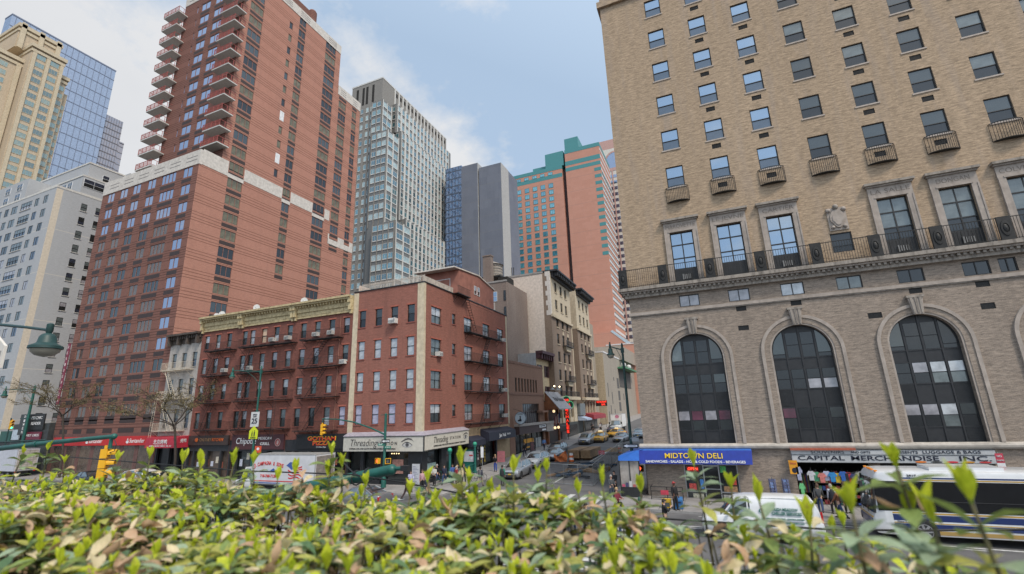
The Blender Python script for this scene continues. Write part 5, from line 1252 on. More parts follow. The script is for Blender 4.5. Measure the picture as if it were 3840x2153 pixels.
    W.prism([(-41, 220, 136), (-6, 220, 136), (-6, 220, 141.3), (-41, 220, 141.3)], (0, 20, 0), pk); W.build('wall', T)
    q = MB(); cx = -31.5
    q.prism([(cx+4.6*math.cos(PI*i/n), 219.9, 129.+4.6*math.sin(PI*i/n)) for i in range(n+1)] + [(cx-4.6, 219.9, 125), (cx+4.6, 219.9, 125)], (0, .09, 0), bw)
    for i in range(n): a0, a1 = PI*i/n, PI*(i+1)/n; q.prism([(cx+r*math.cos(a), 219.8, 129+r*math.sin(a)) for r, a in ((4.6, a0), (5.5, a0), (5.5, a1), (4.6, a1))], (0, .19, 0), pk)
    q.box(-41, -6, 219.85, 219.999, 123.4, 125, pk); q.build('arch_window', T)
    q = MB()
    for k in range(34):
        z = 119.5-3.3*k
        for x in range(10): q.box(-40+x*3.4, -37.3+x*3.4, 219.9, 219.999, z, z+1.6, bw)
    for x in range(11): q.box(-40.7+x*3.4, -40.1+x*3.4, 219.8, 219.899, 8, 123.4, pk)
    q.build('window_bands', T, kind='stuff')
far_towers()
# ------------------------------------------------------------------ buildings along the side street (left side)
def side_street():
    SX = -26.54; py = Plane('y', SX); gz = lambda y: ground_z(-26, y)
    bbr = BRICK('brick_brown', (.27, .15, .105), (.32, .185, .13), (.27, .18, .14), streak=.2, stain=(.22, .13, .09), stain_amt=.25, big=.06)
    roofm = MATS['roof_tar']; tanp = MATS['tan_stucco']; W8 = MATS['letter_white']
    # low brown brick building
    T = thing('low_brick_building', 'low brown brick building with a row of narrow slit windows beside the corner block', 'building', (SX, 61.4, 0))
    W = MB(); holes = [(63.8+k*1.22, 63.8+k*1.22+.72, 9.3, 11.3) for k in range(8)] + [(66.4, 73.6, 4.6, 7.6, .3), (63.2, 75.2, .2, 3.3, .35)]
    wall(W, py, 61.35, 76.1, -.2, 13.6, holes, bbr, .25); shell(W, -38, SX, 61.35, 76.1, -.2, 13.4, bbr, skip='r', roof=roofm)
    py.box(W, 61.35, 76.1, 8.85, 9.12, -.08, -.001, M('brick_band', (.22, .12, .085), .85)); py.box(W, 61.35, 76.1, 13.3, 13.65, -.06, .3, MATS['brick_band']); W.build('wall', T)
    b = MB(); b.box(SX-.9, SX-.85, 61.6, 75.9, 0, 13, MATS['dark_interior']); b.build('interior', T)
    for k in range(8): window(T, py, 63.8+k*1.22, 9.3, .72, 2.0, 1, (), FR_DK, G_DIM2, .2, .05)
    fr = M('maroon_frame', (.06, .035, .035), .6)
    for k in range(8): window(T, py, 66.4+k*.9, 4.6, .9, 3.0, 1, (.6,), fr, [G_BLK, G_DIM], .25, .07)
    q = MB(); py.box(q, 72.6, 75.6, 6.2, 6.5, -.9, 0, bbr); q.build('canopy', T)
    q = MB(); py.box(q, 63.0, 75.6, 3.35, 4.45, -.75, -.001, fr); 
    for k in range(7): py.box(q, 63.0, 75.6, 3.4+k*.15, 3.45+k*.15, -.77, -.75, M('slat_brown', (.10, .06, .055), .6))
    py.box(q, 62.9, 78.2, 4.45, 4.75, -.95, -.001, M('canopy_grey', (.36, .32, .29), .7)); py.box(q, 74.6, 78.2, 3.2, 4.45, -.8, -.001, MATS['canopy_grey']); s = q.build('shop_sign', T)
    q = MB(); py.box(q, 71.2, 74.2, 3.95, 4.35, -.80, -.77, W8); py.box(q, 72.4, 74.2, 3.45, 3.7, -.80, -.77, W8); q.build('sign_panel', s)
    txt(s, 'PIZZERIA', (SX+.81, 72.7, 4.15), .3, MATS['letter_black'], ax='y', width=2.3)
    q = MB(); py.box(q, 63.2, 75.2, gz(68), 3.3, .3, .32, G_DIM); 
    for k in range(6): py.box(q, 63.2+k*2.4, 63.32+k*2.4, 0, 3.3, .2, .3, FR_DK)
    q.build('shop_glass', T)
    q = MB(); py.box(q, 67, 71, 1.9, 2.5, .24, .29, M('sign_orange', (.72, .33, .02), .6, var=.3, scale=4)); py.box(q, 66.5, 71.5, 1.2, 1.4, .24, .29, MATS['sign_orange']); py.box(q, 72, 74.5, .6, 2.4, .24, .29, M('menu_grey', (.35, .36, .36), .6, var=.5, scale=9)); q.build_each('window_poster', T)
    # round hanging clock sign
    T2 = thing('round_sign', 'round white hanging sign with a black boot on the brown brick front', 'sign', (SX, 62.7, 5.6))
    q = MB(); n = 24; c0 = Vector((SX+1.1, 62.7, 5.6))
    q.prism([(c0.x+.86*math.cos(2*PI*i/n), 62.62, 5.6+.86*math.sin(2*PI*i/n)) for i in range(n)], (0, .16, 0), M('sign_rim', (.10, .13, .17), .5)); q.build('rim', T2)
    q = MB(); q.prism([(c0.x+.78*math.cos(2*PI*i/n), 62.59, 5.6+.78*math.sin(2*PI*i/n)) for i in range(n)], (0, .03, 0), M('sign_face_blue', (.50, .60, .68), .5, var=.05)); q.build('face', T2)
    q = MB(); bt = [(-.2, -.42), (.42, -.42), (.42, -.25), (.12, -.12), (.08, .2), (.12, .38), (-.12, .38), (-.08, .0), (-.2, -.2)]
    q.prism([(c0.x-x*.9, 62.57, 5.55+z*.9) for x, z in bt], (0, .02, 0), MATS['letter_black']); q.build('boot', T2)
    txt(T2, 'TAVERN', (c0.x, 62.56, 6.15), .26, MATS['letter_black'], width=.85)
    q = MB(); q.tube((SX, 62.7, 6.9), (c0.x+.2, 62.7, 6.5), .025, FR_DK, 5); q.tube((c0.x, 62.7, 6.46), (c0.x, 62.7, 6.6), .02, FR_DK, 5); q.build('bracket', T2)
    # cream building with maroon cornice and the pub below
    T = thing('cream_house', 'small cream building with a maroon cornice above a wood fronted pub', 'building', (-27.6, 76, 0))
    crw = STONE('cream_wall', (.66, .52, .33), (.5, .38, .24), .3); mar = M('maroon_paint', (.075, .025, .03), .6, var=.2); gry = STONE('party_grey', (.40, .41, .42), (.28, .28, .29), .4)
    W = MB(); W.box(-27.6, -27.59, 76.15, 82.7, 0, 15.4, crw); W.box(-40, -27.6, 76.15, 82.7, 0, 16.2, gry); W.box(-40, -34.5, 76.15, 79, 16.2, 17.6, gry); W.build('wall', T)
    q = MB(); q.box(-27.6, -26.3, 76.0, 82.79, 16.0, 16.5, mar); q.box(-27.6, -26.9, 76.1, 82.75, 15.2, 16.0, mar)
    for k in range(6): q.box(-27.0, -26.5, 76.3+k*1.2, 76.6+k*1.2, 15.1, 15.99, mar)
    q.build('cornice', T)
    p2 = Plane('y', -27.59)
    for z in (12.2, 8.6):
        for y in (77.0, 80.6): window(T, p2, y, z, 1.2, 2.0, 2, (.5,), mar, [G_BLK, G_BLK], -.03, .1)
        q = MB()
        for y in (76.4, 78.25, 80.0, 81.85): p2.box(q, y, y+.55, z, z+2.0, -.1, -.03, mar)
        q.build_each('shutter', T)
    wd = M('pub_wood', (.20, .075, .03), .5, var=.35, scale=1.5); q = MB(); q.box(-27.58, SX+.2, 76.2, 82.7, .4, 8.0, M('pub_dark', (.03, .022, .018), .6)); q.box(-27.5, SX+.5, 76.15, 76.6, .5, 7.9, wd); q.box(SX+.2, SX+.5, 76.6, 82.7, 4.2, 4.6, wd); q.box(SX+.2, SX+.45, 82.3, 82.7, .5, 7.9, wd); f = q.build('pub_front', T)
    sh = M('shingle_grey', (.36, .345, .35), .8, var=.25, scale=5); q = MB(); q.prism([(SX+.1, 76.3, 9.6), (SX+2.6, 76.3, 6.7), (SX+2.6, 76.3, 6.55), (SX+.1, 76.3, 9.45)], (0, 7.6, 0), sh)
    q.prism([(SX+.1, 76.25, 9.5), (SX+2.55, 76.25, 6.6), (SX+.1, 76.25, 6.6)], (0, .04, 0), wd); sg = q.build('sloped_sign', T)
    rt = Matrix.Rotation(PI/2, 4, 'Z') @ Matrix.Rotation(-math.atan2(2.5, 2.9), 4, 'X')
    txt(sg, 'Pub House', (SX+1.32, 80.2, 8.3), 1.25, M('letter_dark', (.08, .07, .07), .6), width=5.2, shear=.2, rot=rt, bold=.02)
    lm = M('lamp_warm', (1, .85, .6), .5, emit=(1, .8, .5), es=5.)
    for y, x in ((77.6, .6), (80.6, .6)):
        q = MB(); q.tube((SX+.3, y, 9.4), (SX+1.0, y, 10.3), .03, FR_DK, 5); q.lathe(SX+1.1, y, [(.05, 10.4), (.12, 10.2), (.5, 9.85)], M('lamp_shade_grey', (.25, .24, .23), .5), 10); o = q.build('gooseneck_lamp', T); e = MB(); e.sphere((SX+1.1, y+1.2, 10.5), .13, lm, 8); e.build('bulb', o)
    for k, (y, z) in enumerate(((78.2, 6.3), (78.4, 3.6), (80.3, 3.6))):
        e = MB(); e.sphere((SX+.95, y, z), .24, M('globe_glow', (.9, .7, .45), .5, emit=(1, .72, .4), es=1.1), 10); e.tube((SX+.2, y, z-.5), (SX+.95, y, z-.3), .03, FR_DK, 5); e.build('globe_lamp', T)
    # neon shamrock sign
    T2 = thing('neon_sign', 'tall green edged neon shamrock sign with red vertical letters in front of the pub', 'sign', (SX+1.5, 84.2, 1.2))
    grn = M('neon_board', (.015, .05, .035), .5); ng = M('neon_green', (.1, .6, .25), .5, emit=(.05, .5, .2), es=.8); nr = M('neon_red2', (1, .05, .03), .5, emit=(1, .045, .025), es=1.1)
    x0 = SX+1.5; q = MB(); q.box(x0-.35, x0+.35, 84.1, 84.3, 2.3, 6.9, grn)
    for dx, dz in ((-.62, 7.3), (.62, 7.3), (0, 8.2)): q.prism([(x0+dx+.62*math.cos(2*PI*i/16), 84.1, dz+.62*math.sin(2*PI*i/16)) for i in range(16)], (0, .2, 0), grn)
    q.box(x0-.5, x0+.5, 84.1, 84.3, 6.9, 8, grn); q.build('board', T2)
    q = MB(); 
    for dx, dz in ((-.62, 7.3), (.62, 7.3), (0, 8.2)): q.path([(x0+dx+.66*math.cos(2*PI*i/16), 84.08, dz+.66*math.sin(2*PI*i/16)) for i in range(17)], .03, ng, 5)
    q.build('neon_tube', T2)
    for r, ch in enumerate('MCHALES'): txt(T2, ch, (x0, 84.08, 6.5-r*.64), .66, nr, width=.5, bold=.02)
    txt(T2, 'BAR', (x0, 84.07, 8.15), .5, nr, width=1.0, bold=.02); txt(T2, 'GRILL', (x0, 84.07, 7.35), .5, nr, width=1.5, bold=.02)
    q = MB(); q.tube((x0, 84.2, 1.1), (x0, 84.2, 2.3), .06, FR_DK, 6); q.tube((x0-.3, 84.2, 4), (SX, 84.2, 4), .04, FR_DK, 5); q.build('mast', T2)
    # small flag
    T2 = thing('wall_flag', 'small faded flag hanging on the pub front below the sloped sign', 'flag', (SX+.5, 79.5, 4.9))
    q = MB(); q.tube((SX+.2, 79.5, 4.9), (SX+1.7, 79.5, 6.2), .025, FR_DK, 5); q.build('pole', T2)
    fl = [M('flag_red', (.35, .06, .08), .8), M('flag_white', (.5, .48, .48), .8), M('flag_blue', (.06, .06, .2), .8)]; q = MB()
    for k in range(5): q.poly([(SX+.55+.2*k, 79.48, 5.2+.17*k), (SX+.75+.2*k, 79.48, 5.37+.17*k), (SX+.75+.2*k, 79.42+.05*(k % 2), 4.1+.1*k), (SX+.55+.2*k, 79.44, 4.0+.1*k)], fl[k % 2] if k < 4 else fl[2])
    q.build('cloth', T2)
    # brick house with water tank behind the corner block
    T = thing('water_tank_house', 'grey brown brick house with a wooden water tank on its roof behind the corner block', 'building', (-31, 72, 0))
    gb = BRICK('brick_greybrown', (.20, .15, .13), (.26, .20, .175), (.28, .25, .22), streak=.3, stain=(.3, .28, .26), stain_amt=.4)
    W = MB(); W.box(-44, -31, 72, 82, 0, 28.5, gb); W.box(-44.1, -30.9, 71.9, 72.2, 28.5, 28.8, M('coping_grey', (.3, .29, .28), .8)); W.box(-37.2, -33.2, 71.99, 72, 21.5, 25, M('patch_cement', (.42, .39, .36), .8, var=.3)); W.build('wall', T)
    p3 = Plane('x', 72.); window(T, p3, -33.6, 25.1, .85, 1.75, 1, (.5,), M('white_frame', (.62, .63, .64), .5), [G_SKY, G_SKY], -.05, .06); window(T, p3, -31.5, 25.1, .4, 1.8, 1, (.5,), FR_DK, [G_BLK, G_BLK], -.05, .06); window(T, p3, -31.5, 22.2, .4, 1.8, 1, (.5,), FR_DK, [G_BLK, G_BLK], -.05, .06)
    T2 = thing('water_tank', 'round wooden rooftop water tank with a brick stair hut in front', 'water tank', (-35.2, 76, 28.5))
    ws = M('tank_wood', (.30, .265, .23), .85, var=.35, scale=6); q = MB(); q.lathe(-35.2, 76, [(1.75, 30.6), (1.68, 33.0), (1.9, 33.02), (.05, 33.9)], ws, 20); q.build('barrel', T2)
    q = MB()
    for k in range(4): q.lathe(-35.2, 76, [(1.78, 31+k*.55), (1.78, 31.06+k*.55)], MATS['ac_grey'], 20)
    q.build('hoop', T2)
    q = MB(); q.box(-37.2, -33.1, 74.3, 77.7, 30.3, 30.59, METAL_BK)
    for x in (-36.8, -33.5):
        for y in (74.6, 77.4): q.box(x-.1, x+.1, y-.1, y+.1, 28.5, 30.3, METAL_BK)
    q.tube((-36.8, 74.6, 28.6), (-33.5, 74.6, 30.2), .06, METAL_BK, 5); q.box(-33.4, -31.6, 74, 77, 28.5, 30.0, M('dark_interior', (.02, .018, .016), .9)); q.build('stand', T2)
    q = MB(); q.box(-36.0, -34.4, 73.2, 74.25, 28.6, 34.1, gb); q.box(-36.1, -34.3, 73.1, 74.3, 34.1, 34.3, gb); q.build('chimney', T2)
    # pair of beige apartment blocks
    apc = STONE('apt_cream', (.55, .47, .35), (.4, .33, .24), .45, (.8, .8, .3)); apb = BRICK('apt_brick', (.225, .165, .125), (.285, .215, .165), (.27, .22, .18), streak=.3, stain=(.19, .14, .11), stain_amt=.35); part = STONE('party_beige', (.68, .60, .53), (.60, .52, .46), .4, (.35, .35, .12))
    blkc = M('cornice_black', (.026, .026, .03), .6); whq = M('quoin_white', (.62, .58, .54), .8, var=.1)
    for bi, (y0, y1, zt, lab) in enumerate(((82.8, 96.5, 32.6, 'nearer of the two narrow apartment blocks with black bracketed cornices and a blank beige side wall'), (101.2, 113.4, 33.0, 'farther of the two narrow apartment blocks with black bracketed cornices, beyond the light well'))):
        lab = 'nearer beige and brown apartment block, black bracketed cornice and blank beige side wall' if bi == 0 else 'farther beige and brown apartment block with black bracketed cornice beyond the light well'
        T = thing('apartment_block', lab, 'building', (SX, y0, 0), group='apartment blocks with black cornices')
        cols = [y0+2.9, y0+6.4, y0+9.6]; cols = cols if bi == 0 else [y0+2.4, y0+5.8, y0+9.2]
        zs = [29.0, 25.5, 22.05, 18.75, 15.3, 11.9, 8.9]; w = 1.5
        lo = [(c, c+w, z, z+2.0) for c in cols for z in zs[2:]]; hi = [(c, c+w, z, z+2.0) for c in cols for z in zs[:2]]
        W = MB(); wall(W, py, y0, y1, 8.6, 23.9, [h for h in lo if h[2] > 8.7], apb, .25); wall(W, py, y0, y1, 23.9, zt, hi, apc, .25)
        wall(W, py, y0, y1, 1, 8.6, [(y0+1.5+k*2.6, y0+2.9+k*2.6, 5.0, 8.0) for k in range(4)], apc, .3); shell(W, -44, SX, y0, y1, 0, zt-.3, apb, skip='r', roof=roofm)
        W.build('wall', T); b = MB(); b.box(SX-1, SX-.95, y0+.3, y1-.3, 1, zt-1, MATS['dark_interior']); b.build('interior', T)
        for c in cols:
            for z in zs: window(T, py, c, z, w, 2.0, 2, (.5,), FR_DK, [RND.choice([G_BLK, G_DIM]), RND.choice([G_DIM2, G_DIM, G_BLK])], .2, .06, .05, apc, .16, .12)
        for k in range(4): window(T, py, y0+1.5+k*2.6, 5.0, 1.4, 3.0, 1, (.6,), FR_DK, [G_BLK, G_DIM], .25, .07)
        q = MB(); q.box(-29.5, SX+1.55, y0+.5, y1+.8, zt, zt+.35, blkc); q.box(-28.5, SX+.5, y0+.9, y1+.5, zt-1.1, zt, blkc)
        k = y0+1.2
        while k < y1+.3: q.box(SX+.4, SX+1.4, k, k+.35, zt-.8, zt-.001, blkc); k += 1.15
        q.build('cornice', T)
        q = MB(); py.box(q, y0-.1, y1+.1, 23.6, 24.1, -.35, -.001, apc); py.box(q, y0-.1, y1+.1, 8.3, 8.75, -.9, -.001, apc); py.box(q, y1-.5, y1, 8.8, 23.6, -.08, -.001, apc)
        for z in (18.75, 11.9):
            for c in cols[1:]: q.prism([py.P(c+.2, z+2.15, -.06), py.P(c+1.3, z+2.15, -.06), py.P(c+.75, z+3.0, -.06)], (-.05, 0, 0), apc)
        for k in range(5): py.box(q, y0+.3+k*2.6, y0+.75+k*2.6, 4.2, 8.3, -.2, -.001, apc)
        q.build('stone_trim', T)
        if bi == 0:
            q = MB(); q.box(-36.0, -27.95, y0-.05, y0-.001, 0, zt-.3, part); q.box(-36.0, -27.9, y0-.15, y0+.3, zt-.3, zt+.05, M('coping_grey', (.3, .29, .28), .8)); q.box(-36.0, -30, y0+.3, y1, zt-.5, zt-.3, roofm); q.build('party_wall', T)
            q = MB()
            for k in range(9): z = 23.9+k*.96; q.box(SX-(.55 if k % 2 else .9), SX+.03, y0-.04, y0+.45, z, z+.94, whq); 
            q.build('quoin_strip', T)
            q = MB(); q.tube((-34.8, 84, zt-.2), (-34.8, 84, zt+2.2), .09, METAL_BK, 6); q.tube((-34.4, 84, zt-.2), (-34.4, 84, zt+2.2), .09, METAL_BK, 6); q.build('vent_pipe', T)
        else:
            q = MB(); q.box(-30, SX-.01, y0-.05, y0-.001, 23.9, zt-.4, apc); q.build('side_wall', T)
        for z in (18.75, 11.9, 8.9):
            q = MB(); a, b_ = (cols[1]-.3, cols[2]+w+.3) if z > 9 else (y0+.4, y1-.2)
            py.box(q, a, b_, z-.15, z-.02, -.9, -.005, blkc if z > 9 else apc); rail_panel(q, py, a, b_, z, .86, .95, .22, .016, blkc, .03)
            if z > 9: q.prism([py.P(a+.5, z-.15, 0), py.P(b_-.5, z-.15, 0), py.P(b_-1.3, z-1.0, 0), py.P(a+1.3, z-1.0, 0)], (.5, 0, 0), apc)
            q.build('balcony', T)
        q = MB(); py.box(q, y0+.2, y1-.2, 1, 4.1, -.12, -.001, M('shop_teal_dark', (.05, .06, .06), .5)); 
        q.build('shop_front', T); q = MB(); py.box(q, y0+1, y1-1, 1.6, 3.6, -.15, -.121, G_BLK); q.build('shop_glass', T)
    # awnings below the apartment blocks
    T = thing('red_awning', 'long dark red awning over the shop below the far apartment block', 'awning', (SX, 102, 4.4))
    q = MB(); q.prism([(SX, 101.8, 5.6), (SX+2.1, 101.8, 5.2), (SX+2.2, 101.8, 4.3), (SX, 101.8, 4.3)], (0, 12, 0), M('awning_maroon', (.27, .03, .04), .6)); q.build('canvas', T); q = MB()
    for y in (102, 113.6): q.tube((SX+2.1, y, 4.3), (SX+2.1, y, ground_z(-24, y)+.14), .04, FR_DK, 5)
    q.build('post', T)
    T = thing('blue_awning', 'small pale blue awning between the pub and the dark red awning', 'awning', (SX, 97, 4.3))
    q = MB(); q.prism([(SX, 96.8, 5.1), (SX+1.9, 96.8, 4.5), (SX+1.9, 96.8, 4.2), (SX, 96.8, 4.2)], (0, 4.2, 0), M('awning_paleblue', (.35, .42, .55), .6)); q.build('canvas', T)
    T = thing('grey_awning', 'grey box awning above a dark shop front in the light well', 'awning', (SX, 97, 6))
    q = MB(); q.box(-30, SX+.6, 96.8, 100.9, 5.2, 7.6, M('awning_slate', (.16, .18, .19), .6)); q.box(-30, SX-.1, 96.6, 101, .8, 5.2, MATS['shop_teal_dark']); q.build('canvas', T)
    T = thing('street_neon', 'small red neon sign jutting out beyond the far apartment block', 'sign', (SX, 113.6, 7.5))
    txt(T, 'RESTAURANT', (SX+1.4, 113.6, 7.9), .6, nr, width=2.4, bold=.015); txt(T, 'BAR', (SX+1.8, 113.6, 7.3), .6, nr, width=.9, bold=.015); q = MB(); q.box(SX, SX+2.7, 113.64, 113.7, 6.95, 8.25, MATS['board_black']); q.build('board', T)
    # theatre flank, slab and houses beyond
    ths = STONE('theatre_grey', (.34, .30, .25), (.24, .21, .18), .5, (.35, .35, .1)); tht = STONE('theatre_tan', (.46, .38, .27), (.36, .29, .2), .4, (.35, .35, .1))
    T = thing('theatre_wall', 'blank grey side wall of a theatre with a green loft platform and few slit openings', 'building', (SX, 126, 0))
    W = MB(); W.box(-48, SX, 126, 178, 0, 21, ths); W.box(-48, SX+.02, 125.95, 126, 0, 20.98, tht); W.box(-48, SX+.1, 125.9, 178, 21, 21.4, M('pale_panel', (.62, .60, .60), .5)); W.box(-40, SX+1, 150, 178, 21, 25.5, ths); W.build('wall', T)
    q = MB()
    for y, z, w, h in ((129, 9.4, .8, 3.6), (134, 7.5, .8, 3.2), (131, 4.5, .8, 2.6), (136, 3.0, .9, 3), (128, 2.5, .7, 3), (143, 12, 3, 3), (143.5, 8.5, 3, 2.8), (143.5, 5.4, 3, 2.6), (152, 8.6, 1, 2), (138, 14, 1, 1)): py.box(q, y, y+w, z, z+h, -.03, -.001, M('opening_grey', (.10, .095, .09), .8, var=.3))
    q.build_each('opening', T)
    q = MB(); q.box(SX, SX+2.4, 146, 170, 18.0, 18.5, M('platform_green', (.07, .22, .12), .6)); q.box(SX+.02, SX+.1, 147, 168, 12.5, 18, M('wall_sheet_dark', (.09, .085, .08), .9)); q.sphere((SX+1.2, 150, 19.3), .8, MATS['dish_white'], 10); q.sphere((SX+1.2, 160, 19.3), .8, MATS['dish_white'], 10); q.build('loft_platform', T)  # includes a dark sheet on the wall directly below the platform
    T = thing('taupe_slab', 'plain taupe side of a taller house behind the far apartment block', 'building', (-28, 117, 0)); q = MB(); q.box(-48, -28.2, 116, 124, 0, 28.3, STONE('taupe', (.33, .28, .22), (.24, .2, .16), .5, (.3, .3, .1))); q.build('wall', T)
    T = thing('tan_house', 'tall tan house with a bracketed top at the far end of the side street', 'building', (SX, 190, 0)); q = MB(); q.box(-48, SX+3.5, 190, 240, 0, 29, tht); q.box(-48, SX+4.4, 189.4, 240, 28, 29.5, tht); q.box(-48, SX+4.0, 189.7, 240, 20, 20.6, tht); q.box(SX+3.5, SX+4.2, 191, 199, 3, 10, MATS['opening_grey']); q.build('wall', T)
    for k, (y, w) in enumerate(((193, 1.2), (199, 1.2), (206, 1.2))):
        for z in (10, 14, 18, 23): window(T, Plane('y', SX+3.5), y, z, 1.3, 2.2, 1, (.5,), FR_DK, [G_BLK, G_DIM], -.04, .1)
    T = thing('end_building', 'dark end building closing the side street behind the truck', 'building', (-10, 300, 0)); q = MB(); q.box(-60, 40, 330, 350, 0, 30, STONE('end_stone', (.30, .26, .22), (.2, .18, .16), .5)); q.build('wall', T)
side_street()
# ------------------------------------------------------------------ vehicles (local: front towards -X, wheels on z = 0, centred on y)
PAINT = {}
def paint(name, col, metal=.0, rough=.28):
    if name not in PAINT:
        m, nt, b = _nt('paint_'+name); PAINT[name] = m
        o = objco(nt); n = noise(nt, o, 2.2, 4); c = mixc(nt, ramp(nt, n, .35, .75), col, tuple(x*.86 for x in col))
        sp = N(nt, 'ShaderNodeSeparateXYZ'); nt.links.new(o, sp.inputs[0])
        d = ramp(nt, sp.outputs[2], .25, .75, (.55, .55, .55), (0, 0, 0)); c = mixc(nt, d, c, (.16, .15, .14))      # road dirt low on the panels
        nt.links.new(c, b.inputs['Base Color']); b.inputs['Metallic'].default_value = metal; b.inputs['Roughness'].default_value = rough
        b.inputs['Coat Weight'].default_value = .5; b.inputs['Coat Roughness'].default_value = .08
    return PAINT[name]
CAR_GLASS = GLASS('car_glass', (.03, .038, .04), .26, (.85, .93, .95), .03)
TYRE = M('tyre_rubber', (.02, .02, .02), .85, var=.2); RIM = M('rim_alloy', (.42, .42, .43), .35, .7, .1); PLAST = M('black_plastic', (.025, .025, .027), .6, var=.1)
CHROME = M('chrome', (.6, .6, .6), .2, .9, .05)
HEAD = M('headlight_lens', (.62, .64, .66), .1, .2, .05); HEADON = M('headlight_on', (1, .9, .75), .2, emit=(1, .82, .6), es=2.5); TAIL = M('tail_lens', (.45, .02, .02), .25, var=.1); AMB = M('amber_lens', (.75, .25, .02), .3, var=.1); PLATE = M('plate_yellow', (.62, .42, .06), .5, var=.1)
_wh = {}
def wheel(T, x, y, r, w=.22):
    k = (round(r, 2), w)
    if k not in _wh:
        a = MB(); n = 20
        def rg(rr, yy): return [(rr*math.cos(2*PI*i/n), yy, rr*math.sin(2*PI*i/n)) for i in range(n)]
        a.loft([rg(r*.68, -w/2), rg(r*.93, -w/2), rg(r, -w/2+.03), rg(r, w/2-.03), rg(r*.93, w/2), rg(r*.68, w/2)], TYRE)
        b = MB(); b.loft([rg(r*.67, -w/2-.004), rg(r*.6, -w/2+.03), rg(.05, -w/2+.02)], PLAST); 
        for i in range(7):
            t = 2*PI*i/7; c, s = math.cos(t), math.sin(t); px, pz = -s*.05, c*.05
            b.prism([(c*.05+px, -w/2-.005, s*.05+pz), (c*r*.64+px, -w/2-.012, s*r*.64+pz), (c*r*.64-px, -w/2-.012, s*r*.64-pz), (c*.05-px, -w/2-.005, s*.05-pz)], (0, .02, 0), RIM)
        b.loft([rg(r*.68, -w/2-.012), rg(r*.62, -w/2-.012), rg(r*.62, -w/2+.02)], RIM, caps=False); b.loft([rg(.09, -w/2-.02), rg(.001, -w/2-.025)], RIM)
        _wh[k] = (a.mesh('tyre', 40), b.mesh('rim', 40))
    ty, ri = _wh[k]; e = bpy.data.objects.new('wheel', ty); COL.objects.link(e); e.parent = T; e.location = (x, y, r); e.rotation_euler = (0, 0, 0 if y < 0 else PI)
    e.name = 'wheel'; inst('rim', ri, e)
def section(hw, z0, z1, crown=.05, tumble=.0, n=5):
    """closed ring (y,z) of a car body station, rounded"""
    r = min(.13, (z1-z0)*.35); pts = []
    pts += [(-hw*.93, z0), (hw*.93, z0), (hw, z0+r*.7), (hw+.012, (z0+z1)*.5), (hw-tumble, z1-r*.8), (hw-tumble-r*.35, z1-r*.2)]
    for i in range(1, n): t = i/n; y = (hw-tumble-r*.6)*(1-2*t); pts.append((y, z1+crown*(1-(1-2*t)**2)))
    pts += [(-(hw-tumble-r*.35), z1-r*.2), (-(hw-tumble), z1-r*.8), (-hw-.012, (z0+z1)*.5), (-hw, z0+r*.7)]
    return pts
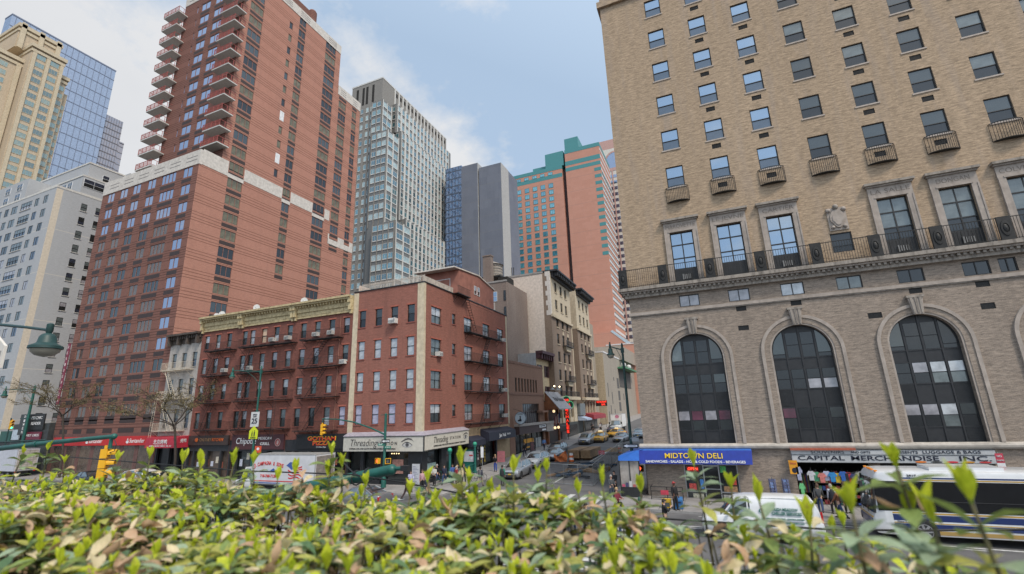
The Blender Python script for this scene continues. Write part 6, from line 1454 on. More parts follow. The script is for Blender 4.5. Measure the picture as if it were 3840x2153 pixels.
def car(name, label, cat, col, kind='sedan', loc=(0, 0), rz=0., lights=False, group=None, taxi=False, roofz=None):
    K = {   # length, half width, wheel radius, wheels x, lower body stations (x, z0, ztop, half width factor), cabin stations (x, z, hw factor)
        'sedan': (4.75, .90, .33, (.92, 3.68), [(0, .34, .60, .80), (.12, .24, .70, .93), (.5, .2, .82, .99), (1.25, .19, .93, 1), (2.4, .19, .96, 1), (3.7, .2, .99, 1), (4.45, .24, 1.0, .97), (4.68, .3, .92, .92), (4.75, .4, .8, .86)], [(1.2, .92, .86), (1.95, 1.38, .70), (2.6, 1.46, .70), (3.2, 1.43, .69), (4.1, 1.0, .8)]),
        'suv': (4.6, .92, .36, (.9, 3.55), [(0, .4, .72, .82), (.1, .28, .85, .95), (.45, .24, .96, 1), (1.15, .23, 1.06, 1), (2.3, .23, 1.08, 1), (3.6, .25, 1.1, 1), (4.35, .3, 1.1, .98), (4.55, .36, 1.0, .95), (4.6, .45, .85, .9)], [(1.0, 1.05, .87), (1.75, 1.56, .72), (2.5, 1.67, .73), (3.6, 1.65, .72), (4.25, 1.5, .72), (4.5, 1.1, .84)]),
        'minivan': (5.0, .98, .36, (.95, 3.95), [(0, .4, .75, .82), (.1, .27, .88, .95), (.45, .23, 1.0, 1), (1.0, .22, 1.08, 1), (2.3, .22, 1.12, 1), (3.9, .24, 1.14, 1), (4.8, .3, 1.14, .98), (4.95, .36, 1.05, .95), (5.0, .45, .85, .9)], [(.8, 1.06, .88), (1.6, 1.68, .76), (2.4, 1.8, .77), (4.0, 1.8, .76), (4.7, 1.66, .76), (4.92, 1.16, .86)]),
        'cargo': (5.7, 1.0, .37, (.95, 4.35), [(0, .42, .88, .82), (.08, .28, 1.0, .95), (.4, .25, 1.08, 1), (1.05, .24, 1.2, 1), (2.2, .24, 1.25, 1), (4.4, .26, 1.25, 1), (5.5, .3, 1.25, .99), (5.66, .4, 1.2, .97), (5.7, .5, .9, .92)], [(.95, 1.18, .9), (1.75, 1.95, .8), (2.3, 2.07, .82), (4.6, 2.09, .83), (5.3, 2.03, .83), (5.6, 1.26, .96)]),
    }[kind]
    L, hw, wr, wx, low, cab = K
    x, y = loc; T = thing(name, label, cat, (x, y, ground_z(x, y)), rz, group)
    pm = paint(col[0], col[1], col[2] if len(col) > 2 else 0.)
    b = MB(); b.loft([[(sx, yy, zz) for yy, zz in section(hw*f, z0, z1, .05 if 0 < i < len(low)-1 else .01)] for i, (sx, z0, z1, f) in enumerate(low)], pm)
    for xx in wx:           # dark wheel arches
        for s in (-1, 1): b.prism([(xx+(wr+.07)*math.cos(PI*i/12), s*(hw+.004), wr+(wr+.07)*math.sin(PI*i/12)) for i in range(13)] + [(xx-(wr+.07), s*(hw+.004), .2), (xx+(wr+.07), s*(hw+.004), .2)], (0, .016*s, 0), PLAST)
    b.box(.2, L-.2, -hw*.9, hw*.9, .16, .3, PLAST)
    b.build('body', T, 40, world=False)
    c = MB(); rings = []
    for sx, z, f in cab:
        w = hw*f; rings.append((sx, z, w))
    base = [next((z1 for (x0, _, z1, _), (x1, _, z2, _) in zip(low, low[1:]) if x0 <= sx <= x1), low[-2][2]) for sx, _, _ in cab]
    up = len(cab)
    # glass greenhouse: trapezoid sections from beltline to roof
    ring3 = []
    for (sx, z, w), bz in zip(rings, base):
        wb = hw*.93
        ring3.append([(sx, -wb, bz-.05), (sx, wb, bz-.05), (sx, (wb+w)/2+.02, (bz+z)/2) if z > bz+.1 else (sx, wb, bz), (sx, w, max(z-.03, bz)), (sx, w*.6, z+.02), (sx, -w*.6, z+.02), (sx, -w, max(z-.03, bz)), (sx, -(wb+w)/2-.02, (bz+z)/2) if z > bz+.1 else (sx, -wb, bz)])
    c.loft(ring3, CAR_GLASS); c.build('windows', T, 30, world=False)
    r = MB(); mid = rings[1:-1]
    a = mid[0]; e = mid[-1]; rr = [(sx, z, w) for sx, z, w in mid]
    def roofring(sx, z, w, t): return [(sx, -w-.02, z-.06), (sx, -w*.92, z+.0), (sx, -w*.5, z+.045+t), (sx, w*.5, z+.045+t), (sx, w*.92, z+.0), (sx, w+.02, z-.06), (sx, w*.9, z-.05), (sx, -w*.9, z-.05)]
    r.loft([roofring(sx-(.06 if i == 0 else 0)+(.05 if i == len(rr)-1 else 0), z, w, .0) for i, (sx, z, w) in enumerate(rr)], pm)
    def pillar(p, q, t=.045):
        r.path([p, q], t, pm, 6)
    f0, f1 = rings[0], rings[1]; g0, g1 = rings[-1], rings[-2]
    for s in (-1, 1):
        pillar((f0[0]+.02, s*hw*.92, base[0]), (f1[0], s*(f1[2]+.01), f1[1]-.03)); pillar((g0[0]-.02, s*hw*.93, base[-1]), (g1[0], s*(g1[2]+.01), g1[1]-.03), .06)
        xs = {'sedan': (2.65,), 'suv': (2.55, 3.6), 'minivan': (2.5, 3.8), 'cargo': (2.35,)}[kind]
        for xx in xs:
            zz = next((q0[1]+(q1[1]-q0[1])*(xx-q0[0])/(q1[0]-q0[0]) for q0, q1 in zip(rings, rings[1:]) if q0[0] <= xx <= q1[0]), 1.4)
            ww = next((q0[2]+(q1[2]-q0[2])*(xx-q0[0])/(q1[0]-q0[0]) for q0, q1 in zip(rings, rings[1:]) if q0[0] <= xx <= q1[0]), .7)
            pillar((xx-.05, s*hw*.94, 1.0 if kind != 'cargo' else 1.2), (xx, s*(ww+.02), zz-.03), .04)
    if kind == 'cargo':      # solid rear sides
        for s in (-1, 1):
            pts = []
            wlo, whi = hw*.975, rings[2][2]
            r.loft([[(2.45, s*(hw+.0), 1.15), (2.45, s*(hw*.96), 1.55), (2.45, s*(whi+.05), 1.98), (2.45, s*(whi-.02), 2.07)], [(5.62, s*(hw*.97), 1.15), (5.56, s*(hw*.95), 1.55), (5.4, s*(rings[-2][2]+.05), 1.96), (5.36, s*(rings[-2][2]-.02), 2.03)]], pm, closed=False, caps=False)
            r.poly([(5.62, s*hw*.97, 1.15), (5.56, s*hw*.95, 1.55), (5.4, s*(rings[-2][2]+.05), 1.96), (5.62, 0, 1.15)], pm)
    rf = r.build('roof', T, 40, world=False)
    if kind == 'suv':
        q = MB()
        for s in (-1, 1): q.path([(1.9, s*.6, 1.66), (2.1, s*.6, 1.74), (3.5, s*.6, 1.74), (3.7, s*.6, 1.68)], .018, PLAST, 5)
        q.build('roof_rail', rf, world=False)
    # lights, grille, bumper, plate, mirrors, wheels
    hz = low[1][2]-.12
    for s in (-1, 1):
        q = MB(); q.loft([[(.03, s*hw*.48, hz-.07), (.03, s*hw*.48, hz+.03), (.10, s*hw*.84, hz+.05), (.10, s*hw*.84, hz-.06)], [(.3, s*hw*.5, hz-.04), (.3, s*hw*.5, hz+.05), (.45, s*(hw*.985), hz+.06), (.45, s*(hw*.985), hz-.04)]], HEADON if lights else HEAD); q.build('headlight', T, world=False)
        q = MB(); tz = low[-2][2]-.05; q.box(L-.16, L-.02, s*hw*.66, s*hw*.955, tz-.28, tz, TAIL); q.build('taillight', T, world=False)
        q = MB(); mx = cab[0][0]+.42; q.sphere((mx, s*(hw+.13), low[3][2]+.1), .1, pm, 8, .75); q.box(mx-.03, mx+.03, s*hw*.9, s*(hw+.1), low[3][2]+.05, low[3][2]+.08, PLAST); q.build('mirror', T, world=False)
        for hx in ((1.9, 2.95) if kind != 'cargo' else (2.1,)):
            q = MB(); q.box(hx, hx+.18, s*(hw+.008), s*(hw+.035), low[3][2]-.12, low[3][2]-.085, pm); q.build('door_handle', T, world=False)
    q = MB(); q.box(-.012, .06, -hw*.5, hw*.5, hz-.13, hz+.02, PLAST); q.box(-.02, .04, -hw*.46, hw*.46, hz-.055, hz-.035, CHROME); q.box(-.025, .05, -.09, .09, hz-.08, hz-.0, CHROME); q.build('grille', T, world=False)
    q = MB(); q.box(-.02, .2, -hw*.72, hw*.72, low[1][1]+.06, low[1][1]+.18, PLAST); q.build('bumper', T, world=False)
    q = MB(); q.box(-.035, -.02, -.16, .16, low[1][1]+.2, low[1][1]+.32, PLATE); q.build('number_plate', T, world=False)
    for xx in wx:
        for s in (-1, 1): wheel(T, xx, s*(hw-.12), wr)
    if taxi:
        q = MB(); q.prism([(2.5, -.38, roofz), (2.5, .38, roofz), (2.5, .3, roofz+.17), (2.5, -.3, roofz+.17)], (.16, 0, 0), M('taxi_light', (.8, .75, .6), .5, emit=(1, .85, .5), es=.6)); o = q.build('roof_sign', T, world=False)
    return T
SIL = ('silver', (.40, .41, .43), .55); WHT = ('white', (.70, .70, .69)); BLK = ('black', (.018, .02, .024), .1); TXI = ('taxi', (.72, .36, .015)); BLU = ('paleblue', (.30, .38, .44), .3); GRY = ('grey', (.22, .225, .235), .4)
N90 = PI/2      # rotate so that the front faces -Y
def vehicles():
    # side street, coming towards the camera: location is the centre of the front bumper
    car('parked_car', 'silver sport utility car parked nearest on the side street, roof rails', 'car', SIL, 'suv', (-19.6, 44.9), N90+.05)
    car('parked_car', 'white car parked behind the nearest silver sport utility car', 'car', WHT, 'suv', (-20.1, 51.8), N90)
    car('parked_car', 'silver hatchback parked third along the left kerb of the side street', 'car', SIL, 'sedan', (-19.9, 57.6), N90)
    car('moving_car', 'black sport utility car with headlights on beside the wooden crates', 'car', BLK, 'suv', (-20.9, 62.2), N90, True)
    car('passenger_van', 'silver passenger van behind the black sport utility car', 'van', SIL, 'minivan', (-20.3, 76.2), N90)
    car('yellow_taxi', 'nearer yellow taxi, right behind the silver passenger van', 'taxi', TXI, 'suv', (-18.7, 79.2), N90, taxi=True, roofz=1.72, group='yellow taxis')
    car('yellow_taxi', 'farther yellow taxi turning out beside the other taxi', 'taxi', TXI, 'sedan', (-18.6, 88.5), N90-.35, taxi=True, roofz=1.5, group='yellow taxis')
    car('moving_car', 'silver sedan alone in the middle of the side street', 'car', SIL, 'sedan', (-15.6, 79.6), N90-.12, True)
    car('moving_car', 'dark blue car half hidden between the taxi and the white truck', 'car', ('navy', (.05, .06, .10), .3), 'sedan', (-20.6, 99.5), N90)
    car('moving_car', 'pale blue car at the right side of the side street next to the tan building', 'car', BLU, 'suv', (-13.2, 86.), N90)
    car('moving_car', 'dark grey car behind the pale blue car', 'car', GRY, 'suv', (-13.4, 101.), N90)
    # avenue
    car('white_van', 'white delivery car in the avenue in front of the red awning, mostly behind the hedge', 'van', WHT, 'minivan', (-62.2, 34.3), 0.)
    car('parked_car', 'dark car at the kerb between the two box trucks', 'car', BLK, 'sedan', (-72, 34.6), 0.)
    car('moving_car', 'grey car low behind the hedge in the avenue', 'car', GRY, 'sedan', (-28.4, 31.0), 0.)
    # cargo van
    T = car('cargo_van', 'white cargo van lettered with a chiller service in front of the deli', 'van', ('vanwhite', (.72, .73, .74)), 'cargo', (-1.55, 30.3), 0.)
    grn = M('letter_green', (.02, .16, .13), .5, var=0)
    def vt(s, x, z, sz, w, b=.0): txt(T, s, (x, -1.028 if z < 1.2 else -1.0+.02*(0)-.0, z), sz, grn, width=w, bold=b, world=False)
    for s, x, z, w, sz, y in (('FRESH MEADOW', 4.05, 1.55, 1.15, .2, -.985), ('CHILLER SERVICES', 4.1, 1.36, 1.35, .2, -.995), ('REFRIGERATION - HEATING - CONTROL SYSTEMS', 3.9, 1.12, 1.9, .09, -1.022), ('www.freshmeadow.com', 4.3, .94, 1.05, .09, -1.028), ('CS', 3.05, 1.45, .42, .3, -.99)):
        txt(T, s, (x, y-.02, z), sz, grn, width=w, bold=.004, world=False)
    q = MB(); q.box(5.6, 5.69, -.98, -.86, 1.0, 1.5, TAIL); q.box(2.4, 5.5, -1.02, -1.012, .98, .995, PLAST); q.build('side_trim', T, world=False)
    # box truck with painted sides
    def boxtruck(name, label, x, y, L, rz, side, H=3.45, cabc=WHT, roll=None):
        T = thing(name, label, 'truck', (x, y, ground_z(x, y)), rz); pm = paint(cabc[0], cabc[1]); hw = 1.15
        b = MB(); b.loft([[(sx, yy, zz) for yy, zz in section(hw*f*.92, z0, z1, .03)] for sx, z0, z1, f in ((0, .5, 1.05, .86), (.08, .42, 1.2, .97), (.6, .4, 1.3, 1), (.9, .4, 1.42, 1), (2.1, .4, 1.45, 1))], pm)
        b.build('cab', T, 40, world=False)
        c = MB(); c.loft([[(.75, -1.0, 1.4), (.75, 1.0, 1.4), (.75, 1.0, 1.42), (.75, -1.0, 1.42)], [(1.15, -.98, 1.4), (1.15, .98, 1.4), (1.15, .92, 2.2), (1.15, -.92, 2.2)], [(2.0, -.98, 1.4), (2.0, .98, 1.4), (2.0, .92, 2.25), (2.0, -.92, 2.25)]], CAR_GLASS); c.build('windows', T, world=False)
        c = MB(); c.box(1.1, 2.1, -.93, .93, 2.2, 2.34, pm); c.box(1.95, 2.1, -1.0, 1.0, 1.3, 2.25, pm)
        for s in (-1, 1): c.path([(.75, s*1.0, 1.4), (1.15, s*.93, 2.22)], .05, pm)
        c.build('cab_roof', T, world=False)
        b = MB(); b.box(2.25, L, -hw, hw, .95, H, side); b.box(2.22, L+.02, -hw-.02, hw+.02, H, H+.05, M('trim_alu', (.42, .42, .41), .45, .4)); b.box(2.22, L+.02, -hw-.015, hw+.015, .85, .95, M('rail_dark', (.08, .08, .08), .6))
        for s in (-1, 1):
            for xx in (2.24, L-.06): b.box(xx, xx+.08, s*hw, s*(hw+.02), .95, H, MATS['trim_alu'])
        bx = b.build('cargo_box', T, world=False)
        q = MB(); q.box(L+.002, L+.04, -hw+.1, hw-.1, 1.05, H-.12, roll or side)
        z = 1.1
        while z < H-.2: q.box(L+.04, L+.05, -hw+.1, hw-.1, z, z+.03, M('door_line', (.2, .19, .17), .7)); z += .3
        for yy in (-.5, .1, .6): q.box(L+.04, L+.052, yy, yy+.03, 1.05, H-.12, MATS['door_line'])
        q.build('rear_door', T, world=False)
        q = MB(); q.box(.3, L-.3, -.5, .5, .5, .84, PLAST); q.build('chassis', T, world=False)
        for s in (-1, 1):
            q = MB(); q.box(-.03, .12, s*.62, s*.98, .75, .95, HEAD); q.build('headlight', T, world=False)
            q = MB(); q.box(L, L+.05, s*.85, s*1.1, .78, .92, TAIL); q.build('taillight', T, world=False)
            q = MB(); q.box(.9, 1.0, s*1.1, s*1.35, 1.5, 1.95, PLAST); q.build('mirror', T, world=False)
            wheel(T, .95, s*.95, .45, .28); wheel(T, L-1.6, s*.95, .45, .28)
        q = MB(); q.box(-.04, .05, -.7, .7, .62, 1.0, PLAST); q.build('grille', T, world=False)
        return T, bx
    tw = M('truck_white', (.60, .60, .62), .45, var=.1, scale=1.2); rollm = M('roll_door', (.40, .37, .33), .7, var=.3, scale=2.5)
    T, bx = boxtruck('box_truck', 'white box truck with red lettering and a flag emblem on its side', -43.15, 34.5, 10.0, 0., tw, 3.45, roll=M('rear_greybrown', (.22, .19, .17), .7, var=.3))
    lr = M('letter_red2', (.55, .03, .03), .5, var=0); lb = M('letter_blue2', (.05, .10, .32), .5, var=0)
    chs = 'J.CAMPAGNA & SONS'
    for i, ch in enumerate(chs):          # arched lettering
        t = (i-(len(chs)-1)/2)/((len(chs)-1)/2)
        if ch != ' ': txt(bx, ch, (4.35+t*1.75, -1.165, 2.72-.22*t*t-.0*t), .46, lr, width=(.06 if ch == '.' else .2), bold=.004, world=False, rot=Matrix.Rotation(.25*t, 4, 'Y'))
    txt(bx, '718-768-7128', (4.4, -1.165, 1.62), .34, lr, width=2.0, bold=.006, world=False)
    q = MB(); 
    q.prism([(3.7, -1.15, 2.1), (4.1, -1.15, 2.25), (4.8, -1.15, 2.2), (5.0, -1.15, 2.05), (4.3, -1.15, 1.98)], (0, -.012, 0), M('emblem_grey', (.45, .5, .58), .5)); q.prism([(4.6, -1.163, 2.1), (5.0, -1.163, 2.3), (5.3, -1.163, 2.1), (5.0, -1.163, 1.98)], (0, -.01, 0), lb); q.build('emblem', bx, world=False)
    q = MB()
    q.prism([(6.55, -1.15, 2.55), (7.0, -1.15, 2.85), (7.55, -1.15, 2.8), (7.6, -1.15, 2.3), (7.2, -1.15, 2.2), (6.9, -1.15, 2.4)], (0, -.012, 0), lb)
    for k in range(5):
        pts = [(6.7+1.75*i/8+.05*k, 2.6-.24*k-.0*i+.10*math.sin(i*.9+k)-.02*i) for i in range(9)]
        if k < 2: pts = pts[4:]
        q.prism([(a, -1.153, z) for a, z in pts]+[(a, -1.153, z-.11) for a, z in reversed(pts)], (0, -.012, 0), lr)
    q.build('flag_emblem', bx, world=False)
    q = MB(); q.box(2.35, 9.9, -1.165, -1.151, 1.16, 1.24, lr); q.box(2.35, 9.9, -1.165, -1.151, 1.0, 1.08, lb); q.build('stripe', bx, world=False)
    boxtruck('box_truck', 'pale box truck with a worn roll up door, far left behind the hedge', -97.5, 36.9, 8.2, 0., M('truck_lilac', (.52, .53, .58), .45, var=.08), 3.75, roll=rollm)
    T, bx = boxtruck('box_truck', 'white box truck coming down the side street behind the taxis', -20., 101., 7.2, N90, M('truck_white2', (.74, .72, .70), .45, var=.06), 3.5)
    q = MB(); q.prism([(2.2, .42*math.cos(2*PI*i/16)-.2, 3.0+.36*math.sin(2*PI*i/16)) for i in range(16)], (-.02, 0, 0), M('logo_pink', (.55, .2, .28), .6)); q.build('emblem', bx, world=False)
    car('parked_car', 'white van barely seen behind the white box truck', 'van', WHT, 'cargo', (-14.4, 118.), N90)
    # coach
    T = thing('coach_bus', 'white city coach with navy and gold stripes stopped by the souvenir shop', 'bus', (6.75, 33.2, -.42))
    bw = paint('buswhite', (.66, .67, .68)); L, H, hw = 13.6, 3.35, 1.28
    navy = paint('busnavy', (.012, .03, .13)); gold = paint('busgold', (.50, .30, .05))
    b = MB()
    def bs(z0, z1, r=.16): return [(-hw, z0), (hw, z0), (hw, z1-r), (hw-r*.3, z1-r*.3), (hw-r, z1), (-hw+r, z1), (-hw+r*.3, z1-r*.3), (-hw, z1-r)]
    b.loft([[(x, y*k, z) for y, z in bs(z0, z1)] for x, z0, z1, k in ((.05, .42, 1.05, .93), (.14, .34, 1.3, .98), (.42, .3, 3.08, .975), (.62, .3, 3.3, 1), (1.2, .3, H, 1), (L-.4, .3, H, 1), (L, .4, H-.2, .97))], bw)
    body = b.build('body', T, 40, world=False)
    g = MB()
    g.loft([[(.10, y, 1.28) for y in (-1.16, 1.16)] + [(.16, 1.16, 1.3), (.16, -1.16, 1.3)], [(.33, y, 2.9) for y in (-1.18, 1.18)] + [(.39, 1.18, 2.9), (.39, -1.18, 2.9)]], CAR_GLASS)
    q = [(1.0, 1.72)] ; x = .62
    g.build('windscreen', T, world=False)
    w = MB(); w.box(.34, L-.9, -hw-.012, -hw+.02, 1.42, 2.86, M('bus_tint', (.008, .009, .011), .08, 0, .2)); w.box(.5, L-.9, hw-.02, hw+.012, 1.5, 2.72, MATS['bus_tint'])
    w.build('windows', T, world=False)
    w = MB()
    for xx in (1.75, 4.3, 6.5, 8.6, 10.7): w.box(xx, xx+.09, -hw-.03, -hw-.012, 1.5, 2.72, PLAST)
    w.box(1.82, L-.9, -hw-.028, -hw-.012, 1.9, 1.93, PLAST); w.prism([(.16, -1.22, 1.3), (.16, 1.22, 1.3), (.2, 1.22, 1.3), (.2, -1.22, 1.3)], (.22, 0, 1.6), PLAST) if False else None; w.path([(.17, -1.2, 1.28), (.4, -1.22, 2.95)], .075, PLAST, 6); w.path([(.17, 1.2, 1.28), (.4, 1.22, 2.95)], .075, PLAST, 6); w.build('window_bar', T, world=False)
    for z0, z1, m in ((2.98, 3.05, navy), (2.89, 2.95, gold), (1.3, 1.37, gold), (.98, 1.27, navy), (.86, .9, gold), (.62, .84, navy), (.36, .54, gold)):
        s = MB(); s.box(.9 if z0 < 2 else 1.5, L-.3, -hw-.006, -hw+.02, z0, z1, m); s.build('stripe', T, world=False)
    s = MB(); s.box(.0, .12, -1.1, 1.1, .62, .98, navy); s.box(.01, .12, -1.15, 1.15, 1.04, 1.1, gold); s.box(.01, .1, -.5, .5, .45, .6, M('plate_white', (.6, .6, .6), .5)); s.build('front_panel', T, world=False)
    s = MB(); s.box(.30, .40, -.95, .2, 2.72, 2.92, M('led_board', (.03, .025, .015), .3)); s.box(.285, .36, -.75, -.35, 2.55, 2.72, MATS['letter_white']); s.build('destination_board', T, world=False)
    for s_ in (-1, 1):
        q = MB(); q.box(.0, .12, s_*.78, s_*1.14, .62, .82, HEAD); q.build('headlight', T, world=False)
        q = MB(); q.tube((.28, s_*1.15, 3.0), (-.25, s_*1.45, 2.85), .03, PLAST, 6); q.box(-.32, -.2, s_*1.35, s_*1.58, 2.3, 2.85, PLAST); q.build('mirror', T, world=False)
        q = MB(); q.path([(.06, s_*.5, 1.2), (-.02, s_*.42, 1.6), (.2, s_*.1, 2.5)], .015, PLAST, 5); q.build('wiper', T, world=False)
        for xx, r in ((2.1, .5), (10.4, .5), (11.7, .5)): wheel(T, xx, s_*(hw-.13), r, .3)
        q = MB()
        for xx in (2.1, 10.4, 11.7): q.prism([(xx+.58*math.cos(PI*i/12), s_*(hw+.002), .5+.58*math.sin(PI*i/12)) for i in range(13)] + [(xx-.58, s_*(hw+.002), .3), (xx+.58, s_*(hw+.002), .3)], (0, .012*s_, 0), PLAST)
        q.build('wheel_arch', T, world=False)
    q = MB()
    for y in (-.35, 0, .35, -1.0, 1.0): q.box(.55, .68, y-.07, y+.07, 3.28, 3.36, AMB)
    q.build('marker_lamp', T, world=False)
    q = MB(); q.box(3, 6, -.8, .8, H, H+.16, bw); q.box(8, 11.5, -.9, .9, H, H+.2, bw); q.build_each('roof_unit', T, world=False)
    txt(T, '2817', (2.05, -hw-.02, 3.14), .14, PLAST, width=.4, world=False); txt(T, 'New York City Bus', (1.6, -hw-.012, .92), .16, navy, width=1.1, world=False)
vehicles()
# ------------------------------------------------------------------ people
def skin_mesh(name, verts, edges, rad, sub=1, root=0):
    me = bpy.data.meshes.new(name); me.from_pydata(verts, edges, []); o = bpy.data.objects.new(name, me); COL.objects.link(o)
    o.modifiers.new('s', 'SKIN'); o.modifiers.new('u', 'SUBSURF').levels = sub
    for i, r in enumerate(rad):
        sv = me.skin_vertices[0].data[i]; sv.radius = (r, r) if not isinstance(r, tuple) else r; sv.use_root = (i == root)
    dg = bpy.context.evaluated_depsgraph_get(); dg.update()
    out = bpy.data.meshes.new_from_object(o.evaluated_get(dg)); out.name = name
    bpy.data.objects.remove(o); bpy.data.meshes.remove(me); out.shade_smooth(); return out
SKINC = [M('skin_fair', (.50, .30, .22), .6, var=.05), M('skin_tan', (.36, .20, .13), .6, var=.05), M('skin_brown', (.14, .07, .045), .6, var=.05)]
def figure(pose):
    """meshes of one posed figure facing -Y. pose: legs (a_left, a_right) swing, knees, arms [(swing, out, elbow)] """
    la, ra, lk, rk = pose['legs']; V = []; E = []; Rd = []
    def v(p, r, par=None):
        V.append(tuple(p)); Rd.append(r)
        if par is not None: E.append((par, len(V)-1))
        return len(V)-1
    lean = pose.get('lean', 0.); hy = pose.get('head', 0.)
    def up(z, dx=0, dy=0): return (dx, -lean*(z-.93)+dy, z)
    pel = v(up(.96), .135); ab = v(up(1.12), .125, pel); ch = v(up(1.33), .145, ab); nb = v(up(1.46), .07, ch); nk = v(up(1.525), .055, nb)
    hb = v(up(1.585, 0, -.012-hy*.02), .075, nk); hm = v(up(1.655, 0, -.015-hy*.05), .092, hb); ht = v(up(1.725, 0, .0-hy*.06), .066, hm)
    v(up(1.635, 0, -.118-hy*.05), .016, hm); v(up(1.65, .098, .0-hy*.03), .018, hm); v(up(1.65, -.098, .0-hy*.03), .018, hm)
    J = {}
    for s, a, k in ((1, la, lk), (-1, ra, rk)):
        hip = v(up(.90, s*.095), .09, pel); y = -.44*math.sin(a); kn = v((s*.105, y, .90-.42*math.cos(a)), .066, hip)
        b = a-k; cf = v((s*.11, y-.16*math.sin(b)+.012, V[kn][2]-.16*math.cos(b)), .056, kn); an = v((s*.11, y-.40*math.sin(b), V[kn][2]-.40*math.cos(b)), .038, cf)
        J[s] = (hip, kn, an, cf)
    for s, (sw, out, el) in ((1, pose['arms'][0]), (-1, pose['arms'][1])):
        sh = v(up(1.40, s*.185), .062, ch); L = .29
        d = Vector((s*math.sin(out), -math.sin(sw)*math.cos(out), -math.cos(sw)*math.cos(out))); e0 = Vector(V[sh])+d*L; eb = v(e0, .046, sh)
        tw = pose.get('tuck', 0.); d2 = Vector((s*math.sin(out)*.4-s*tw*math.sin(el), -math.sin(sw+el), -math.cos(sw+el))).normalized(); w0 = e0+d2*.26; wr = v(w0, .031, eb)
        pm = v(w0+d2*.055, .036, wr); side = Vector((0, -1, 0)) if abs(d2.y) < .7 else Vector((0, 0, 1)); ac = d2.cross(side).normalized()
        for q in range(4): f = side*(.028-.019*q); t1 = w0+d2*(.105+.006*(q in (1, 2)))+f; i1 = v(t1, .0095, pm); v(t1+d2*.035-ac*s*.012, .008, i1)
        th = v(w0+d2*.06+side*.045-ac*s*.01, .011, pm); v(w0+d2*.095+side*.052-ac*s*.016, .009, th)
        J[s] += (sh, eb, wr)
    body = skin_mesh('body', V, E, Rd, 1)
    # clothing shells over the same joints
    tv = [V[pel], V[ab], V[ch], up(1.455)]; te = [(0, 1), (1, 2), (2, 3)]; tr = [.168, .158, .172, .082]
    tv[0] = up(.87)
    for s in (1, -1):
        hip, kn, an, cf, sh, eb, wr = J[s]; n = len(tv)
        w = Vector(V[eb])+(Vector(V[wr])-Vector(V[eb]))*.93
        tv += [V[sh], V[eb], tuple(w)]; tr += [.082, .062, .048]; te += [(2, n), (n, n+1), (n+1, n+2)]
    top = skin_mesh('jacket', tv, te, tr, 1)
    lv = [up(1.0), V[pel]]; le = [(0, 1)]; lr = [.14, .15]
    for s in (1, -1):
        hip, kn, an, cf = J[s][:4]; n = len(lv); lv += [V[hip], V[kn], V[an]]; lr += [.105, .080, .062]; le += [(1, n), (n, n+1), (n+1, n+2)]
    legs = skin_mesh('trousers', lv, le, lr, 1)
    mb = MB()
    for s in (1, -1):
        x, y, z = V[J[s][2]]; pit = .0
        mb.loft([[(x+wd*math.cos(2*PI*i/8), yy, z+zz+hh*math.sin(2*PI*i/8)) for i in range(8)] for yy, wd, zz, hh in ((y+.085, .025, -.05, .03), (y+.06, .042, -.035, .05), (y-.02, .045, -.03, .06), (y-.12, .05, -.055, .03), (y-.19, .03, -.065, .018))], M('shoe_leather', (.03, .025, .022), .6, var=.1))
    shoes = mb.mesh('shoes', 60)
    hx, hyy, hz = V[hm]
    def hair(kind):
        h = MB(); n = 12; ring = []
        for j in range(6):
            t = j/5; zz = hz-.03+.155*math.sin(t*PI/2); rr = .103*math.cos(t*PI/2)+.004
            ring.append([(hx+rr*1.0*math.cos(2*PI*i/n), hyy+.018+rr*1.12*math.sin(2*PI*i/n), zz+(.05 if math.sin(2*PI*i/n) < -.4 and j == 0 else (-.045 if math.sin(2*PI*i/n) > .1 and j == 0 else 0))) for i in range(n)])
        h.loft(ring, M('hair_dark', (.02, .014, .01), .7, var=.2, scale=30))
        if kind == 'long': h.loft([[(hx+w*math.cos(2*PI*i/8), hyy+.075+.05*math.sin(2*PI*i/8)+dy, hz+dz) for i in range(8)] for dz, w, dy in ((.05, .09, 0), (-.1, .105, .01), (-.22, .09, .03), (-.28, .04, .03))], MATS['hair_dark'])
        if kind == 'cap': h.prism([(hx+.11*math.cos(PI+PI*i/8), hyy-.07+.1*math.sin(PI+PI*i/8), hz+.04) for i in range(9)], (0, 0, .015), MATS['hair_dark'])
        return h.mesh('hair', 60)
    f = MB(); ey = hyy-.092
    for s in (-1, 1): f.box(hx+s*.036-.014, hx+s*.036+.014, ey-.003, ey+.02, hz+.008, hz+.02, M('eye_dark', (.02, .02, .02), .4, var=0)); f.box(hx+s*.036-.02, hx+s*.036+.02, ey-.004, ey+.02, hz+.03, hz+.037, MATS['eye_dark'])
    f.box(hx-.026, hx+.026, ey+.004, ey+.03, hz-.052, hz-.043, M('lips', (.32, .12, .1), .6, var=0))
    return dict(body=body, jacket=top, trousers=legs, shoes=shoes, hair={k: hair(k) for k in ('short', 'long', 'cap')}, face=f.mesh('face'), hand=V[J[-1][6]], chest=up(1.3))
POSES = {
    'walk_a': dict(legs=(.42, -.38, .12, .35), arms=((-.4, .10, .25), (.42, .10, .35)), lean=.05), 'walk_b': dict(legs=(-.34, .40, .4, .1), arms=((.4, .10, .3), (-.36, .10, .2)), lean=.05),
    'stand': dict(legs=(.06, -.04, .04, .04), arms=((.06, .12, .15), (.0, .14, .2))), 'phone': dict(legs=(.10, -.12, .08, .1), arms=((.1, .12, .2), (.55, .18, 1.9)), head=.3, tuck=.35),
    'hold': dict(legs=(.05, -.05, .04, .06), arms=((.35, .12, 1.15), (.35, .12, 1.15)), tuck=.45, head=.4), 'raise': dict(legs=(.08, -.06, .05, .05), arms=((.75, .1, 2.1), (.75, .1, 2.1)), tuck=.35)}
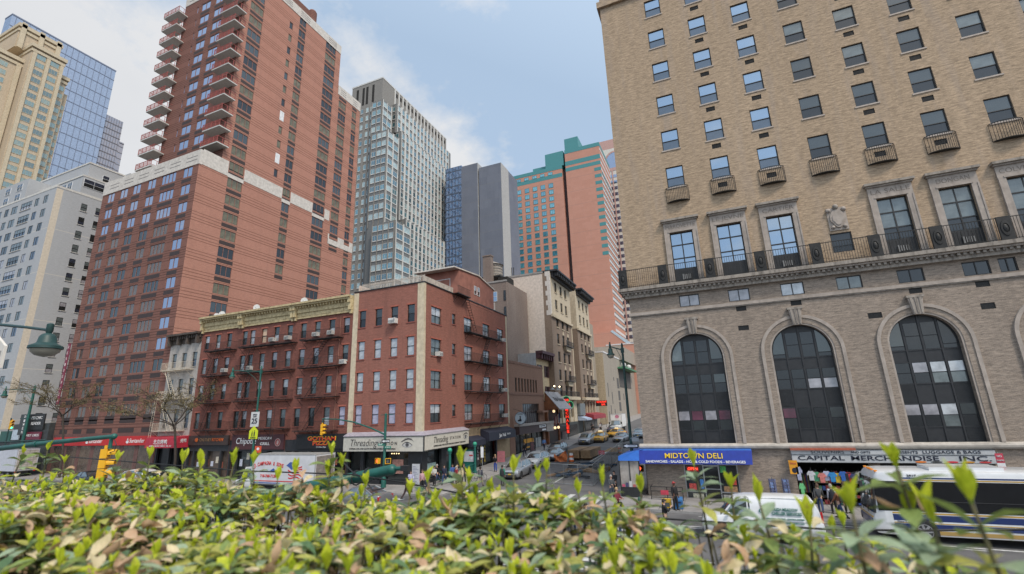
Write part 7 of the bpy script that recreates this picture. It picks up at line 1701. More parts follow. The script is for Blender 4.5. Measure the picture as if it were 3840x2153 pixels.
def people():
    F = {k: figure(p) for k, p in POSES.items()}; cl = {}
    def C(c, r=.85):
        k = 'cloth_%.3f_%.3f_%.3f' % c
        return M(k, c, r, var=.22, scale=5)
    hairc = {'d': MATS['hair_dark'], 'b': M('hair_brown', (.09, .05, .03), .7, var=.2, scale=30), 'l': M('hair_blond', (.38, .26, .13), .7, var=.2, scale=30), 'g': M('hair_grey', (.30, .29, .28), .7, var=.2, scale=30), 'r': M('cap_red', (.35, .04, .04), .7), 'k': M('cap_green', (.03, .10, .07), .7)}
    def person(x, y, rz, pose, label, top, leg, hair='short', hc='d', skin=0, h=1., bag=None, vest=None, side=.14):
        f = F[pose]; T = thing('person', label, 'person', (x, y, ground_z(x, y)+side), rz); T.scale = (h, h, h)
        for part, me, mat in (('body', f['body'], SKINC[skin]), ('jacket', f['jacket'], C(top)), ('trousers', f['trousers'], C(leg)), ('shoes', f['shoes'], None), ('hair', f['hair'][hair], hairc[hc]), ('face', f['face'], None)):
            if not me.materials: me.materials.append(SKINC[0])
            o = inst(part, me, T)
            if mat: setmat(o, 0, mat)
        if bag:
            k = 'bag_'+bag[0]
            mb = MB()
            if bag[0] == 'backpack': mb.loft([[(wx, .16+dy, z) for wx, dy in ((-w, 0), (w, 0), (w*.85, d), (-w*.85, d))] for z, w, d in ((1.02, .14, .12), (1.1, .16, .17), (1.35, .15, .15), (1.44, .1, .08))], C(bag[1])); o = mb.build('backpack', T, 40, world=False)
            elif bag[0] == 'box': mb.box(-.22, .22, -.62, -.3, 1.0, 1.28, C(bag[1])); o = mb.build('carried_box', T, world=False)
            else:
                hx, hy, hz = f['hand']; mb.loft([[(hx-.03+wx, hy+wy, z+hz-.42) for wx, wy in ((-.05, -.15*w), (.05, -.15*w), (.05, .15*w), (-.05, .15*w))] for z, w in ((0, 1.1), (.2, 1.1), (.27, .8))], C(bag[1])); mb.tube((hx-.03, hy-.1, hz-.16), (hx-.03, hy, hz+.0), .01, C(bag[1]), 5); mb.tube((hx-.03, hy+.1, hz-.16), (hx-.03, hy, hz), .01, C(bag[1]), 5); o = mb.build('shoulder_bag', T, world=False)
        if vest:
            mb = MB(); n = 12
            mb.loft([[(rx*math.cos(2*PI*i/n), dy+ry*math.sin(2*PI*i/n), z) for i in range(n)] for z, rx, ry, dy in ((.86, .2, .165, 0), (1.0, .21, .17, 0), (1.2, .215, .17, 0), (1.38, .205, .16, -.01), (1.47, .12, .1, -.02))], C(vest)); mb.build('vest', T, 50, world=False)
    NAVY, BLK_, JEAN, GRY_, BRN, WHT_, RED_, TAN_ = (.018, .022, .045), (.014, .014, .016), (.03, .055, .13), (.10, .10, .105), (.075, .045, .035), (.45, .44, .40), (.26, .02, .03), (.28, .23, .17)
    U = PI
    # corner of the eyebrow shop
    person(-25.7, 41.4, -.5, 'walk_a', 'grey haired person in dark jacket and blue shirt by the white menu board', BLK_, JEAN, 'short', 'g')
    person(-24.6, 40.9, .3, 'walk_b', 'person in a navy jacket and jeans walking beside the dark jacket man', NAVY, JEAN)
    person(-24.1, 41.6, .3, 'walk_a', 'person in a blue shirt half hidden behind the navy jacket', (.05, .10, .28), BLK_, 'short', 'd', 1)
    person(-25.2, 40.1, .1, 'hold', 'person in a pale patterned jumper standing in front of the corner shop', WHT_, BLK_, 'short', 'd', 1)
    person(-22.6, 34.9, -1.7, 'walk_a', 'person in navy jacket with a black bag at the left crossing', NAVY, JEAN, 'short', 'b', bag=('bag', BLK_), side=0)
    person(-23.96, 34.0, U-.4, 'walk_b', 'person in a long brown coat striding across the avenue', BRN, (.05, .03, .03), 'short', 'd', 2, side=0)
    person(-22.9, 40.2, -.6, 'stand', 'person in a red coat at the subway stair rail', RED_, BLK_, 'short', 'g')
    person(-23.2, 40.9, .2, 'stand', 'bald person with a pink face next to the red coat by the subway stair', GRY_, BLK_, 'short', 'l')
    person(-23.1, 42.0, .6, 'walk_a', 'person in a dark coat with a blue shoulder bag behind the subway stair', BLK_, BLK_, 'short', 'b', bag=('bag', (.04, .06, .14)))
    person(-23.0, 48.9, .2, 'raise', 'person in a black top and bright blue jeans holding both hands to the face', BLK_, (.02, .06, .30), 'long', 'l')
    person(-20.9, 41.1, U-.1, 'walk_b', 'person in grey vest, beige trousers and dark cap, seen from behind', NAVY, TAN_, 'cap', 'd', 2, vest=GRY_, side=.0)
    person(-19.2, 42.3, U+.1, 'stand', 'person in black quilted vest with green sleeves in front of the silver car', (.03, .22, .14), (.03, .03, .035), 'short', 'd', 1, vest=(.025, .027, .03), side=0)
    person(-25.4, 36.6, .8, 'hold', 'person in a pale lilac top behind the big green mast arm', (.36, .36, .48), JEAN, 'long', 'd')
    person(-24.6, 37.2, .8, 'stand', 'person in a pink shirt near the lilac top', (.42, .25, .28), BLK_, 'short', 'b')
    # side street pavement
    person(-24.02, 68.0, U, 'walk_a', 'person in a light blue shirt walking away past the wooden pub', (.14, .27, .55), NAVY, 'short', 'b')
    person(-24.49, 61.4, .2, 'walk_b', 'person in a black open coat over a white top outside the pizzeria', BLK_, NAVY, 'long', 'b')
    for x, y, l, tp in ((-23.4, 96.2, 'person in black at the kerb under the dark red awning', BLK_), (-22.9, 100.5, 'person in a white shirt and dark trousers beyond the person in black', (.4, .4, .42)), (-23.6, 104, 'person in dark clothes farther along the theatre side pavement', NAVY), (-25.3, 103, 'person in grey waiting beneath the dark red awning', GRY_)):
        person(x, y, .3, 'walk_a' if y > 100 else 'stand', l, tp, BLK_)
    # right hand corner
    person(-8.26, 28.3, U+.15, 'hold', 'person in a navy jacket and jeans seen from behind, carrying a flat brown box', (.014, .022, .075), JEAN, 'cap', 'd', 1, bag=('box', (.36, .24, .14)), side=0)
    person(-8.2, 39.5, -.4, 'hold', 'person in a dark suit with a blue shirt looking down beside the glass vestibule', BLK_, BLK_, 'short', 'd')
    person(-8.0, 37.2, .7, 'hold', 'balding person in a dark grey jacket talking to the dark suit', (.055, .06, .065), (.04, .055, .08), 'short', 'g')
    person(-6.58, 31.9, 1.1, 'hold', 'fair haired person in a maroon shirt with a dark bag', (.16, .02, .035), BLK_, 'short', 'l', bag=('bag', BLK_))
    person(-5.82, 27.9, .2, 'phone', 'person in a black leather jacket with long dark hair facing the camera', (.012, .012, .014), JEAN, 'long', 'd', side=0)
    person(-6.75, 26.6, .4, 'stand', 'person in black and white at the kerb left of the leather jacket', BLK_, GRY_, 'short', 'b', side=0)
    person(-7.4, 27.2, 2.2, 'walk_a', 'person in a dark coat turned away at the crossing beside the navy jacket', (.03, .03, .034), BLK_, 'long', 'd', side=0)
    person(-4.7, 29.0, U-.5, 'stand', 'person in a green cap and red and white jersey near the signal pole', (.30, .07, .08), BLK_, 'cap', 'k')
    person(-3.4, 28.9, 1.9, 'phone', 'person in a bulky black jacket and black cap holding something to the mouth', (.013, .013, .015), BLK_, 'cap', 'd')
    person(-3.37, 35.2, .9, 'stand', 'person in black with a red cap leaning by the deli ramp rail', BLK_, BLK_, 'cap', 'r', 2)
    # souvenir shop
    person(5.2, 37.0, U-.2, 'walk_a', 'person in a worn grey jacket and jeans at the souvenir stall', (.07, .072, .075), JEAN, 'short', 'b')
    person(5.95, 37.2, U+.3, 'stand', 'grey haired person in a black quilted vest and white sleeves at the souvenir stall', (.45, .45, .5), BLK_, 'short', 'g', vest=(.022, .025, .035))
    person(6.0, 35.6, U+.9, 'walk_b', 'person in a rust brown jacket with a grey backpack passing the souvenir shop', (.22, .085, .045), JEAN, 'long', 'l', bag=('backpack', (.08, .08, .085)))
    person(6.75, 37.6, U+.5, 'stand', 'tall person in a black coat right of the stall customers', BLK_, BLK_, 'short', 'b', h=1.05)
people()
# ------------------------------------------------------------------ street furniture
GRNP = M('green_pole_paint', (.012, .095, .075), .45, var=.2, scale=3); GRND = M('dark_green_paint', (.012, .045, .042), .5, var=.2, scale=3)
SIGY = M('signal_yellow', (.68, .36, .012), .45, var=.1)
def signal_head(T, px, py, pz, rz, on='red', n=3, s=1.):
    """three lamp signal hanging under (px,py,pz); faces -Y before rz"""
    o = bpy.data.objects.new('signal_head', None); COL.objects.link(o); o.parent = T; o.location = Vector((px, py, pz))-T.location; o.rotation_euler = (0, 0, rz); o.scale = (s, s, s)
    q = MB()
    for k in range(3):
        z = -.36*(k+1); q.box(-.17, .17, -.1, .12, z+.012, z+.348, SIGY); q.box(-.15, .15, -.11, -.1, z+.03, z+.33, SIGY)
    q.box(-.08, .08, -.05, .08, -1.14, -1.08, SIGY); q.box(-.06, .06, -.04, .06, 0, .12, SIGY); q.build('housing', o, world=False)
    off = [M('lamp_red_off', (.14, .015, .015), .3, var=0), M('lamp_amber_off', (.20, .10, .01), .3, var=0), M('lamp_green_off', (.01, .12, .06), .3, var=0)]
    for k in range(3):
        z = -.36*k-.18; m = off[k]
        if on == ('red', 'amber', 'green')[k]: m = [M('lamp_red_on', (1, .1, .05), .4, emit=(1, .06, .03), es=4), off[1], M('lamp_green_on', (.1, 1, .6), .4, emit=(.05, 1, .5), es=3)][k]
        l = MB(); l.prism([(.115*math.cos(2*PI*i/16), -.112, z+.115*math.sin(2*PI*i/16)) for i in range(16)], (0, -.012, 0), m); l.build('lens', o, world=False)
        v = MB(); a = [PI*(-.12)+PI*1.24*i/12 for i in range(13)]
        v.loft([[(r*math.cos(t), y, z+r*math.sin(t)) for t in a] + [((r-.012)*math.cos(t), y, z+(r-.012)*math.sin(t)) for t in reversed(a)] for y, r in ((-.11, .15), (-.37, .142))], SIGY); v.build('visor', o, 40, world=False)
    return o
def ped_signal(T, x, y, z, rz, hand=True):
    o = bpy.data.objects.new('pedestrian_signal', None); COL.objects.link(o); o.parent = T; o.location = Vector((x, y, z))-T.location; o.rotation_euler = (0, 0, rz)
    q = MB(); q.box(-.24, .24, -.06, .16, -.24, .24, SIGY); q.box(-.27, .27, -.16, -.06, .2, .25, SIGY); q.box(-.27, -.23, -.16, -.06, -.25, .2, SIGY); q.box(.23, .27, -.16, -.06, -.25, .2, SIGY); q.box(-.27, .27, -.1, -.06, -.25, -.21, SIGY); q.build('housing', o, world=False)
    f = MB(); f.box(-.2, .2, -.07, -.06, -.2, .19, M('ped_face', (.02, .018, .018), .4, var=0)); f.build('face', o, world=False)
    h = MB(); m = M('hand_orange', (1, .2, .05), .4, emit=(1, .10, .03), es=3.) if hand else M('ped_off', (.10, .10, .10), .5)
    h.prism([(-.10, -.071, -.15), (.02, -.071, -.15), (.05, -.071, -.02), (-.12, -.071, 0)], (0, -.008, 0), m)
    for k, (dx, hh) in enumerate(((-.115, .10), (-.075, .15), (-.035, .14), (.005, .10))): h.box(dx, dx+.028, -.079, -.071, -.01, hh, m)
    h.prism([(.045, -.071, -.05), (.1, -.071, .03), (.08, -.071, .05), (.03, -.071, .0)], (0, -.008, 0), m); h.build('hand_symbol', o, world=False)
def lamp_post(name, label, x, y, H, arm, rz, mat=GRND, r=.11, shade=1., brace=True, z0=None):
    z0 = ground_z(x, y)+.14 if z0 is None else z0
    T = thing(name, label, 'street lamp', (x, y, z0), rz); q = MB()
    q.lathe(0, 0, [(.26, 0), (.26, .5), (.2, .6), (.17, 1.1), (r*1.15, 1.3), (r, 3), (r*.72, H-.1), (r*.72, H+.25), (.02, H+.38)], mat, 10); q.build('pole', T, 40, world=False)
    q = MB(); q.tube((0, 0, H-.25), (arm, 0, H+.12), .055, mat, 8, .045); q.box(-.14, .14, -.07, .07, H-.5, H-.1, mat)
    if brace: q.path([(math.copysign(.06, arm), 0, H-1.7), (arm*.2, 0, H-.85), (arm*.5, 0, H-.1)], .022, mat, 6)
    q.build('arm', T, world=False)
    s = shade; q = MB(); q.lathe(arm, 0, [(.06, H+.55*s), (.07, H+.35*s), (.1, H+.3*s), (.1, H+.05), (.07, H-.02)], mat, 12); q.lathe(arm, 0, [(.09*s, H-.0), (.19*s, H-.08*s), (.22*s, H-.42*s), (.24*s, H-.5*s), (.36*s, H-.58*s), (.37*s, H-.66*s), (.33*s, H-.68*s)], mat, 16)
    h = q.build('lamp_head', T, 40, world=False)
    g = MB(); g.lathe(arm, 0, [(.32*s, H-.67*s), (.30*s, H-.78*s), (.2*s, H-.92*s), (.02, H-.97*s)], M('lamp_globe', (.28, .26, .21), .25, var=.1), 14); g.build('globe', h, 40, world=False)
    return T
def arrow_sign(T, x, y, z, w, h, rz, left=True, text='ONE WAY'):
    o = bpy.data.objects.new('one_way_sign', None); COL.objects.link(o); o.parent = T; o.location = Vector((x, y, z))-T.location; o.rotation_euler = (0, 0, rz)
    q = MB(); q.box(-w/2, w/2, 0, .012, -h/2, h/2, MATS['board_black']); q.build('plate', o, world=False)
    s = -1 if left else 1; q = MB(); wm = MATS['letter_white']
    q.prism([(s*w*.46, -.001, 0), (s*w*.2, -.001, h*.36), (s*w*.2, -.001, h*.22), (-s*w*.45, -.001, h*.22), (-s*w*.45, -.001, -h*.22), (s*w*.2, -.001, -h*.22), (s*w*.2, -.001, -h*.36)], (0, -.006, 0), wm); q.build('arrow', o, world=False)
    txt(o, text, (-s*w*.12, -.009, 0), h*.34, MATS['letter_black'], width=w*.5, world=False, ext=.003)
def furniture():
    wm = MATS['letter_white']; bk = MATS['letter_black']
    # right corner lamp with signal and signs
    T = lamp_post('street_lamp', 'dark green corner lamp post with a bell lamp, in front of the blue awning', -7.0, 41.6, 11.75, -1.05, 0, GRND, .13, .95)
    arrow_sign(T, -7.05, 41.42, 3.5, 1.25, .36, 0)
    ped_signal(T, -6.4, 41.35, 1.78, -.15); ped_signal(T, -6.55, 41.5, 1.05, 1.5, False)
    q = MB(); q.box(-7.0, -6.6, 41.5, 41.56, 1.7, 1.76, SIGY); q.box(-7.0, -6.6, 41.5, 41.56, 1.0, 1.06, SIGY); q.build('bracket', T)
    q = MB(); q.tube((-7.0, 41.5, 4.1), (-5.95, 41.6, 4.35), .03, M('galvanised', (.34, .35, .35), .4, .5), 6); q.box(-6.9, -6.3, 41.5, 41.53, 3.85, 4.15, MATS['galvanised']); q.build('sign_bracket', T)
    # middle lamp with speed limit and school sign
    T = lamp_post('street_lamp', 'green lamp post carrying the speed limit plate and yellow school sign', -44.55, 36.2, 11.75, -4.4, 0, GRNP, .12, .85)
    s = MB(); s.box(-45.05, -43.85, 35.95, 35.97, 5.95, 7.45, M('sign_plate_white', (.58, .58, .57), .5)); s = s.build('speed_sign', T)
    txt(s, '25', (-44.45, 35.94, 6.5), .72, bk, width=.82, bold=.015); txt(s, 'SPEED', (-44.45, 35.94, 7.15), .2, bk, width=.6); txt(s, 'LIMIT', (-44.45, 35.94, 6.95), .2, bk, width=.5)
    yl = M('school_yellow', (.62, .70, .02), .5, var=.05); s = MB(); s.prism([(-45.05, 35.93, 4.75), (-43.8, 35.93, 4.75), (-43.8, 35.93, 5.55), (-44.42, 35.93, 6.05), (-45.05, 35.93, 5.55)], (0, .02, 0), yl); s = s.build('school_sign', T)
    f = MB()
    for dx, k in ((-.18, .8), (.14, 1.)):
        x = -44.42+dx; f.prism([(x+.05*k*math.cos(2*PI*i/10), 35.92, 5.42+.24*k-.1+.05*k*math.sin(2*PI*i/10)) for i in range(10)], (0, -.004, 0), bk); f.prism([(x-.09*k, 35.92, 5.2), (x+.09*k, 35.92, 5.2), (x+.07*k, 35.92, 5.2+.28*k), (x-.07*k, 35.92, 5.2+.28*k)], (0, -.004, 0), bk)
        f.prism([(x-.12*k, 35.92, 5.0), (x-.04*k, 35.92, 5.0), (x+.0, 35.92, 5.2), (x-.07*k, 35.92, 5.2)], (0, -.004, 0), bk); f.prism([(x+.12*k, 35.92, 5.0), (x+.05*k, 35.92, 5.0), (x, 35.92, 5.2), (x+.08*k, 35.92, 5.2)], (0, -.004, 0), bk)
    f.build('walker_symbol', s); txt(s, 'AHEAD', (-44.42, 35.915, 4.87), .18, bk, width=.75)
    s = MB(); s.box(-44.0, -43.1, 35.95, 35.97, 3.4, 4.05, M('sign_orange_red', (.62, .08, .03), .5)); s.prism([(-43.55+.2*math.cos(2*PI*i/8), 35.945, 3.78+.14*math.sin(2*PI*i/8)) for i in range(8)], (0, -.004, 0), wm); s.build('orange_sign', T)
    # far left lamp, signal
    T = lamp_post('street_lamp', 'green lamp post at the far left in front of the white apartment block', -90.0, 36.3, 12.0, -8.2, 0, GRNP, .2, 1.15)
    q = MB(); q.box(-92.2, -87.9, 36.3, 36.36, 7.9, 8.0, GRND); q.build('cross_bar', T)
    T = thing('traffic_signal', 'small traffic signal at the far left edge beside a tall blade sign', 'traffic signal', (-95.4, 36.6, .14)); q = MB(); q.lathe(-95.4, 36.6, [(.2, .14), (.2, 1), (.09, 1.2), (.08, 8.1)], GRND, 8); q.tube((-95.4, 36.6, 7.7), (-94.0, 36.2, 7.7), .05, GRND, 6); q.build('pole', T); signal_head(T, -93.9, 36.2, 7.75, N90, 'green', s=1.15)
    T = thing('blade_sign', 'tall narrow dark blade sign at the far left of the avenue', 'sign', (-97, 38.6, 5.5)); q = MB(); q.box(-97.6, -95.9, 38.5, 38.7, 5.6, 8.6, MATS['kiosk_dark']); q.build('board', T)
    for r, ch in enumerate('DINER'): txt(T, ch, (-96.3, 38.48, 8.2-r*.55), .55, wm, width=.4)
    # mast arm with signal at the corner pole
    T = thing('signal_pole', 'green corner signal pole with long curved arm, street name plates and crossing signals', 'traffic signal', (-29.6, 38.3, .14))
    q = MB(); q.lathe(-29.6, 38.3, [(.24, .14), (.24, .9), (.14, 1.1), (.12, 6.75), (.02, 6.85)], GRNP, 10); q.build('pole', T, 40)
    q = MB(); q.path([(-29.6, 38.3, 4.85), (-31.2, 38.3, 5.45), (-33.4, 38.3, 6.08), (-35.6, 38.3, 6.42), (-37.6, 38.3, 6.5)], [.09, .08, .07, .06, .055], GRNP, 8); q.tube((-37.5, 38.3, 6.5), (-37.5, 38.3, 6.1), .05, GRNP, 6); q.build('arm', T, 60)
    signal_head(T, -37.5, 38.3, 6.0, 1.9, 'none')
    ped_signal(T, -30.2, 38.1, 2.5, -.45); ped_signal(T, -29.0, 38.1, 2.5, .55, False); arrow_sign(T, -29.4, 38.15, 4.27, .95, .32, 0)
    q = MB(); q.box(-30.25, -29.65, 38.12, 38.14, 3.85, 4.05, M('street_green', (.01, .22, .15), .5)); q.box(-29.45, -28.75, 38.10, 38.13, 3.6, 3.82, MATS['street_green']); q.box(-30.2, -28.7, 38.28, 38.33, 6.66, 6.72, GRNP); p = q.build('name_plate', T)
    txt(p, '8 AV', (-29.95, 38.11, 3.95), .15, wm, width=.4); txt(p, 'W 55 ST', (-29.1, 38.09, 3.71), .15, wm, width=.55)
    # near mast arms in front of the hedge
    T = thing('signal_mast', 'long green mast arm at the left, yellow traffic signal at its end', 'traffic signal', (-36, 12, 0))
    q = MB(); q.path([(-36, 12, 5.45), (-31.7, 12, 5.77), (-28.6, 12, 5.95), (-22.85, 12, 6.22)], [.14, .125, .11, .085], GRNP, 10); q.tube((-28.75, 12, 5.94), (-28.45, 12, 5.955), .135, GRNP, 10); q.sphere((-22.8, 12, 6.22), .12, GRNP, 10); q.tube((-31.9, 12.05, 6.05), (-27.9, 12.02, 6.12), .03, GRND, 6); q.build('arm', T, 60)
    q = MB(); q.lathe(-36, 12, [(.3, 0), (.3, 1), (.19, 1.3), (.15, 6.2), (.02, 6.4)], GRNP, 10); q.build('pole', T, 40); q = MB(); q.tube((-22.95, 12, 6.2), (-22.95, 12, 5.75), .07, GRNP, 8); q.path([(-22.8, 12, 6.15), (-22.55, 12, 5.9), (-22.6, 12, 5.65), (-22.9, 12, 5.6)], .015, FR_DK, 5); q.build('hanger', T)
    signal_head(T, -23.15, 12, 5.75, 2.25, 'none', s=1.05)
    T = thing('mast_arm', 'thick green tapered mast arm with cable loops rising behind the hedge', 'traffic signal', (-13.2, 10, 0))
    q = MB(); q.path([(-13.2, 10, 4.35), (-9.6, 10, 5.02), (-8.3, 10, 5.25), (-7.5, 10, 5.40)], [.2, .15, .13, .12], GRNP, 14); q.sphere((-7.5, 10, 5.40), .13, GRNP, 12); q.tube((-7.45, 10, 5.42), (-7.1, 10, 5.44), .05, GRNP, 8); q.box(-7.2, -7.0, 9.94, 10.06, 5.38, 5.5, FR_DK); q.build('arm', T, 60)
    q = MB(); q.lathe(-13.2, 10, [(.35, 0), (.35, 1), (.24, 1.3), (.2, 4.5), (.03, 4.6)], GRNP, 12); q.build('pole', T, 40)
    q = MB()
    for cx in (-8.55, -8.2): q.path([(cx+.03*math.cos(2*PI*i/12), 10+.17*math.cos(2*PI*i/12), 5.22+(cx+8.4)*.18+.17*math.sin(2*PI*i/12)) for i in range(13)], .018, FR_DK, 5)
    q.path([(-8.9, 9.83, 5.6), (-8.55, 9.83, 5.35), (-8.2, 9.82, 5.2), (-7.9, 9.82, 4.95), (-7.6, 9.85, 5.0)], .018, FR_DK, 5); q.build('cable_loop', T)
    # hanging lamp upper left, white board at the edge
    T = thing('hanging_lamp', 'near bell shaped green street lamp hanging from a dark arm at the left edge', 'street lamp', (-31.5, 10, 0))
    q = MB(); q.path([(-31.5, 10, 11.45), (-28.9, 10, 11.16), (-26.5, 10, 10.8), (-24.68, 10, 10.5)], [.07, .065, .06, .055], GRND, 8); q.build('arm', T, 60); q = MB(); q.lathe(-31.5, 10, [(.25, 0), (.25, 1), (.15, 1.2), (.1, 11.8)], GRND, 10); q.build('pole', T, 40)
    q = MB(); s = 1.35; q.lathe(-24.65, 10, [(.06, 10.78), (.12, 10.74), (.12, 10.45), (.08, 10.36)], GRND, 12); q.lathe(-24.65, 10, [(.08, 10.38), (.2, 10.32), (.27, 10.22), (.31, 9.98), (.34, 9.95), (.54, 9.84), (.55, 9.74), (.48, 9.72)], GRND, 18); h = q.build('lamp_head', T, 40); q = MB(); q.lathe(-24.65, 10, [(.47, 9.73), (.45, 9.62), (.3, 9.48), (.03, 9.41)], M('lamp_globe', (.28, .26, .21), .25, var=.1), 16); q.build('globe', h, 40)
    T = thing('post_board', 'white framed board with a peaked top cut off by the left edge of the view', 'sign', (-29.2, 10, 0)); q = MB(); wf = M('board_white', (.66, .62, .56), .6, var=.05)
    P = [(-30.2, 9.2), (-28.05, 9.2), (-28.05, 10.15), (-29.1, 10.75), (-30.2, 10.4)]; q.prism([(x, 10, z) for x, z in P], (0, .1, 0), wf); q.build('frame', T); q = MB(); q.prism([(-30.1, 9.985, 9.3), (-28.2, 9.985, 9.3), (-28.2, 9.985, 9.95), (-30.1, 9.985, 10.0)], (0, .014, 0), M('board_grey', (.36, .33, .30), .7)); q.build('panel', T); q = MB(); q.tube((-29.2, 10.05, 0), (-29.2, 10.05, 9.2), .07, GRND, 8); q.build('post', T)
    # subway entrance
    T = thing('subway_entrance', 'green subway stair railing with two globe posts and an advertising panel', 'subway entrance', (-24.9, 42.2, .14)); sg = M('subway_green', (.012, .12, .10), .5, var=.15); gl = M('globe_green', (.04, .34, .22), .25, var=.05)
    for x, y in ((-24.7, 42.1), (-24.95, 47.9)):
        z = ground_z(x, y)+.14; q = MB(); q.lathe(x, y, [(.26, z), (.26, z+.12), (.16, z+.2), (.13, z+.5), (.12, z+2.6), (.17, z+2.65), (.17, z+2.75), (.08, z+2.78)], sg, 12); p = q.build('post', T, 40); q = MB(); q.sphere((x, y, z+2.97), .23, gl, 14); q.build('globe', p, 60)
    q = MB()
    for z in (.95, .2): q.tube((-24.7, 42.2, z+.14), (-24.95, 47.8, z+.3), .035, sg, 6); q.tube((-26.3, 42.2, z+.14), (-24.8, 42.2, z+.14), .035, sg, 6)
    for i in range(28): f = i/28; x = -24.7-.25*f; y = 42.3+5.5*f; q.tube((x, y, .34+.16*f), (x, y, 1.1+.16*f), .013, sg, 4)
    for i in range(8): q.tube((-26.3+i*.2, 42.2, .34), (-26.3+i*.2, 42.2, 1.1), .013, sg, 4)
    q.build('railing', T)
    q = MB(); q.box(-28+1.55, -25.1, 48.0, 48.1, .35, 1.3, sg); q.box(-26.45, -25.05, 47.98, 48.12, 1.3, 2.65, sg); p = q.build('panel', T); q = MB(); q.box(-26.35, -25.15, 47.96, 47.98, 1.42, 2.5, M('poster_pale', (.50, .52, .56), .5, var=.35, scale=1.6)); q.box(-25.7, -25.25, 47.95, 47.96, 2.0, 2.15, M('poster_red', (.5, .05, .05), .5)); q.build('poster', p)
    # boards
    def sandwich(x, y, label, col, w=.75, h=1.25, rz=.3):
        z = ground_z(x, y)+.14; T = thing('sandwich_board', label, 'sandwich board', (x, y, z), rz, None); q = MB(); m = M('board_%.2f' % (col[0]+col[1]*2), col, .6, var=.1); q.prism([(-w/2, -.22, 0), (w/2, -.22, 0), (w/2, -.02, h), (-w/2, -.02, h)], (0, .03, 0), m); q.prism([(-w/2, .22, 0), (w/2, .22, 0), (w/2, .02, h), (-w/2, .02, h)], (0, -.03, 0), m); q.build('panels', T, world=False)
        q = MB()
        for k in range(7): t = .15+k*.14; q.prism([(-w*.35, -.225+.2*t, h*t), (w*(.2+.15*(k % 3 == 0)), -.225+.2*t, h*t), (w*(.2+.15*(k % 3 == 0)), -.215+.2*t, h*t+.05), (-w*.35, -.215+.2*t, h*t+.05)], (0, -.004, 0), M('chalk_line', (.35, .34, .36) if col[0] < .1 else (.45, .18, .2), .7)); 
        q.build('writing', T, world=False)
    sandwich(-25.6, 56.2, 'pink sandwich board outside the navy awning', (.60, .20, .22), .95, 1.25)
    sandwich(-25.4, 66.9, 'black sandwich board outside the pizzeria', (.03, .03, .033), .8, 1.3)
    sandwich(-26.0, 85.0, 'white sandwich board beside the neon sign', (.5, .52, .53), .9, 1.3, .0)
    T = thing('menu_board', 'upright white menu board leaning at the corner shop pillar', 'menu board', (-26.9, 39.7, .14)); q = MB(); q.box(-27.35, -26.5, 39.6, 39.68, .2, 2.1, M('menu_white', (.48, .49, .52), .6, var=.05)); q.box(-27.4, -26.45, 39.62, 39.70, .14, 2.15, FR_DK); q.build('board', T); q = MB()
    for k in range(12): q.box(-27.25, -26.65-.15*(k % 3), 39.594, 39.6, .4+k*.13, .44+k*.13, M('menu_ink', (.15, .15, .25), .6))
    q.build('writing', T)
    # sign post with bicycle
    T = thing('parking_sign_post', 'thin steel sign post with a white plate by the kerb of the side street', 'sign post', (-21.9, 43.6, .14)); q = MB(); q.tube((-21.9, 43.6, .1), (-21.9, 43.6, 3.4), .03, M('galvanised', (.34, .35, .35), .4, .5), 6); q.build('post', T); q = MB(); q.box(-22.05, -21.75, 43.55, 43.57, 2.3, 3.3, wm); q.build('plate', T)
    def bike(x, y, rz, label):
        T = thing('bicycle', label, 'bicycle', (x, y, .14), rz); rub = TYRE
        for xx in (-.52, .52):
            q = MB(); q.path([(xx+.33*math.cos(2*PI*i/20), 0, .34+.33*math.sin(2*PI*i/20)) for i in range(21)], .02, rub, 6); w = q.build('wheel', T, world=False); s = MB()
            for i in range(10): s.tube((xx, 0, .34), (xx+.32*math.cos(2*PI*i/10), 0, .34+.32*math.sin(2*PI*i/10)), .004, CHROME, 4)
            s.build('spokes', w, world=False)
        q = MB(); fm = M('bike_frame', (.06, .06, .07), .4)
        for a, b_ in (((-.52, 0, .34), (-.1, 0, .3)), ((-.1, 0, .3), (-.22, 0, .82)), ((-.22, 0, .82), (-.52, 0, .34)), ((-.1, 0, .3), (.36, 0, .76)), ((-.2, 0, .78), (.36, 0, .8)), ((.36, 0, .9), (.52, 0, .34))): q.tube(a, b_, .018, fm, 6)
        q.build('frame', T, world=False); q = MB(); q.loft([[(-.36, -.07, .9), (-.36, .07, .9), (-.36, .05, .94), (-.36, -.05, .94)], [(-.1, -.02, .9), (-.1, .02, .9), (-.1, .015, .93), (-.1, -.015, .93)]], PLAST); q.build('saddle', T, world=False); q = MB(); q.path([(.42, -.27, 1.0), (.4, -.1, .98), (.36, 0, .96), (.4, .1, .98), (.42, .27, 1.0)], .014, CHROME, 6); q.build('handlebar', T, world=False)
    bike(-22.1, 43.2, .9, 'dark bicycle locked to the thin steel sign post')
    # construction site in the side street
    wdm = M('timber', (.24, .155, .085), .85, var=.3, scale=1.1); wde = M('timber_end', (.18, .11, .06), .9, var=.4, scale=4)
    for k, (x0, x1, lab) in enumerate(((-17.75, -16.3, 'left one of two long brown timber stacks in the side street'), (-16.1, -14.9, 'right one of two long brown timber stacks in the side street'))):
        z = ground_z(-16, 60)+.25; T = thing('timber_stack', lab, 'timber', (x0, 59, z), 0, 'timber stacks'); q = MB()
        n = 4
        for i in range(n):
            for j in range(3): a = x0+(x1-x0)*i/n; q.box(a+.008, a+(x1-x0)/n-.008, 58.8+.04*((i+j) % 2), 64.6, z+.31*j, z+.31*j+.3, wdm)
        q.build('beams', T)
        q = MB()
        for y in (59.6, 63.6): q.box(x0, x1, y, y+.15, z-.25, z, wde)
        q.build('bearer', T)
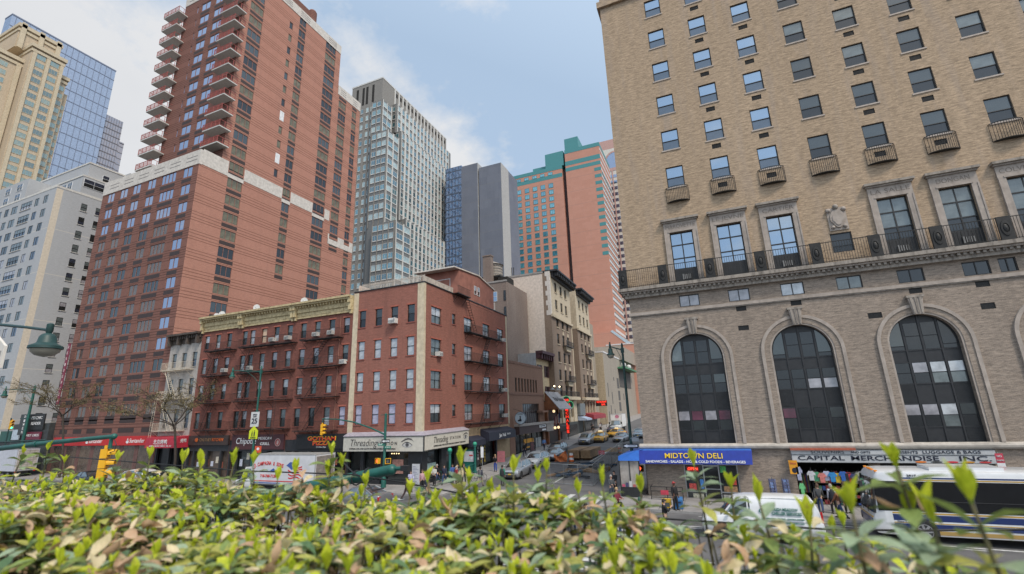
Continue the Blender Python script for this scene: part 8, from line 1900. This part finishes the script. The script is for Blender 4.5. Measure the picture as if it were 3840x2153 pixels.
    fm_ = M('fence_steel', (.30, .32, .33), .4, .4, .1)
    def fpanel(p, q_, h, lab):
        (x0, y0), (x1, y1) = p, q_; z0, z1 = ground_z(x0, y0), ground_z(x1, y1); T = thing('fence_panel', lab, 'fence', (x0, y0, z0), 0, 'steel mesh fence panels'); m = MB()
        def P(t, h_): return (x0+(x1-x0)*t, y0+(y1-y0)*t, z0+(z1-z0)*t+h_)
        for t in (0, .5, 1): m.tube(P(t, .03), P(t, h), .025, fm_, 6)
        for hh in (.1, h): m.tube(P(0, hh), P(1, hh), .022, fm_, 6)
        m.build('frame', T); m = MB(); L = math.hypot(x1-x0, y1-y0); n = int(L/.1)
        for i in range(1, n): m.tube(P(i/n, .1), P(i/n, h), .0035, fm_, 3, cap=False)
        for j in range(1, int(h/.15)): m.tube(P(0, .1+j*.15), P(1, .1+j*.15), .0035, fm_, 3, cap=False)
        m.build('mesh', T)
    fpanel((-16.6, 44.6), (-13.6, 43.4), 1.75, 'front left steel mesh fence panel across the dug up street'); fpanel((-13.6, 43.4), (-10.9, 43.4), 1.75, 'front right steel mesh fence panel across the dug up street')
    for k in range(4): y = 43.4+k*5.6; fpanel((-10.9-.3*k, y), (-11.2-.3*k, y+5.6), 1.8, 'steel mesh fence panel on the right of the works, %s from the front' % ['nearest', 'second', 'third', 'farthest'][k])
    T = thing('construction_debris', 'heap of planks, sheeting and tools inside the mesh fence', 'debris'); T.location = (-14, 50, ground_z(-14, 50)); q = MB(); rr = random.Random(5)
    for k in range(46):
        x = -15.6+rr.random()*4; y = 47+rr.random()*9; z = ground_z(x, y); c = [M('debris_grey', (.13, .14, .15), .8, var=.3), wdm, M('debris_dark', (.03, .035, .045), .8), M('debris_blue', (.03, .07, .12), .7)][rr.randrange(4)]; a = rr.random()*3; L = .3+rr.random()*1.2; q.prism([(x-L*math.cos(a), y-L*math.sin(a), z+.05), (x+L*math.cos(a), y+L*math.sin(a), z+.05), (x+L*math.cos(a), y+L*math.sin(a), z+.15+rr.random()*.3), (x-L*math.cos(a), y-L*math.sin(a), z+.2)], (-.3*math.sin(a), .3*math.cos(a), 0), c)
    q.build('heap', T); T['kind'] = 'stuff'
    T = thing('orange_netting', 'sagging orange safety netting left of the timber stacks', 'netting', (-18.2, 57.4, ground_z(-18, 57))); q = MB(); om = M('net_orange', (.55, .16, .05), .8, var=.35, scale=6); g = 9
    q.faces([(-18.9+.2*i, 57+.2*math.sin(i*1.3+j), ground_z(-18, 57)+.1+.13*j*(1-.35*math.sin(i*.7))) for j in range(8) for i in range(g)], [(j*g+i, j*g+i+1, (j+1)*g+i+1, (j+1)*g+i) for j in range(7) for i in range(g-1)], om); q.build('net', T, 0)
    for k, (x, y, lab) in enumerate(((-16.95, 57.6, 'orange and white barrel in front of the left timber stack'), (-12.7, 66, 'orange and white barrel at the far end of the right mesh fence'))):
        z = ground_z(x, y); T = thing('traffic_barrel', lab, 'barrel', (x, y, z), 0, 'orange traffic barrels'); og = M('barrel_orange', (.72, .15, .03), .5, var=.1)
        for j in range(4): q = MB(); q.lathe(x, y, [(.29-.02*j, z+.25*j+.02), (.28-.02*j, z+.25*j+.27)], og if j % 2 == 0 else wm, 14); q.build('band', T, 40)
        q = MB(); q.lathe(x, y, [(.36, z), (.36, z+.06), (.3, z+.08)], PLAST, 12); q.build('base', T)
    T = thing('red_notice', 'small red notice on a steel post beside the right timber stack', 'sign', (-13.05, 55, ground_z(-13, 55))); q = MB(); q.tube((-13.05, 55, .3), (-13.0, 55, 2.05), .035, fm_, 6); q.build('post', T); q = MB(); q.box(-12.95, -12.3, 54.95, 54.98, 1.57, 1.97, M('notice_red', (.48, .05, .08), .5)); p = q.build('plate', T); txt(p, 'NO PARKING', (-12.62, 54.94, 1.82), .11, wm, width=.5); txt(p, 'TOW ZONE', (-12.62, 54.94, 1.68), .11, wm, width=.45)
    T = thing('plank_pile', 'loose pale planks lying behind the right timber stack', 'timber', (-13.5, 66, ground_z(-13, 66))); q = MB()
    for k in range(6): q.box(-14.6+.12*k, -12.8+.1*k, 64.5+.35*k, 64.75+.35*k, 1.0+.06*k, 1.06+.06*k, M('plank_pale', (.42, .28, .14), .8, var=.2))
    q.build('planks', T)
    # deli corner: glass vestibule, ramp rails, boxes
    T = thing('glass_vestibule', 'narrow glazed stall with black frame under the left end of the blue awning', 'stall', (-7.2, 39, -.1)); q = MB()
    for x in (-7.62, -6.85, -6.1):
        for y in (38.9, 42.5): q.box(x-.035, x+.035, y-.035, y+.035, -.1, 2.65, FR_DK)
    q.box(-7.65, -6.06, 38.88, 38.95, -.1, .62, FR_DK); q.box(-7.65, -7.58, 38.95, 42.5, -.1, .62, FR_DK); q.box(-7.65, -6.06, 38.87, 38.95, .62, .7, FR_DK); q.build('frame', T)
    q = MB(); q.box(-7.58, -6.14, 38.91, 38.925, .7, 2.6, GLASS('vestibule_glass', (.34, .31, .28), .12, (.9, .95, 1), .05)); q.box(-7.625, -7.61, 38.95, 42.5, .7, 2.6, MATS['vestibule_glass']); q.build('pane', T)
    q = MB()
    for k in range(5): q.box(-7.5+k*.27, -7.3+k*.27, 38.86, 38.9, .72, .9+.12*(k % 3), M('goods_%d' % k, [(.5, .08, .15), (.05, .05, .12), (.5, .5, .5), (.4, .1, .1), (.1, .1, .3)][k], .6))
    q.build('goods', T)
    T = thing('ramp_railing', 'black pipe railing of the ramp in front of the deli wall', 'railing', (-5.2, 38.5, -.1)); q = MB()
    for z in (.84, .55, .12): q.tube((-5.35, 38.5, z), (-3.1, 38.5, z), .028, METAL_BK, 6)
    for x in (-5.35, -4.2, -3.1): q.tube((x, 38.5, -.12), (x, 38.5, .84), .028, METAL_BK, 6)
    q.tube((-5.35, 38.5, .84), (-5.35, 39.7, .84), .028, METAL_BK, 6)
    for z in (.6, .12): q.tube((-1.6, 37.6, z), (.9, 37.6, z), .025, METAL_BK, 6)
    for x in (-1.6, -.4, .9): q.tube((x, 37.6, -.3), (x, 37.6, .6), .025, METAL_BK, 6)
    q.build('rails', T); q = MB(); q.box(-4.65, -4.1, 38.45, 38.48, .3, .62, M('notice_red', (.48, .05, .08), .5)); q.build('notice', T)
    T = thing('mail_box', 'blue mail relay box on the pavement in front of the deli', 'mailbox', (-3.25, 35.8, -.2)); q = MB(); bl = M('mail_blue', (.03, .14, .34), .45, var=.1)
    q.prism([(-3.57, 35.5, -.05)] + [(-3.57, 35.8+.3*math.cos(PI-PI*i/8), .45+.22*math.sin(PI*i/8)) for i in range(9)] + [(-3.57, 36.1, -.05)], (.62, 0, 0), bl); q.build('box', T, 40); q = MB(); q.box(-3.5, -3.02, 35.48, 35.5, .32, .4, M('mail_slot', (.02, .04, .1), .5)); q.build('slot', T)
    q = MB()
    for x in (-3.5, -3.05): q.box(x-.04, x+.04, 35.6, 36.0, -.2, -.05, bl)
    q.build('leg', T)
    T = thing('news_box', 'bright yellow newspaper box left of the blue mail box', 'newspaper box', (-4.0, 35.8, -.2)); q = MB(); q.prism([(-4.3, 35.55, -.05), (-4.3, 35.55, .35), (-4.3, 35.7, .48), (-4.3, 36.05, .48), (-4.3, 36.05, -.05)], (.58, 0, 0), M('news_yellow', (.72, .42, .01), .5)); q.build('box', T); q = MB(); q.box(-4.22, -3.8, 35.53, 35.55, .05, .3, CAR_GLASS); q.build('pane', T); q = MB(); q.box(-4.15, -3.87, 35.7, 35.9, -.2, -.05, PLAST); q.build('stand', T)
    # postcard racks and goods of the souvenir shop
    rg = random.Random(3)
    for k, x in enumerate((2.87, 3.68)):
        T = thing('postcard_rack', ['left postcard rack standing against the tan wall', 'right postcard rack standing against the tan wall'][k], 'postcard rack', (x, 39.4, -.3), 0, 'postcard racks'); q = MB(); q.tube((x, 39.4, -.3), (x, 39.4, 1.55), .03, CHROME, 6); q.lathe(x, 39.4, [(.25, -.3), (.25, -.26), (.03, -.22)], PLAST, 12); q.build('stand', T)
        q = MB()
        for r in range(7):
            for i in range(6):
                a = 2*PI*i/6+.3; cx, cy = x+.2*math.cos(a), 39.4+.2*math.sin(a); tx, ty = -math.sin(a)*.085, math.cos(a)*.085; z = .05+r*.2
                q.prism([(cx-tx, cy-ty, z), (cx+tx, cy+ty, z), (cx+tx, cy+ty, z+.17), (cx-tx, cy-ty, z+.17)], (.006*math.cos(a), .006*math.sin(a), 0), M('card_%d' % rg.randrange(5), [(.5, .5, .54), (.2, .28, .5), (.5, .2, .2), (.45, .42, .38), (.12, .14, .25)][rg.randrange(5)], .5, var=.4, scale=14))
        q.build('cards', T)
    def shirt(x, z, y, col, lab, w=.42, h=.62):
        m = M('goods_cloth_%.2f%.2f%.2f' % col, col, .85, var=.3, scale=6); T = thing('hanging_shirt', lab, 'shirt', (x, y, z), 0, 'hanging shirts in the souvenir shop'); q = MB()
        q.prism([(x-w*.33, y, z), (x+w*.33, y, z), (x+w*.33, y, z+h*.62), (x+w*.55, y, z+h*.5), (x+w*.62, y, z+h*.7), (x+w*.3, y, z+h), (x+w*.1, y, z+h*.95), (x-w*.1, y, z+h*.95), (x-w*.3, y, z+h), (x-w*.62, y, z+h*.7), (x-w*.55, y, z+h*.5), (x-w*.33, y, z+h*.62)], (0, .05, 0), m); q.build('cloth', T)
        q = MB(); q.path([(x-w*.2, y+.025, z+h*.95), (x, y+.025, z+h*1.06), (x+w*.2, y+.025, z+h*.95)], .008, CHROME, 4); q.tube((x, y+.025, z+h*1.06), (x, y+.025, z+h*1.06+.12), .006, CHROME, 4); q.build('hanger', T)
    cs = [((.5, .5, .52), 'white'), ((.08, .30, .16), 'green'), ((.55, .18, .16), 'salmon'), ((.42, .46, .6), 'pale blue'), ((.03, .22, .5), 'bright blue'), ((.6, .42, .04), 'yellow'), ((.03, .12, .4), 'royal blue'), ((.5, .04, .06), 'red'), ((.04, .05, .14), 'navy'), ((.34, .34, .36), 'grey'), ((.05, .2, .45), 'cobalt')]
    for k, (c, n) in enumerate(cs): shirt(5.35+k*.31, 1.35-.06*(k % 3), 39.55+.1*(k % 2), c, '%s shirt hanging in the souvenir shop opening, %s' % (n, ['first from the left', 'second from the left', 'third from the left', 'fourth from the left', 'fifth from the left', 'in the middle', 'just right of the middle', 'fifth from the right', 'third from the right', 'second from the right', 'last on the right'][k]))
    shirt(4.62, 1.35, 39.5, (.36, .38, .5), 'lilac shirt hanging on the left door frame of the souvenir shop', .36, .9); shirt(8.75, 1.75, 39.5, (.5, .52, .1), 'yellow and white top hanging on the brick pier of the souvenir shop', .34, .6); shirt(4.66, .3, 39.45, (.15, .5, .2), 'bright green scarf top hanging low on the left door frame', .3, .9)
    T = thing('goods_shelf', 'crowded dark shelf of caps and trinkets inside the souvenir shop', 'shelf', (6.8, 40.6, -.42)); q = MB()
    for r in range(5): q.box(5.5, 8.6, 40.4, 40.9, -.3+r*.45, -.27+r*.45, PLAST)
    for x in (5.5, 8.57): q.box(x, x+.03, 40.4, 40.9, -.42, 2.1, PLAST)
    q.build('shelf', T); q = MB()
    for r in range(5):
        for i in range(14):
            x = 5.55+i*.215+rg.random()*.03; hgt = .12+rg.random()*.22; q.box(x, x+.18, 40.38+rg.random()*.05, 40.6, -.27+r*.45, -.27+r*.45+hgt, M('trinket_%d' % rg.randrange(8), [(.05, .05, .06), (.3, .3, .32), (.35, .06, .06), (.05, .1, .3), (.4, .32, .15), (.1, .25, .15), (.02, .02, .025), (.45, .45, .42)][rg.randrange(8)], .6, var=.4, scale=10))
    q.build('trinkets', T, kind='stuff')
    T = thing('clothes_rail', 'dark clothes rail crammed with garments at the left inside the souvenir shop', 'clothes rail', (4.9, 41, -.42)); q = MB(); q.tube((4.7, 41, 1.6), (5.4, 41, 1.6), .02, CHROME, 6)
    for x in (4.7, 5.4): q.tube((x, 41, -.42), (x, 41, 1.6), .02, CHROME, 6)
    q.build('rail', T); q = MB()
    for i in range(9): q.box(4.72+i*.075, 4.76+i*.075, 40.75, 41.25, .4, 1.55, M('trinket_%d' % (i % 8), (.05, .05, .06), .6))
    q.build('garments', T, kind='stuff')
    T = thing('display_rack', 'black angled display rack with pink lettering beside the bus front', 'display rack', (8.75, 39.0, -.35)); q = MB(); q.prism([(8.4, 39.2, -.35), (9.3, 39.2, -.35), (9.15, 39.2, 1.3), (8.5, 39.2, 1.3)], (0, .25, 0), PLAST); q.build('body', T); q = MB(); q.box(8.5, 9.2, 39.15, 39.19, .55, .65, M('pink_strip', (.5, .2, .28), .6)); q.box(8.5, 9.1, 39.15, 39.19, 1.35, 1.5, MATS['ac_grey']); q.build('lettering', T)
    T = thing('orange_sign', 'small orange sign with a black emblem on the left edge of the souvenir shop', 'sign', (4.3, 39.5, 2.1)); q = MB(); q.box(4.1, 4.62, 39.5, 39.53, 1.75, 2.65, M('orange_plate', (.68, .30, .02), .5)); p = q.build('plate', T); q = MB(); q.prism([(4.38+.15*math.cos(2*PI*i/12), 39.495, 2.0+.17*math.sin(2*PI*i/12)) for i in range(12)], (0, -.008, 0), bk); q.build('emblem', p); txt(p, 'SALE', (4.36, 39.49, 2.45), .17, M('notice_red', (.48, .05, .08), .5), width=.38)
    T = thing('parking_notice', 'red and white notice on a post at the right end of the shop sign', 'sign', (14.05, 36, -.3)); q = MB(); q.tube((14.1, 36.05, -.4), (14.1, 36.05, 3.5), .03, MATS['galvanised'], 6); q.build('post', T); q = MB(); q.box(13.95, 14.3, 35.99, 36.01, 2.95, 3.45, M('notice_red', (.48, .05, .08), .5)); q.box(13.95, 14.3, 35.99, 36.01, 2.2, 2.94, wm); p = q.build('plate', T); txt(p, 'NO', (14.12, 35.98, 3.3), .15, wm, width=.2); txt(p, 'STANDING', (14.12, 35.98, 3.08), .1, wm, width=.3); txt(p, 'BUS', (14.12, 35.98, 2.7), .14, MATS['notice_red'], width=.22)
    # wires
    T = thing('overhead_wire', 'thin dark cable sagging across the street in front of the hedge', 'cable', (-1, 6, 5.5)); q = MB()
    q.path([(-14, 6, 6.1), (-7.64, 6, 5.86), (-5.23, 6, 5.84), (-4.27, 6, 5.75), (-3.09, 6, 5.6), (-1.83, 6, 5.5), (-.7, 6, 5.45), (.84, 6, 5.43), (1.6, 6, 5.46), (5, 6, 5.7), (12, 6, 6.3)], .011, METAL_BK, 6); q.build('cable', T)
furniture()
# ------------------------------------------------------------------ street trees
def tree(x, y, label, lean, fork, spread, top, seed):
    r = random.Random(seed); z0 = ground_z(x, y)+.14
    T = thing('street_tree', label, 'tree', (x, y, z0), 0, 'bare street trees along the left pavement')
    bark = M('bark', (.05, .038, .03), .9, var=.3, scale=5); bud = LEAF('bud_leaf', (.29, .25, .10), (.20, .15, .07), .6, .3)
    q = MB(); F = Vector((x+lean[0], y+lean[1], fork)); q.path([(x, y, z0), (x+lean[0]*.15, y, z0+(fork-z0)*.4), (x+lean[0]*.6, y+lean[1]*.6, z0+(fork-z0)*.75), F], [.17, .14, .125, .115], bark, 8); q.build('trunk', T, 60)
    b = MB(); tips = []
    def grow(p, d, L, rad, lev):
        pts = [p]; q_ = p; dd = d.copy()
        for k in range(3):
            dd = (dd+Vector((r.gauss(0, .16), r.gauss(0, .16), r.gauss(.02, .10)))).normalized(); q_ = q_+dd*L/3; pts.append(q_)
        b.path(pts, [max(rad, .018), max(rad*.85, .017), max(rad*.7, .016), max(rad*.5, .014)], bark, 5 if lev < 2 else 3)
        if lev >= 2: tips.extend(pts[1:])
        if lev == 4: return
        for k in range(3 if lev < 3 else 2+(r.random() < .5)):
            a = pts[1+(k % 3)] if lev else pts[[3, 2, 3][k]]
            nd = (dd+Vector((r.uniform(-1, 1), r.uniform(-1, 1), r.uniform(-.35, .55)))*.75).normalized(); nd.z *= .6 if lev > 0 else 1; nd.z += .06*lev*(-1 if a.z > top-.6 else 1)*.5; nd.normalize()
            grow(a, nd, L*r.uniform(.55, .78), rad*.55, lev+1)
    n = 6
    for k in range(n):
        a = 2*PI*k/n+r.uniform(-.3, .3); d = Vector((math.cos(a)*spread[0], math.sin(a)*spread[1], r.uniform(.40, 1.1))).normalized(); grow(F-Vector((0, 0, r.random()*.6)), d, 2.6*spread[2]*r.uniform(.85, 1.15), .07, 0)
    b.build('branches', T)
    g = MB()
    for t in tips:
        for k in range(3):
            c = t+Vector((r.gauss(0, .12), r.gauss(0, .12), r.gauss(0, .1))); u = Vector((r.gauss(0, 1), r.gauss(0, 1), r.gauss(0, 1))).normalized(); w = u.orthogonal().normalized(); s = r.uniform(.03, .07)
            g.poly([c-u*s, c+w*s*.6, c+u*s, c-w*s*.6], bud)
    g.build('buds', T, kind='stuff')
tree(-81.2, 37.2, 'bare budding street tree with a leaning trunk in front of the brick tower', (-2.2, 0, 0), 8.3, (1.15, .7, 1.25), 11.5, 4)
tree(-58.0, 37.2, 'bare budding street tree in front of the grey stucco house and its cream fire escape', (-1.2, 0, 0), 6.4, (1.25, .7, 1.35), 11.6, 9)

# ------------------------------------------------------------------ terrace, planter and hedge
def hedge():
    r = random.Random(21)
    conc = M('terrace_concrete', (.30, .29, .27), .85, var=.2)
    q = MB(); q.box(-14, 6, -6, 2.25, 4.7, 5.08, conc); q.build('terrace', kind='structure')
    T = thing('planter', 'long concrete planter trough holding the hedge along the terrace edge', 'planter', (-3, 1.4, 5.08)); q = MB()
    q.box(-13, 5, .45, .5, 5.08, 5.75, conc); q.box(-13, 5, 2.15, 2.2, 5.08, 5.75, conc); q.box(-13, -12.95, .5, 2.15, 5.08, 5.75, conc); q.box(4.95, 5, .5, 2.15, 5.08, 5.75, conc); q.build('trough', T)
    q = MB(); q.box(-12.94, 4.94, .51, 2.14, 5.3, 5.7, M('soil', (.028, .02, .014), .95, var=.4, scale=9)); q.build('soil', T)
    H = thing('hedge', 'yellow green leafy hedge with withered tan leaves along the terrace edge in the foreground', 'hedge', (-3, 1.4, 5.7))
    LD = LEAF('leaf_dark', (.06, .12, .05), (.11, .185, .08), .35, .2); LM = LEAF('leaf_mid', (.155, .22, .06), (.24, .31, .09), .38, .25); LO = LEAF('leaf_olive', (.36, .38, .075), (.50, .47, .13), .42, .3)
    LG = LEAF('leaf_grey', (.20, .29, .18), (.34, .41, .26), .4, .2); LL = LEAF('leaf_lime', (.46, .56, .025), (.60, .63, .05), .45, .38); LW = LEAF('leaf_withered', (.58, .41, .265), (.40, .235, .135), .75, .2); LP = LEAF('leaf_pale', (.66, .58, .33), (.70, .55, .37), .6, .25)
    STM = M('hedge_stem', (.085, .075, .03), .8, var=.3, scale=20); STG = M('hedge_stem_green', (.22, .30, .04), .6, var=.2, scale=20)
    def leaf(mb, p, az, el, L, w, curl, mat, fold=.25, twist=0., n=5, wav=0.):
        ca, sa = math.cos(az), math.sin(az); pos = Vector(p); e = el; vs = []; side0 = Vector((-sa, ca, 0))
        for i in range(n+1):
            t = i/n; d = Vector((ca*math.cos(e), sa*math.cos(e), math.sin(e))); nrm = side0.cross(d)*-1
            tw = twist*t; side = side0*math.cos(tw)+nrm*math.sin(tw); nn = nrm*math.cos(tw)-side0*math.sin(tw)
            ww = w*(math.sin(PI*min(1, t*.86+.06))**.8)*(.45+.75*t if t < .6 else .9-(t-.6)*.9) if i < n else .0008
            ww = max(ww, .0012); up = nn*(fold*ww+wav*math.sin(t*9)*w)
            vs += [pos-side*ww+up, pos, pos+side*ww+up]
            pos = pos+d*(L/n); e -= curl/n
        fs = []
        for i in range(n):
            a = i*3; fs += [(a, a+1, a+4, a+3), (a+1, a+2, a+5, a+4)]
        mb.faces(vs, fs, mat)
    def zt(x, y): return 6.30+.035*math.sin(x*2.1+y)+.03*math.sin(x*5.3-y*3)+.02*math.sin(y*7)-.05*max(0, (y-2.0)/.3)-.10*min(1, max(0, (x+.75)/.9))
    fol, wit, stm = MB(), MB(), MB()
    def whorl(mb, p, k, kind, s=1.):
        a0 = r.random()*6.28
        for i in range(k):
            az = a0+i*2.4+r.uniform(-.25, .25); el = r.uniform(-.05, .75)
            mat = kind if kind else r.choices([LD, LM, LO, LG, LL, LP], [15, 20, 29, 15, 9, 12])[0]
            leaf(mb, (p[0], p[1], p[2]-r.random()*.02), az, el, s*r.uniform(.055, .088), s*r.uniform(.015, .022), r.uniform(.2, 1.1), mat, r.uniform(.1, .45), r.uniform(-.4, .4))
    def buds(mb, p, s=1., k=None):
        k = k or r.randint(2, 4); a0 = r.random()*6.28
        for i in range(k): leaf(mb, p, a0+i*2*PI/k+r.uniform(-.3, .3), r.uniform(1.05, 1.45), s*r.uniform(.032, .056), s*r.uniform(.008, .0135), r.uniform(-.5, .35), LL, r.uniform(.5, .9), r.uniform(-.4, .4), 5)
    def dead(mb, p, k, s=1.):
        for i in range(k): leaf(mb, (p[0]+r.gauss(0, .012), p[1]+r.gauss(0, .012), p[2]+r.gauss(0, .012)), r.random()*6.28, r.uniform(-.9, .7), s*r.uniform(.05, .09), s*r.uniform(.014, .026), r.uniform(-1.6, 2.4), LW if r.random() < .62 else LP, r.uniform(.1, 1.0), r.uniform(-1.4, 1.4), 6, r.uniform(0, .12))
    dens = lambda x: 1. if x < -.9 else max(.30, 1-.62*(x+.9))
    N_ = 5600
    for i in range(N_):
        x = -9.2+11.9*(r.random()**.72); y = r.uniform(.5, 2.25)
        if math.hypot(x, y) < .62 or r.random() > dens(x): continue
        z = zt(x, y)-abs(r.gauss(0, .055)); c = (x, y, z)
        if x < -4.5 and r.random() < .35: continue
        far = x < -3.5
        u = r.random()
        patch = .5+.5*math.sin(x*3.1+1.3*math.sin(y*4))*math.sin(y*5.1+x)
        if u < .10+.28*patch: dead(wit, c, r.randint(2, 4 if not far else 3), 1.05)
        else:
            whorl(fol, c, r.randint(4, 7) if not far else 5, None, r.uniform(.85, 1.2))
            if r.random() < .46: buds(fol, (x, y, z+.006), r.uniform(.8, 1.2))
        if r.random() < .6: stm.path([(x+r.gauss(0, .03), y+r.gauss(0, .03), z-.3), (x+r.gauss(0, .01), y, z-.12), c], [.004, .0033, .0026], STM, 4)
    # deeper storey so gaps read as stems and shaded leaves
    for i in range(1500):
        x = -9+11.6*(r.random()**.75); y = r.uniform(.5, 2.2)
        if math.hypot(x, y) < .6 or r.random() > dens(x)*.9: continue
        z = zt(x, y)-r.uniform(.12, .42)
        if r.random() < .3: dead(wit, (x, y, z), 2)
        else: whorl(fol, (x, y, z), 4, None, 1.1)
    for i in range(420):
        x = -5+7.6*r.random(); y = r.uniform(.6, 2.2)
        if r.random() < dens(x): stm.path([(x+r.gauss(0, .05), y+r.gauss(0, .05), 5.65), (x+r.gauss(0, .03), y, 5.95), (x, y, zt(x, y)-.05)], [.006, .005, .003], STM, 5)
    fol.build('foliage', H, 0, kind='stuff'); wit.build('withered_leaves', H, 0, kind='stuff'); stm.build('stems', H, 0, kind='stuff')
    tall = [(.41, 1.58, 6.58, 3), (.44, 1.28, 6.56, 2), (.01, 2.2, 6.43, 1), (-.12, 2.19, 6.51, 1), (-.34, 2.15, 6.42, 1), (-.45, 1.93, 6.47, 1), (-.6, 2.11, 6.40, 1), (-.74, 2.11, 6.49, 2), (-.78, 2.1, 6.45, 1), (-.79, 1.85, 6.52, 2), (-1.08, 2.01, 6.44, 1), (-1.11, 1.99, 6.53, 2), (-1.41, 2.18, 6.42, 1), (-1.82, 2.2, 6.39, 1), (-2.07, 2.2, 6.55, 3), (-1.88, 2.08, 6.5, 1), (-2.15, 2.02, 6.47, 1), (-2.15, 1.91, 6.46, 1), (-2.31, 1.77, 6.54, 1), (-2.56, 1.77, 6.55, 1), (-3.1, 2.03, 6.52, 1), (-3.28, 1.94, 6.55, 2), (-3.68, 1.98, 6.53, 1), (-4.77, 2.2, 6.48, 1), (-4.75, 2.07, 6.59, 3), (-5.14, 2.09, 6.56, 3), (.09, 1.89, 6.44, 2), (.21, 1.76, 6.40, 1), (.24, 1.3, 6.52, 2), (.42, 1.6, 6.46, 1), (.38, 1.31, 6.51, 2), (-1.53, 2.2, 6.36, 1), (-1.06, 2.2, 6.37, 1), (-2.68, 2.19, 6.5, 1), (-3.18, 2.2, 6.46, 1), (-2.09, 2.2, 6.44, 1)]
    while len(tall) < 98:
        x = -4.6+5.3*r.random(); y = r.uniform(.85, 2.2)
        if math.hypot(x, y) < .95: continue
        tall.append((x, y, zt(x, y)+r.uniform(.02, .10), r.choice([1, 1, 1, 2, 4])))
    done = []
    for x, y, z, kind in tall:
        big = 1.12 if len(done) < 36 else 1.0; done.append(1); s = r.uniform(.95, 1.2)*(1.15 if big > 1 else 1); bx, by = x+r.gauss(0, .02), y+r.gauss(0, .02); zl = z-.055*s
        q = MB(); q.path([(bx, by, z-.42), (bx*.5+x*.5, by*.5+y*.5, z-.2), (x, y, zl)], [.0052, .0045, .0030], STM, 6)
        if kind != 4: q.path([(x, y, zl), (x, y, zl+.016*s)], [.003, .0026], STG, 6)
        whorl(q, (x, y, zl-.035*s), r.randint(4, 6), r.choice([LD, LM, LG, LG, LM]) if kind != 3 else LM, s*(1.0 if kind != 3 else 1.25))
        if big > 1:
            for dz in (.075, .125, .18): whorl(q, (x*(1-dz)+bx*dz, y, zl-dz*s), r.randint(3, 5), r.choice([None, LM, LG, LO]), s*1.15)
        elif kind in (2, 3): whorl(q, (x, y, zl-.11*s), r.randint(4, 6), None, s*1.15)
        if r.random() < .3: dead(q, (x, y, zl-.06), 2, .9)
        o = q.build('shoot', H, 0)
        if kind == 4: q = MB(); dead(q, (x, y, zl), 6, 1.1); q.build('withered_head', o, 0)
        else: q = MB(); buds(q, (x, y, zl+.004), s*1.2*big, 4 if kind < 3 else 3); q.build('new_leaves', o, 0)
hedge()
